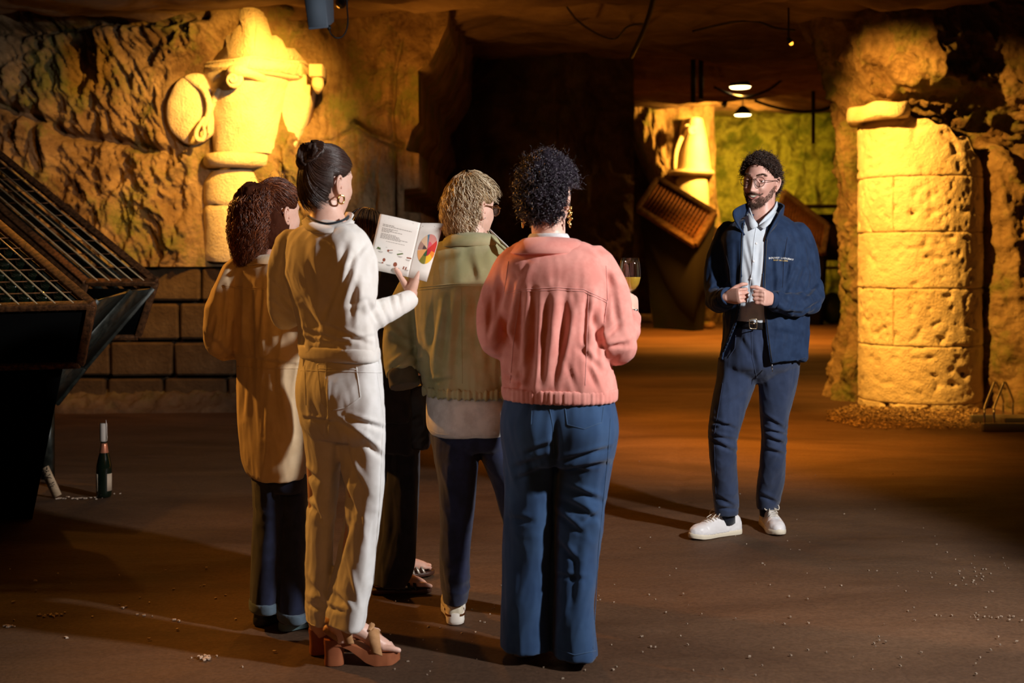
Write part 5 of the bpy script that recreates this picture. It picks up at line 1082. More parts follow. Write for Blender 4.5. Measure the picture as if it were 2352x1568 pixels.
mb = MB(); torso(mb, [(886, 1152, 1414, 3.98, .174), (890, 1150, 1416, 3.98, .178), (912, 1151, 1415, 3.98, .178), (917, 1155, 1411, 3.98, .173)], sub=3); me = remesh(mb, .0055, 2); co = get_co(me); no = get_no(me); set_co(me, co+no*(.0011*np.sin(co[:, 0]*430)+.0009*np.sin(co[:, 0]*230))[:, None]); part('waistband', me, PINK, jk)
mb = MB(); ribbon(mb, [(1334, 556, 3.97), (1316, 549, 3.915), (1262, 545, 3.895), (1212, 548, 3.915), (1194, 556, 3.98)], [(.75, -.1, -.7), (.4, -.5, -.8), (0, -.6, -.85), (-.4, -.5, -.8), (-.7, -.1, -.7)], [.05, .062, .064, .062, .05]); solid_obj('collar', mb, PINK, jk, .008)
mb = MB(); limb(mb, [(1438, 758, 4.08), (1447, 738, 4.14), (1450, 728, 4.17)], [.041, .037, .034], 22, 3); part('cuff', remesh(mb, .005, 1), PINK, jk)
mb = MB(); torso(mb, [(536, 1218, 1302, 4.0, .060), (545, 1212, 1308, 4.0, .066), (565, 1208, 1312, 4.0, .07)], sub=3); part('white_tshirt', remesh(mb, .005, 2), fabric('white_jersey', (.82, .84, .86)), D_)
mb = MB(); torso(mb, [(880, 1168, 1398, 3.98, .145), (935, 1155, 1413, 3.98, .165), (980, 1151, 1418, 3.98, .17), (1030, 1155, 1412, 3.98, .16), (1060, 1164, 1404, 3.98, .14)])
torso(mb, [(1000, 1153, 1285, 3.99, .13), (1060, 1157, 1276, 3.99, .115), (1120, 1159, 1268, 4.0, .105), (1200, 1158, 1266, 4.0, .098), (1300, 1153, 1264, 4.01, .098), (1400, 1150, 1263, 4.01, .10), (1484, 1148, 1264, 4.01, .104)], n=2.2)
torso(mb, [(1000, 1268, 1416, 3.97, .13), (1060, 1270, 1406, 3.97, .12), (1120, 1272, 1396, 3.97, .11), (1200, 1273, 1384, 3.96, .10), (1300, 1272, 1371, 3.96, .095), (1400, 1270, 1366, 3.96, .10), (1500, 1268, 1373, 3.96, .106)], n=2.2)
me = remesh(mb, .006, 4); cloth(me, .006, (7, 7, 2), 91); bumps(me, [(1215, 990, 50, 55, .020), (1345, 990, 55, 55, .020), (1275, 1030, 9, 60, -.018)])
folds(me, [(1210, 1040, 1262, 1020, 6, .010), (1180, 1075, 1255, 1050, 7, .008), (1290, 1060, 1400, 1030, 6, .010), (1290, 1085, 1395, 1065, 7, .010), (1300, 1120, 1380, 1150, 7, .010), (1290, 1150, 1370, 1190, 8, .010), (1280, 1180, 1330, 1220, 7, .010), (1285, 1250, 1320, 1290, 7, .008), (1190, 1100, 1240, 1080, 6, .008), (1330, 1240, 1310, 1400, 10, .006), (1170, 1190, 1220, 1200, 8, .008), (1340, 1200, 1372, 1180, 6, .008), (1275, 1320, 1340, 1330, 6, .006)])
comp(me, 1325, 1200, 55, 60, .006, 20, 40); comp(me, 1210, 1190, 50, 50, .005, 0, 40); jn = part('jeans', me, JEAN, D_); bt = bvh(me); mbp = MB()
for pts in ([(1298, 938), (1303, 975), (1342, 985), (1382, 970), (1386, 935)], [(1262, 935), (1270, 980), (1272, 1040)], [(1222, 938), (1220, 975)], [(1402, 960), (1395, 1060), (1375, 1250), (1362, 1490)], [(1275, 1488), (1320, 1504), (1368, 1494)]): seam('s', bt, pts, None, None, .0013, mb=mbp)
obj('stitching', mbp, fabric('denim_thread', (.05, .11, .22)), jn)
MD = place(None, P(1257, 449, 4.0), -22, -2, 0, 1.0)
core = core_body([([(1215, 980, 3.99), (1212, 1200, 4.0), (1207, 1460, 4.01)], [.08, .06, .045]), ([(1340, 980, 3.97), (1328, 1200, 3.96), (1320, 1470, 3.96)], [.08, .06, .045])], [([(1180, 610, 3.99), (1140, 770, 3.98), (1165, 788, 4.1)], [.04, .038, .03]), ([(1368, 610, 3.95), (1412, 785, 3.9), (1445, 742, 4.12)], [.045, .042, .027])], [([(1262, 590, 3.99), (1268, 760, 3.98), (1275, 960, 3.98)], [.11, .12, .12])])
rh = hand(P(1450, 732, 4.165), (.05, .35, .93), (-.75, .6, .1), 1, [(55, 55, 35)]*4, (35, 20), .92, 1, fore=P(1440, 752, 4.09))
lh = hand(P(1180, 782, 4.16), (.7, .7, .1), (.4, -.2, -.6), -1, sc=.92, fore=P(1160, 788, 4.08))
body_obj(D_, MD, [rh, lh], [core], SKINW, neck=([(1258, 490, 4.0), (1260, 540, 4.0), (1262, 585, 3.99)], [.057, .055, .09]))
HD = hair_mat('black_curly_hair', (.010, .008, .012), (.075, .055, .080), .34, c=(.028, .02, .03), spec=.8)
capD = haircap(-.088, -.03, .07, lambda c: .020+.012*sst(.0, .1, c[:, 2]), MD, HD, D_, .007, 45)
pc = curls(3600, MD, 0, 0, .044, .0075, 1.35, k=14, zb=-.088, zs=-.03, hf=.066, base=.008, out=.55, grav=.15, lift=.5); pc = earclear(MD, pc); st = strands(pc, np.interp(np.linspace(0, 1, 14), [0, .3, .8, 1], [.0006, .0013, .0011, .0003]), 3)
pf = curls(300, MD, 0, 0, .055, .007, 1.6, k=18, zb=-.095, zs=-.03, hf=.066, base=.010, out=.75, grav=.05, lift=.4); sf = strands(pf, np.linspace(.0008, .0003, 18), 3)
hair = part('hair', capD, capmat((.018, .014, .02)), D_); part('hair_curls', st, HD, hair); part('flyaway_hair', sf, HD, hair)
for s_ in (1, -1):
    er = MB()
    for i in range(9):
        er.ell(MD@Vector((s_*(.082+.004*math.sin(i*2.3)), -.006+.006*math.cos(i*1.9), -.040-.0062*i)), (.0042, .0042, .0050) if i % 2 else (.0055, .0045, .0045), 8, 6)
    er.tube([MD@Vector((s_*.081, -.004, -.036)), MD@Vector((s_*.082, -.004, -.09))], .0012, 6); er.ell(MD@Vector((s_*.083, -.006, -.098)), (.0042, .0042, .009), 8, 6)
    o = obj('earring', er, GOLD, D_)
    if s_ == 1: o['label'] = 'gold cluster drop earring'
rg = MB(); rg.lathe(P(1457, 712, 4.155), [(.0098, -.004), (.0120, -.0035), (.0122, 0), (.0120, .0035), (.0098, .004)], 20); obj('ring', rg, SILVER, D_)
OR = mat('orange_tan_leather', (.62, .20, .05), .4); s1 = sneaker(D_, (P(1326, 600, 3.96).x, 4.0, 0), -12, .25, OR, mat('pale_sole', (.6, .4, .25), .6), laces=False, tongue=False, label='orange tan leather shoe under the flared hem'); sneaker(D_, (P(1212, 600, 4.01).x, 4.06, 0), -25, .25, OR, mat('tan_sole', (.35, .22, .14), .6), laces=False, tongue=False)
# wine glass
GL = thin_glass('clear_glass', (.97, .97, .97), gl=.13); WINE = thin_glass('white_wine', (.95, .72, .20), gl=.02, body=(.95, .72, .12), bodyf=.34)
GY = 4.185; gk = GY/F; g0 = P(1447, 600, GY); wg = empty('wine_glass', Vector((g0.x, GY, P(0, 760, GY).z)), 'stemmed wine glass half full of white wine held beside the pink jacket', 'glass')
rotg = Matrix.Rotation(math.radians(2), 3, 'Y'); base = Vector((g0.x, GY, 0))
def zv(v): return CZ-(v-V0)*gk
outer = [(0.001, 755), (.030, 755), (.031, 753.5), (.006, 750), (.0036, 744), (.0034, 700), (.0036, 676), (.006, 671), (.020, 665), (.0315, 652), (.0365, 637), (.0365, 622), (.034, 606), (.0300, 592)]
prof = [(r, zv(v)) for r, v in outer]+[(r, zv(v)) for r, v in [(.0292, 592), (.0332, 606), (.0357, 622), (.0357, 637), (.0307, 651), (.019, 663), (.004, 668), (.0005, 669)]]
obj('glass_bowl', MB().lathe(base, prof, 40), GL, wg)
wp = [(r, zv(v)) for r, v in [(.0005, 668.6), (.0045, 667.6), (.0195, 662.6), (.0311, 650.6), (.0361, 638), (.0359, 636.2), (.0005, 636.2)]]; obj('wine', MB().lathe(base, wp, 40), WINE, wg)

SK = -.6
# ============================================================ dark-haired woman half hidden behind the booklet
E_ = person('dark-haired woman in black half hidden behind the booklet, with sandals and a black bag', P(865, 600, 4.85).xy.to_3d())
BLK = fabric('black_cotton', (.010, .010, .014), (.018, .016, .022), bs=900); mb = MB()
torso(mb, [(572, 815, 890, 4.84, .07), (590, 790, 925, 4.84, .11), (640, 782, 945, 4.83, .14), (720, 795, 938, 4.83, .14), (800, 800, 938, 4.83, .14), (900, 802, 955, 4.83, .15), (960, 806, 958, 4.83, .155)]); limb(mb, [(920, 600, 4.8), (950, 700, 4.78), (955, 780, 4.76), (930, 770, 4.9)], [.055, .05, .045, .04]); limb(mb, [(795, 600, 4.88), (775, 700, 4.9), (790, 780, 4.98)], [.055, .05, .045])
me = remesh(mb, .009, 4); cloth(me, .008, (7, 7, 2), 101); part('black_top', me, BLK, E_)
mb = MB(); torso(mb, [(930, 808, 958, 4.83, .14), (990, 812, 962, 4.83, .15), (1030, 815, 964, 4.83, .14)]); torso(mb, [(1000, 870, 965, 4.81, .11), (1100, 862, 967, 4.80, .10), (1200, 858, 962, 4.79, .098), (1290, 850, 955, 4.78, .10), (1338, 846, 935, 4.79, .10)]); torso(mb, [(1000, 812, 890, 4.86, .10), (1150, 812, 885, 4.88, .09), (1325, 815, 895, 4.9, .09)])
me = remesh(mb, .008, 4); cloth(me, .008, (7, 7, 1.5), 111); part('wide_trousers', me, BLK, E_)
ME = place(None, P(838, 549, 4.86), -42, -8, 0, .95); fe = MB(); fs = place(None, (P(885, 600, 4.78).x, 4.79, 0), -84, 0, 0, .95); sandal_foot(fe, fs, .022, .020, s=-1); fs2 = place(None, (P(905, 600, 5.0).x, 5.0, 0), -60, 0, 0, .95); sandal_foot(fe, fs2, .022, .020)
limb(fe, [(872, 1300, 4.79), (874, 1345, 4.79)], [.035, .028], 12, 2)
core = core_body([([(910, 980, 4.81), (905, 1320, 4.79)], [.07, .035]), ([(850, 980, 4.86), (852, 1320, 4.9)], [.07, .035])], [([(920, 605, 4.8), (950, 740, 4.78)], [.04, .03])], [([(855, 600, 4.84), (865, 780, 4.83), (880, 970, 4.83)], [.09, .10, .10])])
body_obj(E_, ME, [], [core], SKIN, neck=([(845, 570, 4.85), (850, 600, 4.84), (852, 625, 4.84)], [.052, .05, .07]), extra=[remesh(fe, .004, 1)])
HE = hair_mat('dark_straight_hair', (.018, .010, .006), (.16, .075, .025), .32, c=(.045, .022, .010)); capE = haircap(-.1, -.05, .07, lambda c: .012+.012*sst(.02, -.06, c[:, 2]), ME, HE, E_, .002, 30)
n = 1800; p0, nn = scalp(n, -.09, -.05, .066); k = 14; t = np.linspace(0, 1, k); s = p0/rad3; s /= np.linalg.norm(s, axis=1)[:, None]
st_ = np.array([0, 1, 1.2]); a = t[None]*RNG.uniform(1.0, 1.9, n)[:, None]; d = np.stack([s[:, None, 0]*(1+.5*t), s[:, None, 1]*(1-.1*t)-.15*t, s[:, None, 2]-a], -1); nrm_ = np.linalg.norm(d[..., :2], axis=-1); hd = d.copy()
up_ = d[..., 2] > 0; dn = d/np.linalg.norm(d, axis=-1, keepdims=True); cyl = np.stack([d[..., 0]/np.maximum(nrm_, 1e-3), d[..., 1]/np.maximum(nrm_, 1e-3), d[..., 2]], -1); Q = np.where(up_[..., None], dn, cyl); Q = Q*(rad3+.012+.006*RNG.random(n)[:, None, None])
s2 = strands(xfp(ME, Q), np.interp(t, [0, .2, .9, 1], [.0006, .0015, .0013, .0004]), 3); hair = part('hair', capE, HE, E_); part('hair_strands', s2, HE, hair)
SDK = mat('dark_brown_sandal', (.06, .022, .012), .5)
for M_ in (fs, fs2):
    mb = MB(); Rr = [[(sole_w(t)*.95+dx, (t-.24)*.25, z) for t in ts_]+[(-sole_w(t)*.95-dx, (t-.24)*.25, z) for t in ts_[::-1]] for ts_ in (np.linspace(0, 1, 28),) for z, dx in ((0, -.002), (.003, .001), (.016, .001), (.018, -.001))]; mb.rings(Rr); mb.xf(M_); so_ = obj('sandal', mb, SDK, E_, auto=50); st = MB()
    for y in (.05, .075, .10, .125): pp, _ = crm([Vector(p) for p in [(-.043, y, .016), (-.036, y-.006, .048-.1*y), (0, y-.008, .076-.2*y), (.036, y-.006, .048-.1*y), (.043, y, .016)]], [1]*5, 4); st.rings([[p+Vector((0, w_, -w_*.3)) for p in pp] for w_ in (-.006, .006)], closed=False)
    st.xf(M_); solid_obj('strap', st, BLACK if M_ is fs else mat('silver_strap', (.6, .5, .4), .35, .6), so_, .003)
# her bag
mb = MB(); Rr = []
for t in np.linspace(0, 1, 16):
    w_ = .085*(1-.35*abs(2*t-1)**4)*(.92+.12*t); Rr.append([Vector((P(960, 600, 4.66).x+w_*math.copysign(abs(math.cos(a))**.6, math.cos(a))*.62, 4.72+.05*math.copysign(abs(math.sin(a))**.6, math.sin(a))*(1-.5*t), .58+.24*t)) for a in np.linspace(0, 2*math.pi, 32, endpoint=False)])
mb.rings(Rr); me = remesh(mb, .006, 2); cloth(me, .01, (9, 9, 9), 14); bag = empty('handbag', (P(960, 600, 4.66).x, 4.72, .58), 'black slouchy shoulder bag hanging beside the olive jacket', 'bag'); bg = part('bag_body', me, mat('black_nylon', (.012, .011, .014), .5), bag)
sm = MB(); sm.tube([P(945, 908, 4.72), P(940, 860, 4.70), P(940, 760, 4.70), P(930, 640, 4.72), P(915, 590, 4.74)], .010, 8, sub=4, flat=.3); sm.tube([P(975, 908, 4.72), P(965, 860, 4.70), P(955, 760, 4.68), P(935, 640, 4.70), P(918, 588, 4.74)], .010, 8, sub=4, flat=.3); obj('strap', sm, BLACK, bag)
SK = .12
# ============================================================ the guide facing us on the right
F_ = person('smiling bearded man in round glasses and open navy jacket facing the group', P(1735, 600, 5.82).xy.to_3d())
NAVJ = fabric('navy_softshell', (.010, .026, .070), (.016, .038, .095), bs=900, sheen=.1, rough=.7); LINJ = fabric('dark_lining', (.012, .015, .03)); PSH = fabric('pale_blue_shirt', (.66, .74, .82), (.72, .79, .86), bs=1500, rough=.7); CHI = fabric('slate_blue_chino', (.026, .042, .092), (.038, .058, .12), bs=1200, nscale=10)
# shirt
mb = MB(); torso(mb, [(480, 1722, 1776, 5.75, .058), (490, 1712, 1788, 5.75, .080), (510, 1690, 1810, 5.74, .105), (545, 1675, 1828, 5.73, .130), (620, 1676, 1830, 5.72, .136), (700, 1680, 1828, 5.72, .142), (736, 1686, 1824, 5.72, .146), (744, 1688, 1822, 5.72, .13)])
me = remesh(mb, .006, 3); cloth(me, .003, (6, 6, 3), 121)
folds(me, [(1706, 580, 1722, 650, 6, .006), (1712, 545, 1726, 620, 5, .006), (1716, 640, 1742, 730, 6, .006), (1745, 560, 1738, 640, 5, .005), (1722, 650, 1712, 720, 6, .006), (1748, 650, 1740, 735, 5, .005), (1700, 690, 1735, 715, 6, .005)])
def vneck(c, n):
    u, v = proj(c); return (v < 521) & (c[:, 1] < 5.74) & (u > np.interp(v, [470, 521], [1716, 1741])) & (u < np.interp(v, [470, 521], [1782, 1742]))
me = drop(me, vneck)
sh = part('shirt', me, PSH, F_, solid=.003); bt = bvh(me); mbp = MB(); seam('s', bt, [(1739, 505), (1731, 560), (1728, 620), (1718, 680), (1712, 734)], None, None, .0018, mb=mbp); obj('placket', mbp, PSH, sh)
for (u, v) in [(1743, 518), (1737, 559), (1731, 600), (1725, 640), (1720, 678), (1715, 726)]:
    h = hit(bt, u, v)
    if h[0]: mb = MB(); mb.lathe((0, 0, 0), [(.0001, -.001), (.0048, -.001), (.0052, .001), (.004, .0022), (.0001, .0016)], 14, rot=Matrix.Rotation(math.pi/2, 3, 'X')); mb.v = [tuple(Vector(p)+h[0]) for p in mb.v]; obj('button', mb, mat('shirt_button', (.8, .8, .8), .3), sh)
mb = MB(); ribbon(mb, [(1741, 518, 5.618), (1728, 505, 5.632), (1720, 488, 5.69), (1720, 474, 5.75)], [(-.1, .3, 1), (.15, .3, 1), (.2, .2, 1), (.1, 0, 1)], [.008, .018, .024, .026]); ribbon(mb, [(1743, 518, 5.618), (1758, 507, 5.622), (1778, 490, 5.66), (1786, 474, 5.74)], [(.1, .3, 1), (-.1, .3, 1), (-.1, .2, 1), (-.1, 0, 1)], [.008, .018, .024, .026])
solid_obj('shirt_collar', mb, PSH, sh, .004)
mb = MB(); mb.add([P(1720, 488, 5.66), P(1741, 519, 5.602), P(1728, 526, 5.592), P(1716, 513, 5.635)], [(0, 1, 2, 3)]); mb.add([P(1784, 486, 5.67), P(1744, 519, 5.600), P(1755, 526, 5.586), P(1769, 513, 5.61)], [(0, 1, 2, 3)]); solid_obj('collar_point', mb, PSH, sh, .004)
# belt and trousers
mb = MB(); torso(mb, [(738, 1688, 1826, 5.72, .135), (760, 1684, 1828, 5.72, .145), (800, 1667, 1836, 5.72, .142), (835, 1655, 1838, 5.72, .128), (852, 1668, 1822, 5.72, .105), (868, 1700, 1782, 5.72, .075), (880, 1722, 1756, 5.72, .045)])
torso(mb, [(820, 1652, 1745, 5.72, .10), (870, 1644, 1738, 5.72, .095), (920, 1634, 1722, 5.71, .09), (960, 1630, 1708, 5.70, .085), (1000, 1627, 1694, 5.70, .078), (1040, 1629, 1692, 5.71, .075), (1100, 1635, 1695, 5.74, .070), (1150, 1639, 1696, 5.77, .066), (1181, 1641, 1695, 5.79, .062)], n=2.15)
torso(mb, [(820, 1742, 1838, 5.73, .10), (870, 1741, 1832, 5.74, .095), (920, 1743, 1820, 5.76, .088), (960, 1746, 1811, 5.78, .08), (1000, 1748, 1806, 5.80, .075), (1040, 1746, 1805, 5.83, .072), (1100, 1741, 1801, 5.89, .068), (1140, 1737, 1794, 5.93, .064), (1166, 1739, 1787, 5.96, .060)], n=2.15)
me = remesh(mb, .006, 4); cloth(me, .005, (7, 7, 2.2), 131)
folds(me, [(1632, 965, 1690, 985, 4, .010), (1630, 1000, 1690, 1012, 5, .010), (1632, 1012, 1692, 1040, 5, .010), (1630, 985, 1680, 975, 4, .009), (1752, 955, 1800, 985, 5, .010), (1750, 985, 1804, 1000, 4, .010), (1752, 1000, 1802, 1022, 5, .010), (1755, 1030, 1800, 1045, 5, .007), (1640, 1140, 1690, 1165, 5, .008), (1642, 1165, 1694, 1170, 4, .007), (1742, 1135, 1785, 1155, 5, .008), (1650, 940, 1715, 905, 8, .005), (1725, 780, 1735, 850, 6, .007), (1700, 775, 1725, 820, 7, .007), (1745, 790, 1760, 840, 7, .006)])
comp(me, 1660, 1005, 34, 35, .006, -15, 70); comp(me, 1776, 1005, 34, 35, .006, -15, 70); comp(me, 1668, 1155, 30, 22, .005, -10, 70)
ch = part('chinos', me, CHI, F_); bt = bvh(me); mbp = MB()
for pts in ([(1726, 758), (1727, 820), (1738, 868)], [(1690, 770), (1688, 800), (1672, 822)], [(1660, 880), (1640, 1000), (1645, 1150)]): seam('s', bt, pts, None, None, .0016, mb=mbp)
obj('stitching', mbp, CHI, ch)
mb = MB(); torso(mb, [(734, 1687, 1826, 5.72, .142), (736, 1686, 1827, 5.72, .147), (751, 1685, 1828, 5.72, .149), (753, 1686, 1827, 5.72, .144)], sub=3); bl = part('belt', remesh(mb, .004, 1), BLACK, F_)
bk_ = MB(); c_ = P(1731, 743, 5.562); bk_.tube([c_+Vector(p) for p in [(-.018, 0, .019), (-.020, 0, 0), (-.016, 0, -.021), (.006, 0, -.023), (.014, 0, -.020), (.014, 0, .016), (.006, 0, .021), (-.018, 0, .019)]], .0026, 8, sub=4); bk_.tube([c_+Vector((-.018, -.002, 0)), c_+Vector((.012, -.004, 0))], .002, 6); obj('buckle', bk_, mat('brass_buckle', (.75, .6, .4), .25, 1), bl)
# jacket: closed shell first, then the front is opened between the two zip edges and thickened
mb = MB(); torso(mb, [(492, 1716, 1792, 5.74, .075), (502, 1698, 1812, 5.74, .10), (520, 1668, 1838, 5.74, .125), (550, 1652, 1858, 5.73, .145), (620, 1656, 1860, 5.72, .152), (700, 1663, 1858, 5.72, .155), (760, 1660, 1858, 5.72, .162), (810, 1652, 1857, 5.72, .168), (826, 1649, 1856, 5.72, .168)])
limb(mb, [(1672, 532, 5.74), (1652, 585, 5.75), (1645, 640, 5.74), (1646, 684, 5.70), (1658, 690, 5.62), (1668, 684, 5.56)], [.052, .053, .052, .054, .051, .046])
limb(mb, [(1834, 536, 5.74), (1852, 590, 5.76), (1860, 650, 5.75), (1862, 690, 5.68), (1832, 700, 5.58), (1800, 696, 5.52), (1776, 690, 5.49)], [.056, .060, .060, .056, .052, .047, .043])
me = remesh(mb, .0055, 4); cloth(me, .010, (7, 7, 1.8), 141, mask=lambda u, v, c: .5+.5*sst(540, 600, v))
folds(me, [(1820, 570, 1800, 660, 6, .009), (1835, 600, 1795, 690, 6, .009), (1800, 560, 1785, 640, 6, .006), (1860, 600, 1830, 670, 7, .008), (1885, 640, 1840, 690, 6, .008), (1660, 560, 1668, 660, 6, .008), (1690, 560, 1690, 690, 7, .007), (1672, 640, 1632, 662, 5, .008), (1675, 660, 1635, 680, 5, .008), (1776, 600, 1778, 700, 7, .005), (1850, 715, 1890, 690, 5, .008), (1775, 560, 1772, 640, 7, .005), (1790, 718, 1850, 722, 5, .008), (1780, 760, 1850, 775, 7, .004)])
comp(me, 1830, 692, 50, 26, .008, -35, 60); comp(me, 1650, 670, 26, 36, .008, 35, 60)
VL = [(470, 1716), (495, 1712), (520, 1708), (600, 1705), (650, 1702), (700, 1699), (740, 1690), (780, 1674), (810, 1660), (860, 1652)]; VR = [(470, 1782), (490, 1774), (520, 1762), (560, 1757), (640, 1753), (700, 1755), (760, 1760), (820, 1768), (870, 1778)]
def cond(c, n):
    u, v = proj(c); return (u > interp(v, VL)) & (u < interp(v, VR)) & (c[:, 1] < 5.70) & (v > 480)
me = drop(me, cond)
# straighten the cut edge onto the zip line
bm = bmesh.new(); bm.from_mesh(me)
for v in bm.verts:
    if v.is_boundary and v.co.y < 5.70:
        u_, v_ = U0+v.co.x*F/v.co.y, V0-(v.co.z-CZ)*F/v.co.y; a, b_ = float(interp(v_, VL)), float(interp(v_, VR)); t_ = a if abs(u_-a) < abs(u_-b_) else b_
        if abs(u_-t_) < 11: v.co.x = (t_-U0)*v.co.y/F
bm.to_mesh(me); bm.free()
jk = part('jacket', me, NAVJ, F_, solid=.007); bt = bvh(me)
mb = MB(); cz = []
for tab, s_ in ((VL, -1), (VR, 1)):
    zp = MB(); X = []
    for v in np.linspace(512, 838 if s_ == 1 else 815, 46):
        h = hit(bt, float(interp(v, tab))+s_*3.0, v)
        if h[0] and h[0].y < 5.69: X.append(h[0]+Vector((0, -.001, 0)))
    if len(X) > 3: zp.tube(X, .0032, 6, flat=.6); obj('zip', zp, mat('black_zip', (.015, .015, .018), .4), jk)
pl_ = MB(); pl_.box(P(1773, 842, 5.545), (.006, .004, .020)); pl_.box(P(1774, 850, 5.545), (.004, .003, .016)); obj('zip_pull', pl_, SILVER, jk, bevel=.001)
mb = MB(); ribbon(mb, [(1710, 540, 5.60), (1699, 522, 5.615), (1697, 508, 5.645), (1712, 496, 5.70), (1740, 488, 5.83), (1775, 488, 5.84), (1796, 498, 5.76), (1790, 512, 5.66), (1770, 532, 5.595), (1759, 552, 5.578)], [(-.5, -.1, .8), (-.5, 0, .8), (-.4, .1, .9), (-.1, .1, 1), (0, .1, 1), (.1, .1, 1), (.15, 0, 1), (.1, 0, 1), (.35, -.1, .9), (.3, -.1, .9)], [.022, .045, .056, .056, .056, .056, .056, .056, .045, .016]); solid_obj('collar', mb, NAVJ, jk, .008)
mb = MB()
for pts in ([(1808, 545), (1800, 600), (1797, 660)], [(1663, 560), (1676, 620), (1678, 650)], [(1776, 835), (1815, 832), (1852, 822)]): seam('s', bt, pts, None, None, .0014, mb=mb)
obj('stitching', mb, LINJ, jk)
for a, b_, r in ([(1668, 684, 5.56), (1676, 680, 5.53)], 0, .044), ([(1776, 690, 5.49), (1766, 688, 5.475)], 0, .038): mb = MB(); limb(mb, a, [r*1.05, r], 22, 2); part('cuff', remesh(mb, .004, 1), NAVJ, jk)
# embroidered lettering on the chest
def chest_text(txt, u, v, size, m_, arc, name):
    cu = bpy.data.curves.new('t', 'FONT'); cu.body = txt; cu.size = size; cu.align_x = 'CENTER'; cu.align_y = 'CENTER'; cu.extrude = .0006; cu.space_character = 1.25; cu.offset = size*.02
    o = bpy.data.objects.new('t', cu); COL.objects.link(o); dg = bpy.context.evaluated_depsgraph_get(); me_ = bpy.data.meshes.new_from_object(o.evaluated_get(dg)); bpy.data.objects.remove(o)
    k_ = 5.6/F
    for vv_ in me_.vertices:
        x, y, z = vv_.co; uu_ = u+x/k_; vw = v-y/k_+arc*(x/.055)**2+.06*x/k_; h = hit(bt, uu_, vw); q = h[0] if h[0] else P(uu_, vw, 5.58); vv_.co = q+Vector((0, -.0012-z, 0))
    o = part(name, me_, m_, jk); o.data.polygons.foreach_set('use_smooth', [False]*len(o.data.polygons)); return o
chest_text('BOUVET LADUBAY', 1794, 592.5, .0112, mat('white_thread', (.9, .9, .88), .7), 2.2, 'embroidered_name'); chest_text('BRUT DE LOIRE', 1793, 598, .0078, mat('gold_thread', (.85, .62, .25), .7), 1.0, 'embroidered_line')
# head: three-quarter view to our left
SM = mat('man_skin', (.68, .36, .28), .42, col2=(.76, .45, .36), nscale=20, bump=.25, bscale=350, dist=.001, sss=.12)
MF = place(None, P(1747, 418, 5.74), 148, -3, -4, 1.03)
rh = hand(P(1668, 683, 5.53), (.62, -.76, .12), (.76, .62, .05), -1, [(72, 85, 50), (74, 85, 50), (76, 85, 50), (78, 85, 50)], (35, 40), .90, 1, tdir=(.75, .05, .65), fore=P(1662, 686, 5.60))
lh = hand(P(1774, 688, 5.475), (-.66, -.72, .14), (-.72, .66, .0), 1, [(70, 85, 50), (72, 85, 50), (74, 85, 50), (76, 85, 50)], (35, 40), .90, 1, tdir=(-.8, .05, .6), fore=P(1780, 690, 5.50))
core = core_body([([(1695, 840, 5.72), (1662, 1010, 5.71), (1668, 1185, 5.79)], [.075, .05, .035]), ([(1790, 840, 5.73), (1776, 1010, 5.81), (1763, 1170, 5.96)], [.075, .05, .035])], [([(1676, 540, 5.74), (1648, 675, 5.71), (1666, 686, 5.6)], [.04, .035, .026]), ([(1832, 545, 5.74), (1860, 680, 5.7), (1785, 692, 5.51)], [.045, .038, .026])], [([(1750, 545, 5.75), (1752, 650, 5.74), (1752, 830, 5.72)], [.085, .085, .09])])
b_obj = body_obj(F_, MF, [rh, lh], [core], SM, male=True, neck=([(1752, 432, 5.765), (1750, 470, 5.75), (1750, 500, 5.745), (1750, 530, 5.745)], [.060, .060, .066, .085]))
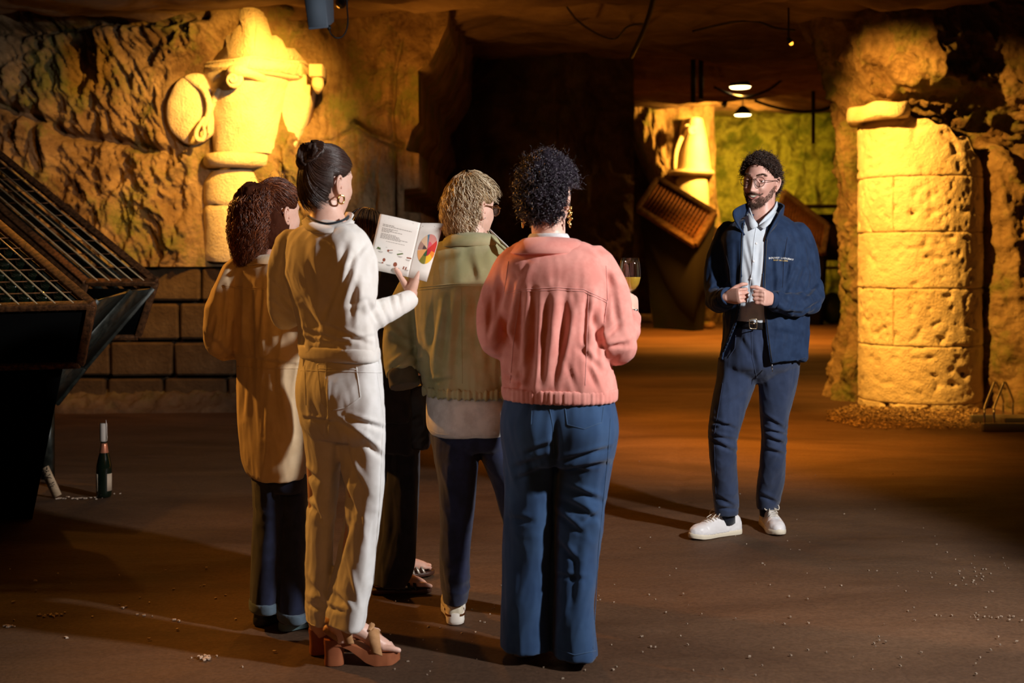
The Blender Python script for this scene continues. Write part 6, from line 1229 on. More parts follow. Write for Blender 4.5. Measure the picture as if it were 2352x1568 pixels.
# face details, placed on the real head surface
hm_ = head_mesh(True); hbt = BVHTree.FromPolygons([Vector(v) for v in hm_.v], hm_.f)
def onf(x, z, off=0):
    h = hbt.ray_cast(Vector((x, .3, z)), Vector((0, -1, 0))); return (h[0] if h[0] else Vector((x, .05, z)))+Vector((0, off, 0))
EYW = mat('eye_white', (.8, .76, .74), .15); IRIS = mat('brown_iris', (.05, .025, .015), .1); LIP = mat('lip', (.55, .20, .17), .4); TEETH = mat('teeth', (.80, .76, .62), .25); MOU = mat('mouth_dark', (.06, .012, .012), .6); BROW = hair_mat('brown_beard', (.07, .035, .022), (.24, .12, .075), .5, c=(.13, .065, .04))
for s_ in (-1, 1):
    c_ = onf(s_*.031, .004, -.0088); eb = MB(); eb.ell(c_, (.0112, .0112, .0112), 20, 14); eb.xf(MF); eo = obj('eyeball', eb, EYW, F_)
    ir = MB(); gz = Vector((.15*s_*0-.1, 1, -.02)).normalized(); ir.ell(c_+gz*.0084, (.0056, .0034, .0056), 16, 10); ir.xf(MF); obj('iris', ir, IRIS, eo)
    ld = MB()
    for zz_, r_, dz in ((.0046, .0038, .0030), (-.0060, .0032, -.0022)):
        ld.tube([c_+Vector((x, math.sqrt(max(0, .0128**2-x*x*.8))*.98-.001, zz_+dz*(1-(x/.0135)**2)*.6)) for x in np.linspace(-.0145, .0145, 9)], [.0015, r_*.8, r_, r_, r_, r_, r_, r_*.8, .0015], 8, round_end=True)
    ld.xf(MF); obj('eyelid', ld, SM, F_)
    n = 160; t = np.linspace(0, 1, 6); xs_ = RNG.uniform(.013, .050, n); zb_ = .030+.006*np.sin((xs_-.013)/.037*2.4)-.004*(xs_ > .042); P0 = np.array([onf(s_*x, z+dz, .0012)[:] for x, z, dz in zip(xs_, zb_, RNG.uniform(-.004, .003, n))]); dr = np.stack([np.full(n, s_*.009), np.full(n, .0002), RNG.uniform(-.001, .004, n)], 1); pth = P0[:, None]+dr[:, None]*t[None, :, None]; pth[..., 1] -= .25*np.abs(dr[:, None, 0])*t*np.maximum(0, (np.abs(P0[:, None, 0])-.03)/.02)
    part('eyebrow', strands(xfp(MF, pth), np.linspace(.0008, .0003, 6), 3), BROW, F_)
# smile
sx = np.linspace(-.031, .031, 17); up_c = [(x, -.0605+.011*(abs(x)/.03)**1.6) for x in sx]; lo_c = [(x, -.0735+.024*(abs(x)/.03)**1.7) for x in sx]
mo = MB(); mo.rings([[tuple(onf(x, z, .0010)) for x, z in up_c], [tuple(onf(x, (z+z2)/2, .0010)) for (x, z), (_, z2) in zip(up_c, lo_c)], [tuple(onf(x, z, .0010)) for x, z in lo_c]], closed=False); mo.xf(MF); mth = obj('mouth', mo, MOU, F_, fixn=False)
for i in range(10):
    x0 = -.0235+.0047*i; xm = x0+.0023; zt = -.0605+.011*(abs(xm)/.03)**1.6; zb_ = zt-.0088*(1-.5*(abs(xm)/.026)**2); q = onf(xm, (zt+zb_)/2, .0014); te = MB(); te.box(q, (.0044, .003, zt-zb_), rot=Matrix.Rotation(-xm*14, 3, 'Z')); te.xf(MF); obj('tooth', te, TEETH, mth, bevel=.0009)
lp = MB(); lp.tube([onf(x, z+.0022, .001) for x, z in up_c], [.0012+.0022*(1-(x/.03)**2) for x in sx], 8, round_end=True); lp.tube([onf(x, z-.002, .0014) for x, z in lo_c], [.001+.0026*(1-(x/.03)**2) for x in sx], 8, round_end=True); lp.xf(MF); obj('lips', lp, LIP, F_)
# beard: short hairs all over jaw, chin and upper lip; waxed moustache tips
def beard_ok(p):
    x, y, z = p; ax = abs(x)
    if y < .004 or z > -.012: return False
    line = np.interp(ax, [0, .012, .030, .045, .058, .072], [-.050, -.049, -.054, -.067, -.048, -.013])
    if z > line: return False
    if ax < .034 and -.088 < z and z < -.0605+.011*(ax/.03)**1.6+.001 and z > -.078+.024*(ax/.03)**1.7-.004: return False
    return True
pts = []; nrs = []
while len(pts) < 4200:
    d = RNG.normal(size=(6000, 3)); d /= np.linalg.norm(d, axis=1)[:, None]; x, y, z = head_fn(d[:, 0], d[:, 1], d[:, 2], True)
    for a in zip(x, y, z):
        if beard_ok(a) and RNG.random() < (.45 if abs(a[0]) < .014 and -.092 < a[2] < -.082 else 1): pts.append(a)
p0 = np.array(pts[:4200]); nn = p0/np.array([.074, .094, .118])**2; nn /= np.linalg.norm(nn, axis=1)[:, None]; t = np.linspace(0, 1, 5)[None, :, None]
dr = nn*.0036+np.array([0, .001, -.0050])+RNG.normal(size=p0.shape)*.0016; ln = RNG.uniform(.5, 1.1, (len(p0), 1, 1))*(1+.6*(p0[:, 2] < -.09)[:, None, None]); pth = p0[:, None]+dr[:, None]*t*ln-nn[:, None]*.001
bd = part('beard', strands(xfp(MF, pth), np.linspace(.0005, .00025, 5), 3), BROW, F_)
n = 420; s_ = RNG.choice([-1, 1], n); x0 = RNG.uniform(.001, .024, n); z0 = -.050-.003*(x0/.03)+RNG.uniform(-.005, .002, n); P0 = np.array([onf(a*b_, c_, .0005)[:] for a, b_, c_ in zip(s_, x0, z0)]); t = np.linspace(0, 1, 8)
L_ = RNG.uniform(.008, .014, n)+.008*(x0 > .019); xx = P0[:, 0, None]+(s_*L_)[:, None]*t; base = np.array([[onf(float(a), float(np.interp(abs(a), [0, .03, .045], [-.053, -.057, -.050])), .003)[1] for a in row] for row in xx]); zz_ = P0[:, 2, None]+(-.006*np.sin(t*2.2)*L_[:, None]/.02)+.010*np.maximum(0, np.abs(xx)-.030)/.015*1.0
pth = np.stack([xx, np.maximum(base, P0[:, 1, None]-.5*L_[:, None]*t)+.002, zz_], -1); part('moustache', strands(xfp(MF, pth), np.linspace(.0006, .0003, 8), 3), BROW, F_)
HF = hair_mat('dark_brown_curls', (.018, .010, .008), (.11, .055, .035), .38, c=(.045, .024, .016)); capF = haircap(-.075, -.010, .080, lambda c: .010+.006*sst(.0, .1, c[:, 2]), MF, HF, F_, .006, 45)
pc = curls(2600, MF, 0, 0, .036, .0065, 1.35, k=13, zb=-.075, zs=-.012, hf=.076, base=.005, out=.55, grav=.1, lift=.5); st = strands(pc, np.interp(np.linspace(0, 1, 13), [0, .3, .8, 1], [.0006, .0012, .001, .0003]), 3)
pf = curls(260, MF, 0, 0, .045, .006, 1.6, k=16, zb=-.07, zs=-.01, hf=.078, base=.008, out=.7, grav=.0, lift=.4); hair = part('hair', capF, capmat((.025, .014, .01)), F_); part('hair_curls', st, HF, hair); part('flyaway_hair', strands(pf, np.linspace(.0009, .0003, 16), 3), HF, hair)
glasses(F_, MF, mat('dark_wire_frame', (.03, .022, .02), .3, .8), .0235, .0225, .104, .0012, z0=.002)
LEATH = mat('white_leather', (.84, .82, .82), .4, bump=.15, bscale=120, dist=.001); SOLC = mat('cream_rubber', (.80, .72, .56), .55); LACE = mat('cream_laces', (.78, .70, .58), .8)
sneaker(F_, (P(1672, 600, 5.80).x, 5.80, 0), 117, .295, LEATH, SOLC, LACE, label='white leather trainer pointing left with cream sole'); sneaker(F_, (P(1764, 600, 5.97).x, 5.98, 0), 183, .295, LEATH, SOLC, LACE)
SOCK = fabric('navy_sock', (.01, .014, .03))
for a_ in ([(1667, 1165, 5.79), (1670, 1200, 5.80)], [(1763, 1150, 5.96), (1764, 1182, 5.97)]): sk_ = MB(); limb(sk_, a_, [.044, .040], 14, 2); obj('sock', sk_, SOCK, F_)
SK = 0
# ============================================================ riddling cages on the left
RUST = mat('rusty_iron', (.10, .045, .02), .6, .6, col2=(.28, .12, .045), nscale=40, bump=.6, bscale=120, dist=.003); WIRE = mat('galvanised_wire', (.75, .55, .30), .4, .35); DARKM = mat('dark_painted_steel', (.020, .024, .020), .35, .3, col2=(.05, .055, .045), nscale=25, bump=.3, bscale=60, dist=.002); BOTG = mat('dark_green_bottle', (.006, .012, .006), .08, spec=.8)
def bar(mb, a, b_, w_=.03, h=None, up=(0, 0, 1)):
    a = Vector(a); b_ = Vector(b_); d = (b_-a); L_ = d.length; d.normalize(); N = Vector(up); N = (N-d*N.dot(d)).normalized(); B = d.cross(N); h = h or w_
    c = [a+N*sx*h/2+B*sy*w_/2+d*e for e in (0, L_) for sx, sy in ((-1, -1), (1, -1), (1, 1), (-1, 1))]
    mb.add(c, [(0, 1, 2, 3), (7, 6, 5, 4), (0, 4, 5, 1), (1, 5, 6, 2), (2, 6, 7, 3), (3, 7, 4, 0)])
def cage(label, A, e1, e2, dn, n1, n2, bottles, group):
    A = Vector(A); e1 = Vector(e1); e2 = Vector(e2); dn = Vector(dn); up = e1.cross(e2).normalized(); up = up if up.z > 0 else -up
    low = min((A+x*e1+y*e2+z*dn).z for x in (0, 1) for y in (0, 1) for z in (0, 1))
    t = empty('riddling_cage', (A.x, A.y, 0), label, 'wire cage', group)
    for s in range(4):
        for z in (0, 1):
            p = [A, A+e1, A+e1+e2, A+e2][s]+dn*z; q = [A+e1, A+e1+e2, A+e2, A][s]+dn*z; mb = MB(); bar(mb, p, q, .045, .03, up); obj('frame_bar', mb, RUST, t, bevel=.004)
        mb = MB(); p = [A, A+e1, A+e1+e2, A+e2][s]; bar(mb, p, p+dn, .04, .04, e1); obj('frame_bar', mb, RUST, t, bevel=.004)
    for i in range(1, n1): mb = MB(); p = A+e1*i/n1+up*.012; mb.tube([p, p+e2], .0045, 6); obj('wire', mb, WIRE, t)
    for j in range(1, n2): mb = MB(); p = A+e2*j/n2+up*.006; mb.tube([p, p+e1], .003, 6); obj('wire', mb, RUST, t)
    # side plate nearest the camera and the right, with slats
    for k in range(4): mb = MB(); o_ = dn*(.2+.2*k); bar(mb, A+o_, A+e2+o_, .012, .05, dn); obj('side_slat', mb, DARKM, t)
    # black panels and block standing in for the darkness under the cage
    BM = mat('cage_shade_black', (.0025, .0025, .0025), .95, spec=.05)
    for a_, b_ in ((A, A+e1), (A, A+e2)) if bottles else ((A, A+e1),):
        mb = MB(); g_ = dn*.12; mb.add([a_+g_, b_+g_, b_+dn, a_+dn], [(0, 1, 2, 3)]); solid_obj('shade_panel', mb, BM, t, .01)
    if bottles:
        mb = MB(); q = [A+dn+Vector((-.12, .1, 0)), A+e1+dn, A+e1+e2+dn, A+e2+dn]; lo = [Vector((-2.42, 6.15, 0)), Vector((-4.4, 6.15, 0)), Vector((-4.8, 7.4, 0)), Vector((-2.95, 7.4, 0))]; mb.rings([lo, q]); obj('under_cage_shade', mb, BM, t)
    me0 = None
    if bottles:
        dd = dn.normalized()
        for i in range(n1):
            for j in range(n2):
                p = A+e1*(i+.5)/n1+e2*(j+.5)/n2+dd*.03
                if me0 is None:
                    mb = MB(); prof = [(.001, .006), (.018, .001), (.034, -.002), (.040, -.008), (.042, -.03), (.042, -.17), (.030, -.22), (.015, -.26), (.015, -.30), (.001, -.30)]; mb.lathe((0, 0, 0), prof, 14); o = obj('bottle', mb, BOTG); me0 = o.data
                else: o = bpy.data.objects.new('bottle', me0); COL.objects.link(o)
                o.location = p; o.rotation_euler = (-dd).to_track_quat('Z', 'Y').to_euler(); setp(o, 'dark bottle lying neck-down in the near wire cage', 'bottle', 'bottles stored in the near cage')
    return t
c1 = cage('near rusty riddling cage tilted at the left edge, bright wires over dark bottles', P(212, 700, 6.0), (-1.25, 0, -.035), (-1.02, .95, .56), (-.10, .12, -.30), 14, 10, True, 'riddling cages at the left')
c2 = cage('dark rusty riddling cage rising behind the near one at left', P(358, 648, 7.5), (-.42, -.02, .0), (-1.62, 1.2, 1.02), (-.14, .1, -.34), 6, 12, False, 'riddling cages at the left')
# folded steel side of the cage stand
st_ = empty('steel_stand', (P(200, 850, 7.4).x, 7.4, 0), 'dark folded steel stand slanting down under the two cages', 'stand')
def plate(pts, m, name, parent, th=.012): mb = MB(); mb.add([P(*p) for p in pts], [tuple(range(len(pts)))]); return solid_obj(name, mb, m, parent, th)
plate([(352, 662, 7.42), (300, 668, 7.2), (150, 835, 6.9), (195, 845, 7.3)], DARKM, 'side_plate', st_); plate([(300, 668, 7.2), (225, 690, 6.7), (60, 860, 6.5), (150, 835, 6.9)], DARKM, 'side_plate', st_); plate([(195, 845, 7.3), (150, 835, 6.9), (80, 930, 6.9), (130, 925, 7.3)], DARKM, 'foot_plate', st_); plate([(150, 835, 6.9), (60, 860, 6.5), (0, 950, 6.5), (80, 930, 6.9)], DARKM, 'foot_plate', st_)
for a, b_ in ([(352, 662, 7.4), (195, 845, 7.28)], [(300, 668, 7.17), (150, 835, 6.87)], [(195, 845, 7.28), (130, 928, 7.28)], [(225, 690, 6.67), (60, 860, 6.47)]): mb = MB(); bar(mb, P(*a), P(*b_), .03, .03); obj('edge_bar', mb, DARKM, st_, bevel=.003)
for q in ((110, 925, 7.3), (40, 930, 6.9)): mb = MB(); p = P(*q); bar(mb, p, (p.x, p.y, 0), .06, .06, (1, 0, 0)); obj('post', mb, DARKM, st_)
# champagne bottle with a paper hood, leaning board, crumbs
by_ = F*CZ/(1140-V0); bx = P(239, 600, by_).x; kb = by_/F
bt_ = empty('champagne_bottle', (bx, by_, 0), 'dark champagne bottle standing on the floor with a paper sleeve over its neck', 'bottle')
prof = [(.001, .002), (.036, .0), (.040, .006), (.0415, .03), (.0415, .15), (.040, .175), (.033, .21), (.024, .245), (.0175, .285), (.0155, .31), (.0165, .315), (.0165, .33), (.001, .33)]
obj('glass_body', MB().lathe((bx, by_, 0), prof, 32), BOTG, bt_); obj('neck_foil', MB().lathe((bx, by_, 0), [(.0242, .242), (.0247, .244), (.018, .284), (.0162, .30), (.0155, .30)], 24), mat('copper_foil', (.85, .32, .18), .35, .6), bt_)
PAP = mat('cream_label', (.62, .48, .34), .8)
for a0, a1 in ((math.pi*1.02, math.pi*1.32), (math.pi*1.72, math.pi*2.02)):
    mb = MB(); mb.rings([[(bx+.0422*math.cos(a), by_+.0422*math.sin(a), z) for a in np.linspace(a0, a1, 12)] for z in (.035, .13)], closed=False); solid_obj('label', mb, PAP, bt_, .0006, 1)
mb = MB(); mb.lathe((bx-.003, by_, 0), [(.0185, .305), (.020, .31), (.020, .40), (.0185, .405)], 16); mb.tube([(bx+.016, by_-.01, .31), (bx+.021, by_-.012, .33), (bx+.017, by_-.01, .36), (bx+.016, by_-.01, .405), (bx+.013, by_-.006, .425)], [.004, .006, .004, .006, .002], 6, flat=.4); obj('paper_sleeve', mb, mat('white_paper', (.62, .55, .48), .9), bt_)
ly = F*CZ/(1143-V0); bd_ = empty('leaning_board', (P(125, 600, ly).x, ly, 0), 'small pale wooden board with dark handwriting leaning over on the floor', 'board')
kk = ly/F; a = Vector((P(132, 600, ly).x, ly, .008)); dirv = Vector((-(34)*kk, .02, 66*kk)).normalized(); wd = Vector((.075, -.015, .042)).normalized(); mb = MB(); hgt = .175; ww = .052
mb.add([a-wd*ww/2, a+wd*ww/2, a+wd*ww/2+dirv*hgt, a-wd*ww/2+dirv*hgt], [(0, 1, 2, 3)]); bo = solid_obj('board_panel', mb, mat('pale_wood', (.52, .36, .22), .8, col2=(.62, .45, .28), nscale=12, stretch=(1, 1, 6)), bd_, .012, 0)
nrm = wd.cross(dirv).normalized(); nrm = nrm if nrm.y < 0 else -nrm; wr_ = MB()
rs = random.Random(11)
for row, t in enumerate((.90, .84, .70, .64, .45, .38)):
    x = -.36
    while x < .34:
        q = a+wd*ww*x+dirv*hgt*t+nrm*.0068; l = rs.uniform(.05, .12); q2 = a+wd*ww*(x+l)+dirv*hgt*(t+rs.uniform(-.05, .05))+nrm*.0068; wr_.tube([q, q2, q2+dirv*hgt*rs.uniform(-.04, .04)], .0013, 4); x += l+.06
obj('handwriting', wr_, mat('black_marker', (.02, .015, .012), .7), bd_)
def flakes(name, label, cat, spots, m, s0=.004, s1=.012, seed=1):
    rs = random.Random(seed); mb = MB()
    for u, v in spots:
        x, y = gp(u, v); r = rs.uniform(s0, s1); an = rs.uniform(0, 3); ca, sa = math.cos(an), math.sin(an); pts = [(x+r*(px*ca-py*sa)*rs.uniform(.6, 1.2), y+r*(px*sa+py*ca)*rs.uniform(.6, 1.1), z+rs.uniform(0, .0012)) for z in (-.003, .0012+.08*r) for px, py in ((-1, -.5), (.8, -.6), (1, .4), (-.6, .6))]
        mb.add(pts, [(0, 1, 2, 3), (4, 5, 6, 7), (0, 1, 5, 4), (1, 2, 6, 5), (2, 3, 7, 6), (3, 0, 4, 7)])
    setp(obj(name, mb, m, smooth=False), label, cat, kind='stuff')
rs = random.Random(2); CH = mat('pale_chips', (.62, .48, .36), .8)
flakes('wax_crumbs', 'pale crumbs scattered between the leaning board and the bottle', 'crumbs', [(123+rs.gauss(0, 4)+i*5.0, 1145-i*.12+rs.gauss(0, 1.2)) for i in range(24)]+[(262, 1133), (276, 1133)], CH, .005, .012)
flakes('plaster_flakes', 'small white flakes lying on the floor at lower left', 'flakes', [(120+rs.gauss(0, 14), 1412+rs.gauss(0, 2)) for _ in range(22)]+[(12+rs.gauss(0, 10), 1436+rs.gauss(0, 1.5)) for _ in range(14)]+[(468+rs.gauss(0, 10), 1510+rs.gauss(0, 3.5)) for _ in range(22)]+[(557, 1530), (315, 1410), (330, 1412), (322, 1372), (474, 1303), (495, 1373), (400, 1422), (410, 1425), (630, 1495), (350, 1414)]+[(rs.uniform(20, 640), rs.uniform(1300, 1480)) for _ in range(26)], CH, .003, .008, 4)
flakes('stone_specks', 'tiny pale stone specks scattered over the asphalt', 'specks', [(rs.uniform(1400, 2340), 1050+rs.random()**.7*500) for _ in range(110)]+[(2235+rs.gauss(0, 45), 1320+rs.gauss(0, 16)) for _ in range(30)]+[(2270+rs.gauss(0, 30), 1415+rs.gauss(0, 4)) for _ in range(16)]+[(rs.uniform(880, 1420), rs.uniform(1330, 1560)) for _ in range(60)], mat('speck_stone', (.34, .26, .19), .8), .002, .0055, 7)
# ============================================================ bicycle rack at the right edge
STEEL = mat('galvanised_tube', (.62, .60, .56), .25, 1); GALV = mat('galvanised_channel', (.30, .27, .22), .4, .8, bump=.2, bscale=50, dist=.001)
ry = F*CZ/(989-V0); rk = empty('bike_rack', (P(2310, 600, ry).x, ry, 0), 'low galvanised steel bicycle rack with hoops at the right edge', 'bicycle rack')
kr = ry/F
for i in range(3):
    du = 22*i if i < 2 else 110; x0 = P(2261+du, 600, ry).x; x1 = P(2304+du, 600, ry).x; dy = .55 if True else 0; z1 = (989-949)*kr; z2 = .345
    x1 = (2304+du-U0)*(ry+dy)/F
    mb = MB(); mb.tube([(x0, ry, .0), (x0, ry, z1), (x0+.03, ry+.06, z1+.05), (x0*.52+x1*.48-.02, ry+dy*.42, z2-.03), (x0*.48+x1*.52, ry+dy*.5, z2), (x0*.4+x1*.6+.01, ry+dy*.58, z2-.03), (x1-.02, ry+dy-.05, z1+.05), (x1, ry+dy, z1), (x1, ry+dy, .0)], .0085, 10, sub=5); obj('hoop', mb, STEEL, rk)
for dy in (0, .5):
    mb = MB(); mb.box((P(2256, 600, ry).x+.75+.1*(dy > 0), ry+dy, .03), (1.5, .05, .06)); obj('ground_rail', mb, GALV, rk, bevel=.004)
mb = MB(); mb.box((P(2295, 600, ry).x+.72, ry+.16, .065), (1.3, .2, .05)); obj('wheel_channel', mb, GALV, rk, bevel=.004)
# ============================================================ ceiling: loudspeaker, lamps, cables
CAB = mat('black_cable', (.008, .008, .008), .5); SPK = mat('grey_blue_plastic', (.11, .15, .20), .55); BLKM = mat('black_lamp_metal', (.012, .012, .012), .5)
sy_ = 7.6; sp = empty('loudspeaker', P(730, 20, sy_), 'grey-blue box loudspeaker hanging from the ceiling with a looped cable', 'loudspeaker')
mb = MB(); fr = [P(692, -45, sy_), P(742, -45, sy_), P(754, 64, sy_-.02), P(708, 69, sy_-.02)]; bkk = [P(738, -45, sy_+.15), P(765, -45, sy_+.15), P(768, 50, sy_+.13), P(752, 56, sy_+.14)]
mb.add(fr+bkk, [(0, 1, 2, 3), (7, 6, 5, 4), (0, 4, 5, 1), (1, 5, 6, 2), (2, 6, 7, 3), (3, 7, 4, 0)]); obj('case', mb, SPK, sp, bevel=.006)
mb = MB(); c_ = [(a*.9+sum((x for x in fr), Vector())/4*.1)+Vector((0, -.004, 0)) for a in fr]; mb.add(c_, [(0, 1, 2, 3)]); solid_obj('grille', mb, mat('speaker_grille', (.12, .16, .21), .8, bump=.8, bscale=900, dist=.001), sp, .004)
mb = MB(); mb.tube([P(755, 66, sy_), P(760, 78, sy_), P(772, 87, sy_), P(786, 84, sy_+.02), P(796, 68, sy_+.04), P(799, 45, sy_+.06), P(797, 10, sy_+.1), P(797, -60, sy_+.1)], .005, 8, sub=5); mb.ell(P(756, 64, sy_), (.014, .014, .018), 10, 8); obj('cable', mb, CAB, sp)
mb = MB(); mb.tube([P(725, -40, sy_+.06), P(725, -120, sy_+.06)], .02, 8); obj('bracket', mb, BLKM, sp)
LAMP = mat('lamp_glow', (1, .36, .03), .5, emit=4.5); LAMPW = mat('tube_glow', (1, .72, .30), .5, emit=9)
def spotlamp(label, u, v, Y, aim, r=.035, glow=LAMP, top=None):
    c_ = P(u, v, Y); d = (Vector(aim)-c_).normalized(); q = d.to_track_quat('Z', 'Y').to_matrix(); t = empty('spot_lamp', c_, label, 'spotlight')
    mb = MB(); mb.lathe(c_, [(r*.5, -r*2.6), (r*.9, -r*2.2), (r, -r*1.2), (r*1.1, 0), (r*1.02, .0), (r*.9, -r*.9), (.001, -r*1.1)], 20, rot=q); obj('housing', mb, BLKM, t)
    mb = MB(); mb.lathe(c_, [(.001, -r*.25), (r*.98, -r*.2), (r*.98, -r*.12), (.001, -r*.10)], 18, rot=q); mb.ell(c_+d*r*.1, (r*.8, r*.8, r*.8), 16, 10); obj('lens', mb, glow, t)
    mb = MB(); z_ = top if top else 3.45; b0 = c_-d*r*1.4; mb.tube([b0, b0+Vector((0, .02, .05)), Vector((b0.x, b0.y+.02, z_))], .008, 8); mb.box(Vector((b0.x, b0.y+.02, z_-.02)), (.07, .07, .04)); obj('bracket', mb, BLKM, t); return t
spotlamp('black spotlight glowing orange beside the hanging loudspeaker', 782, 9, 8.9, (-2.35, 10.5, 2.35), .036)
spotlamp('small spotlight with an orange glow under the ceiling near the round column', 1817, 99, 10.6, (3.5, 10.4, 1.5), .022, top=3.7)
spotlamp('tiny far spotlight beside the distant carved capital', 1663, 241, 23.4, (4.1, 26, 3.6), .05, top=4.7)
def pendant(label, u, v, Y, w_, top, second=False):
    c_ = P(u, v, Y); t = empty('ceiling_lamp', c_, label, 'lamp', 'round lamps in the passage'); r = w_/2*Y/F
    mb = MB(); mb.lathe(c_, [(.05, .16), (.08, .13), (r*.8, .07), (r*1.05, .0), (r*1.0, -.005), (r*.75, .05), (.001, .08)], 32); obj('shade', mb, BLKM, t)
    mb = MB(); mb.lathe(c_, [(.001, -.03), (r*.86, -.022), (r*.97, .0), (r*.95, .02), (.001, .03)], 32); obj('glowing_diffuser', mb, LAMPW, t)
    mb = MB(); mb.tube([c_+Vector((0, 0, .15)), Vector((c_.x, c_.y, top))], .012, 8); obj('rod', mb, BLKM, t)
    light('passage_lamp_light', 'SPOT', c_-Vector((0, 0, .06)), c_-Vector((0, 0, 2)), 260, (1, .42, .06), .12, 150, .8)
pendant('round glowing lamp hanging nearest in the passage', 1700, 199, 18.2, 50, 4.45); pendant('lower farther round lamp glowing in the passage', 1706, 263, 23, 40, 4.75)
def cable(label, pts, r=.012, cat='cable'): mb = MB(); mb.tube([P(*p) for p in pts], r, 8, sub=6); setp(obj('cable', mb, CAB), label, cat)
cable('thick black hose hanging along the ceiling above the dark opening', [(1505, -20, 9.6), (1492, 30, 9.9), (1478, 70, 10.3), (1462, 105, 10.8), (1450, 130, 11.4)], .022)
cable('thin looping cable joining the thick hose on the ceiling', [(1285, -10, 10.0), (1320, 40, 10.6), (1350, 65, 10.9), (1385, 84, 11.2), (1415, 88, 11.3), (1440, 62, 10.9), (1468, 55, 10.5), (1484, 56, 10.2)], .009)
cable('cable draped to the small orange spotlight near the column', [(1590, 72, 11.4), (1640, 60, 11.3), (1690, 50, 11.2), (1740, 50, 11), (1780, 64, 10.9), (1826, 70, 10.9)], .010)
cable('dark cable crossing the passage below the ceiling', [(1640, 200, 18), (1680, 218, 18.1), (1720, 222, 18.3), (1765, 206, 18.6), (1800, 180, 19)], .022)
cable('lower dark cable sagging towards the far hall', [(1735, 232, 19.5), (1780, 246, 19.8), (1840, 256, 20), (1890, 252, 20.3), (1915, 240, 20.5)], .025)
# beams of rock edge across the passage read as dark strips
# ============================================================ far hall: tilted riddling rack, second rack, table, debris
WOOD = mat('old_rack_wood', (.08, .045, .02), .8, col2=(.17, .10, .045), nscale=10, bump=.5, bscale=40, dist=.01)
def rack(label, c0_, c1_, c2_, Y, dY, parent_name='riddling_rack'):
    "c0 left, c1 top, c2 right corner of the near board"
    a, b_, c = P(*c0_, Y+dY), P(*c1_, Y+dY*1.6), P(*c2_, Y); d = a+(c-b_); t = empty(parent_name, (d.x, Y, 0), label, 'rack'); N = (b_-a).cross(c-b_).normalized(); N = N if N.y > 0 else -N
    for p, q in ((a, b_), (b_, c), (c, d), (d, a)): mb = MB(); bar(mb, p, q, .10, .12, N); obj('rack_frame', mb, WOOD, t, bevel=.01)
    for i in range(1, 17): mb = MB(); s_ = i/17; bar(mb, b_.lerp(c, s_)-N*.01, a.lerp(d, s_)-N*.01, .045, .05, N); obj('rack_slat', mb, RUST, t)
    for j in range(1, 9): mb = MB(); s_ = j/9; bar(mb, a.lerp(b_, s_)+N*.02, d.lerp(c, s_)+N*.02, .035, .05, N); obj('rack_slat', mb, WOOD, t)
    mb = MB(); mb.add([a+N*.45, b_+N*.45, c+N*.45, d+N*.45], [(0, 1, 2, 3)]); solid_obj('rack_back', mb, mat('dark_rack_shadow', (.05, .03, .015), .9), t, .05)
    mb = MB(); q_ = [x+N*.12 for x in (a, b_, c, d)]; lo = [Vector((m_.x, q.y+.5, 0)) for q, m_ in zip(q_, (a.lerp(d, .3)+N*.3, b_.lerp(c, .2)+N*.5, c.lerp(d, .6)+N*.5, d+N*.2))]; mb.rings([lo, q_]); obj('under_rack_shade', mb, mat('rack_shade_black', (.006, .005, .004), .9), t)  # black solid put in for the darkness below the rack
    return t
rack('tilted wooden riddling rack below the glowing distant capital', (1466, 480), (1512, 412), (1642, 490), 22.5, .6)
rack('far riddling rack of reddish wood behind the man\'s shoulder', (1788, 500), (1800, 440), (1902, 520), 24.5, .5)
mb = MB(); lx = P(1560, 600, 24.0); bar(mb, P(1622, 560, 23.6), P(1592, 700, 23.6), .22, .15); brk = setp(obj('rock_prop', curvy(mb, 3, .04, 2), WOOD), 'slanting timber prop beside the tilted rack in the hall', 'prop')
dk = MB()
for i in range(11):
    rs_ = random.Random(i); x, y, r = P(1548+(i % 4)*24, 600, 24.2).x+rs_.uniform(-.02, .02), 23.6+.42*(i//4), rs_.uniform(.08, .105); m1 = MB(); m1.ell((x, y, r*.6), (r*1.1, r, r*.75), 12, 8); v_ = np.array(m1.v); m1.v = [tuple(p) for p in v_+np.stack([fbm(v_*3+k*5+i, 2) for k in range(3)], 1)*.07]; setp(obj('rubble_rock', m1, ROCK), 'rock in the rubble heap at the far end of the dark opening', 'rock', 'rocks in the far rubble heap')
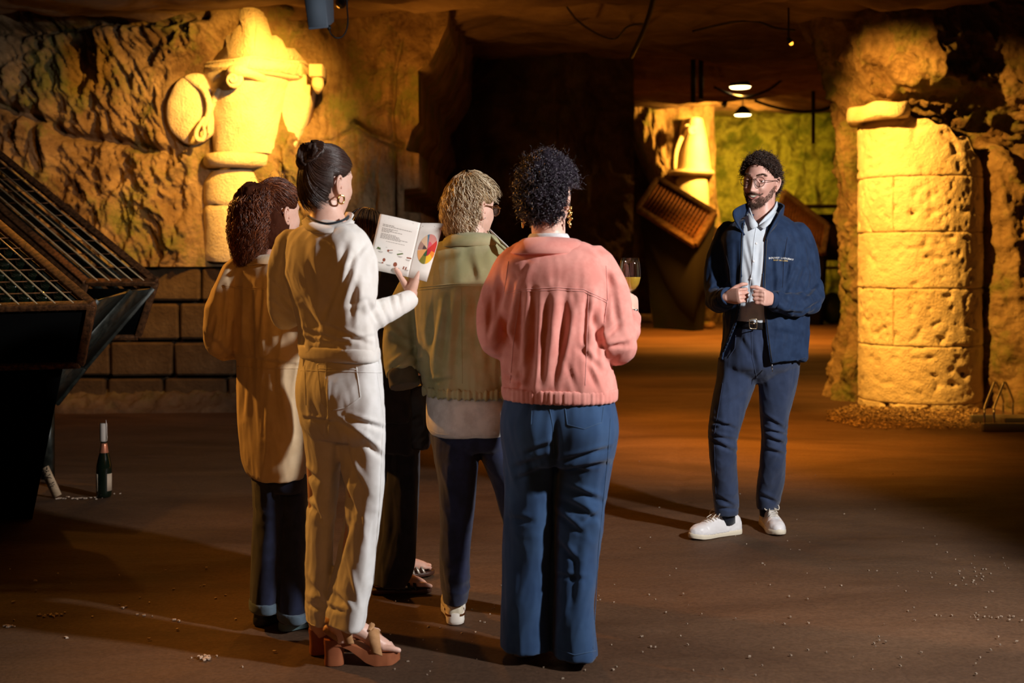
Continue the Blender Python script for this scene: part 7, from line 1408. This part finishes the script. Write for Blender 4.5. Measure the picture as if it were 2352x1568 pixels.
for i, (u, v, w_, h_) in enumerate([(1600, 668, 70, 30), (1590, 695, 90, 22)]):
    mb = MB(); p = P(u, v, 24.9); mb.box(p, (w_*24.9/F, .4, h_*24.9/F)); setp(obj('stone_slab', mb, ROCK, bevel=.03), ['upper pale slab stacked on the rubble heap', 'lower pale slab under the rubble heap'][i], 'slab')
mb = MB(); yb = 26.0; mb.box((P(1480, 600, yb).x, yb, .09), (.62, .3, .16)); setp(obj('timber_block', mb, WOOD, bevel=.02), 'pale timber lying on the floor at the edge of the dark opening', 'timber')
# long table far right behind the man
tb = empty('work_table', (P(1915, 600, 26).x, 26, 0), 'long dark table with a lit edge far behind the man', 'table')
for v, th_ in ((474, .05), (615, .06)): mb = MB(); p = P(1905, v, 26); mb.box(p, (1.35, .9, th_)); obj('shelf_board', mb, WOOD, tb, bevel=.01)
for u in (1840, 1968): mb = MB(); x = P(u, 600, 26).x; mb.box((x, 26, 1.24), (.09, .8, 2.48)); obj('table_leg', mb, WOOD, tb, bevel=.01)
mb = MB(); mb.box(P(1905, 545, 26.3), (1.2, .3, 1.0)); obj('back_panel', mb, mat('rack_dark_back', (.10, .05, .02), .9), tb)
mb = MB(); mb.ell((P(1912, 600, 25.4).x, 25.4, .33), (.30, .25, .33), 20, 14); setp(obj('round_drum', mb, mat('dark_green_enamel', (.04, .07, .02), .35)), 'dark round drum standing under the far table', 'drum')
# dark hanging pipes in the passage ceiling
for i, (u, v0_, v1_, Y) in enumerate([(1592, 135, 235, 17), (1610, 132, 228, 17), (1868, 225, 330, 22)]):
    mb = MB(); mb.tube([P(u, v0_-30, Y), P(u, v1_, Y)], .035, 8); setp(obj('hanging_pipe', mb, CAB), ['left of two short dark pipes hanging by the far capital', 'right of two short dark pipes hanging by the far capital', 'dark pipe hanging in front of the mossy wall'][i], 'pipe')

import re as _re
for _o in bpy.data.objects:
    if _o.parent and _re.match(r'(stitching|hair_strands|hair_curls|flyaway_hair|hair_twist|printed_text|eyebrow|beard|moustache|laces|handwriting|strap|collar)', _o.name) and not _o.get('kind') and _o.type == 'MESH' and not _o.name.startswith(('strap', 'collar')): _o['kind'] = 'stuff'
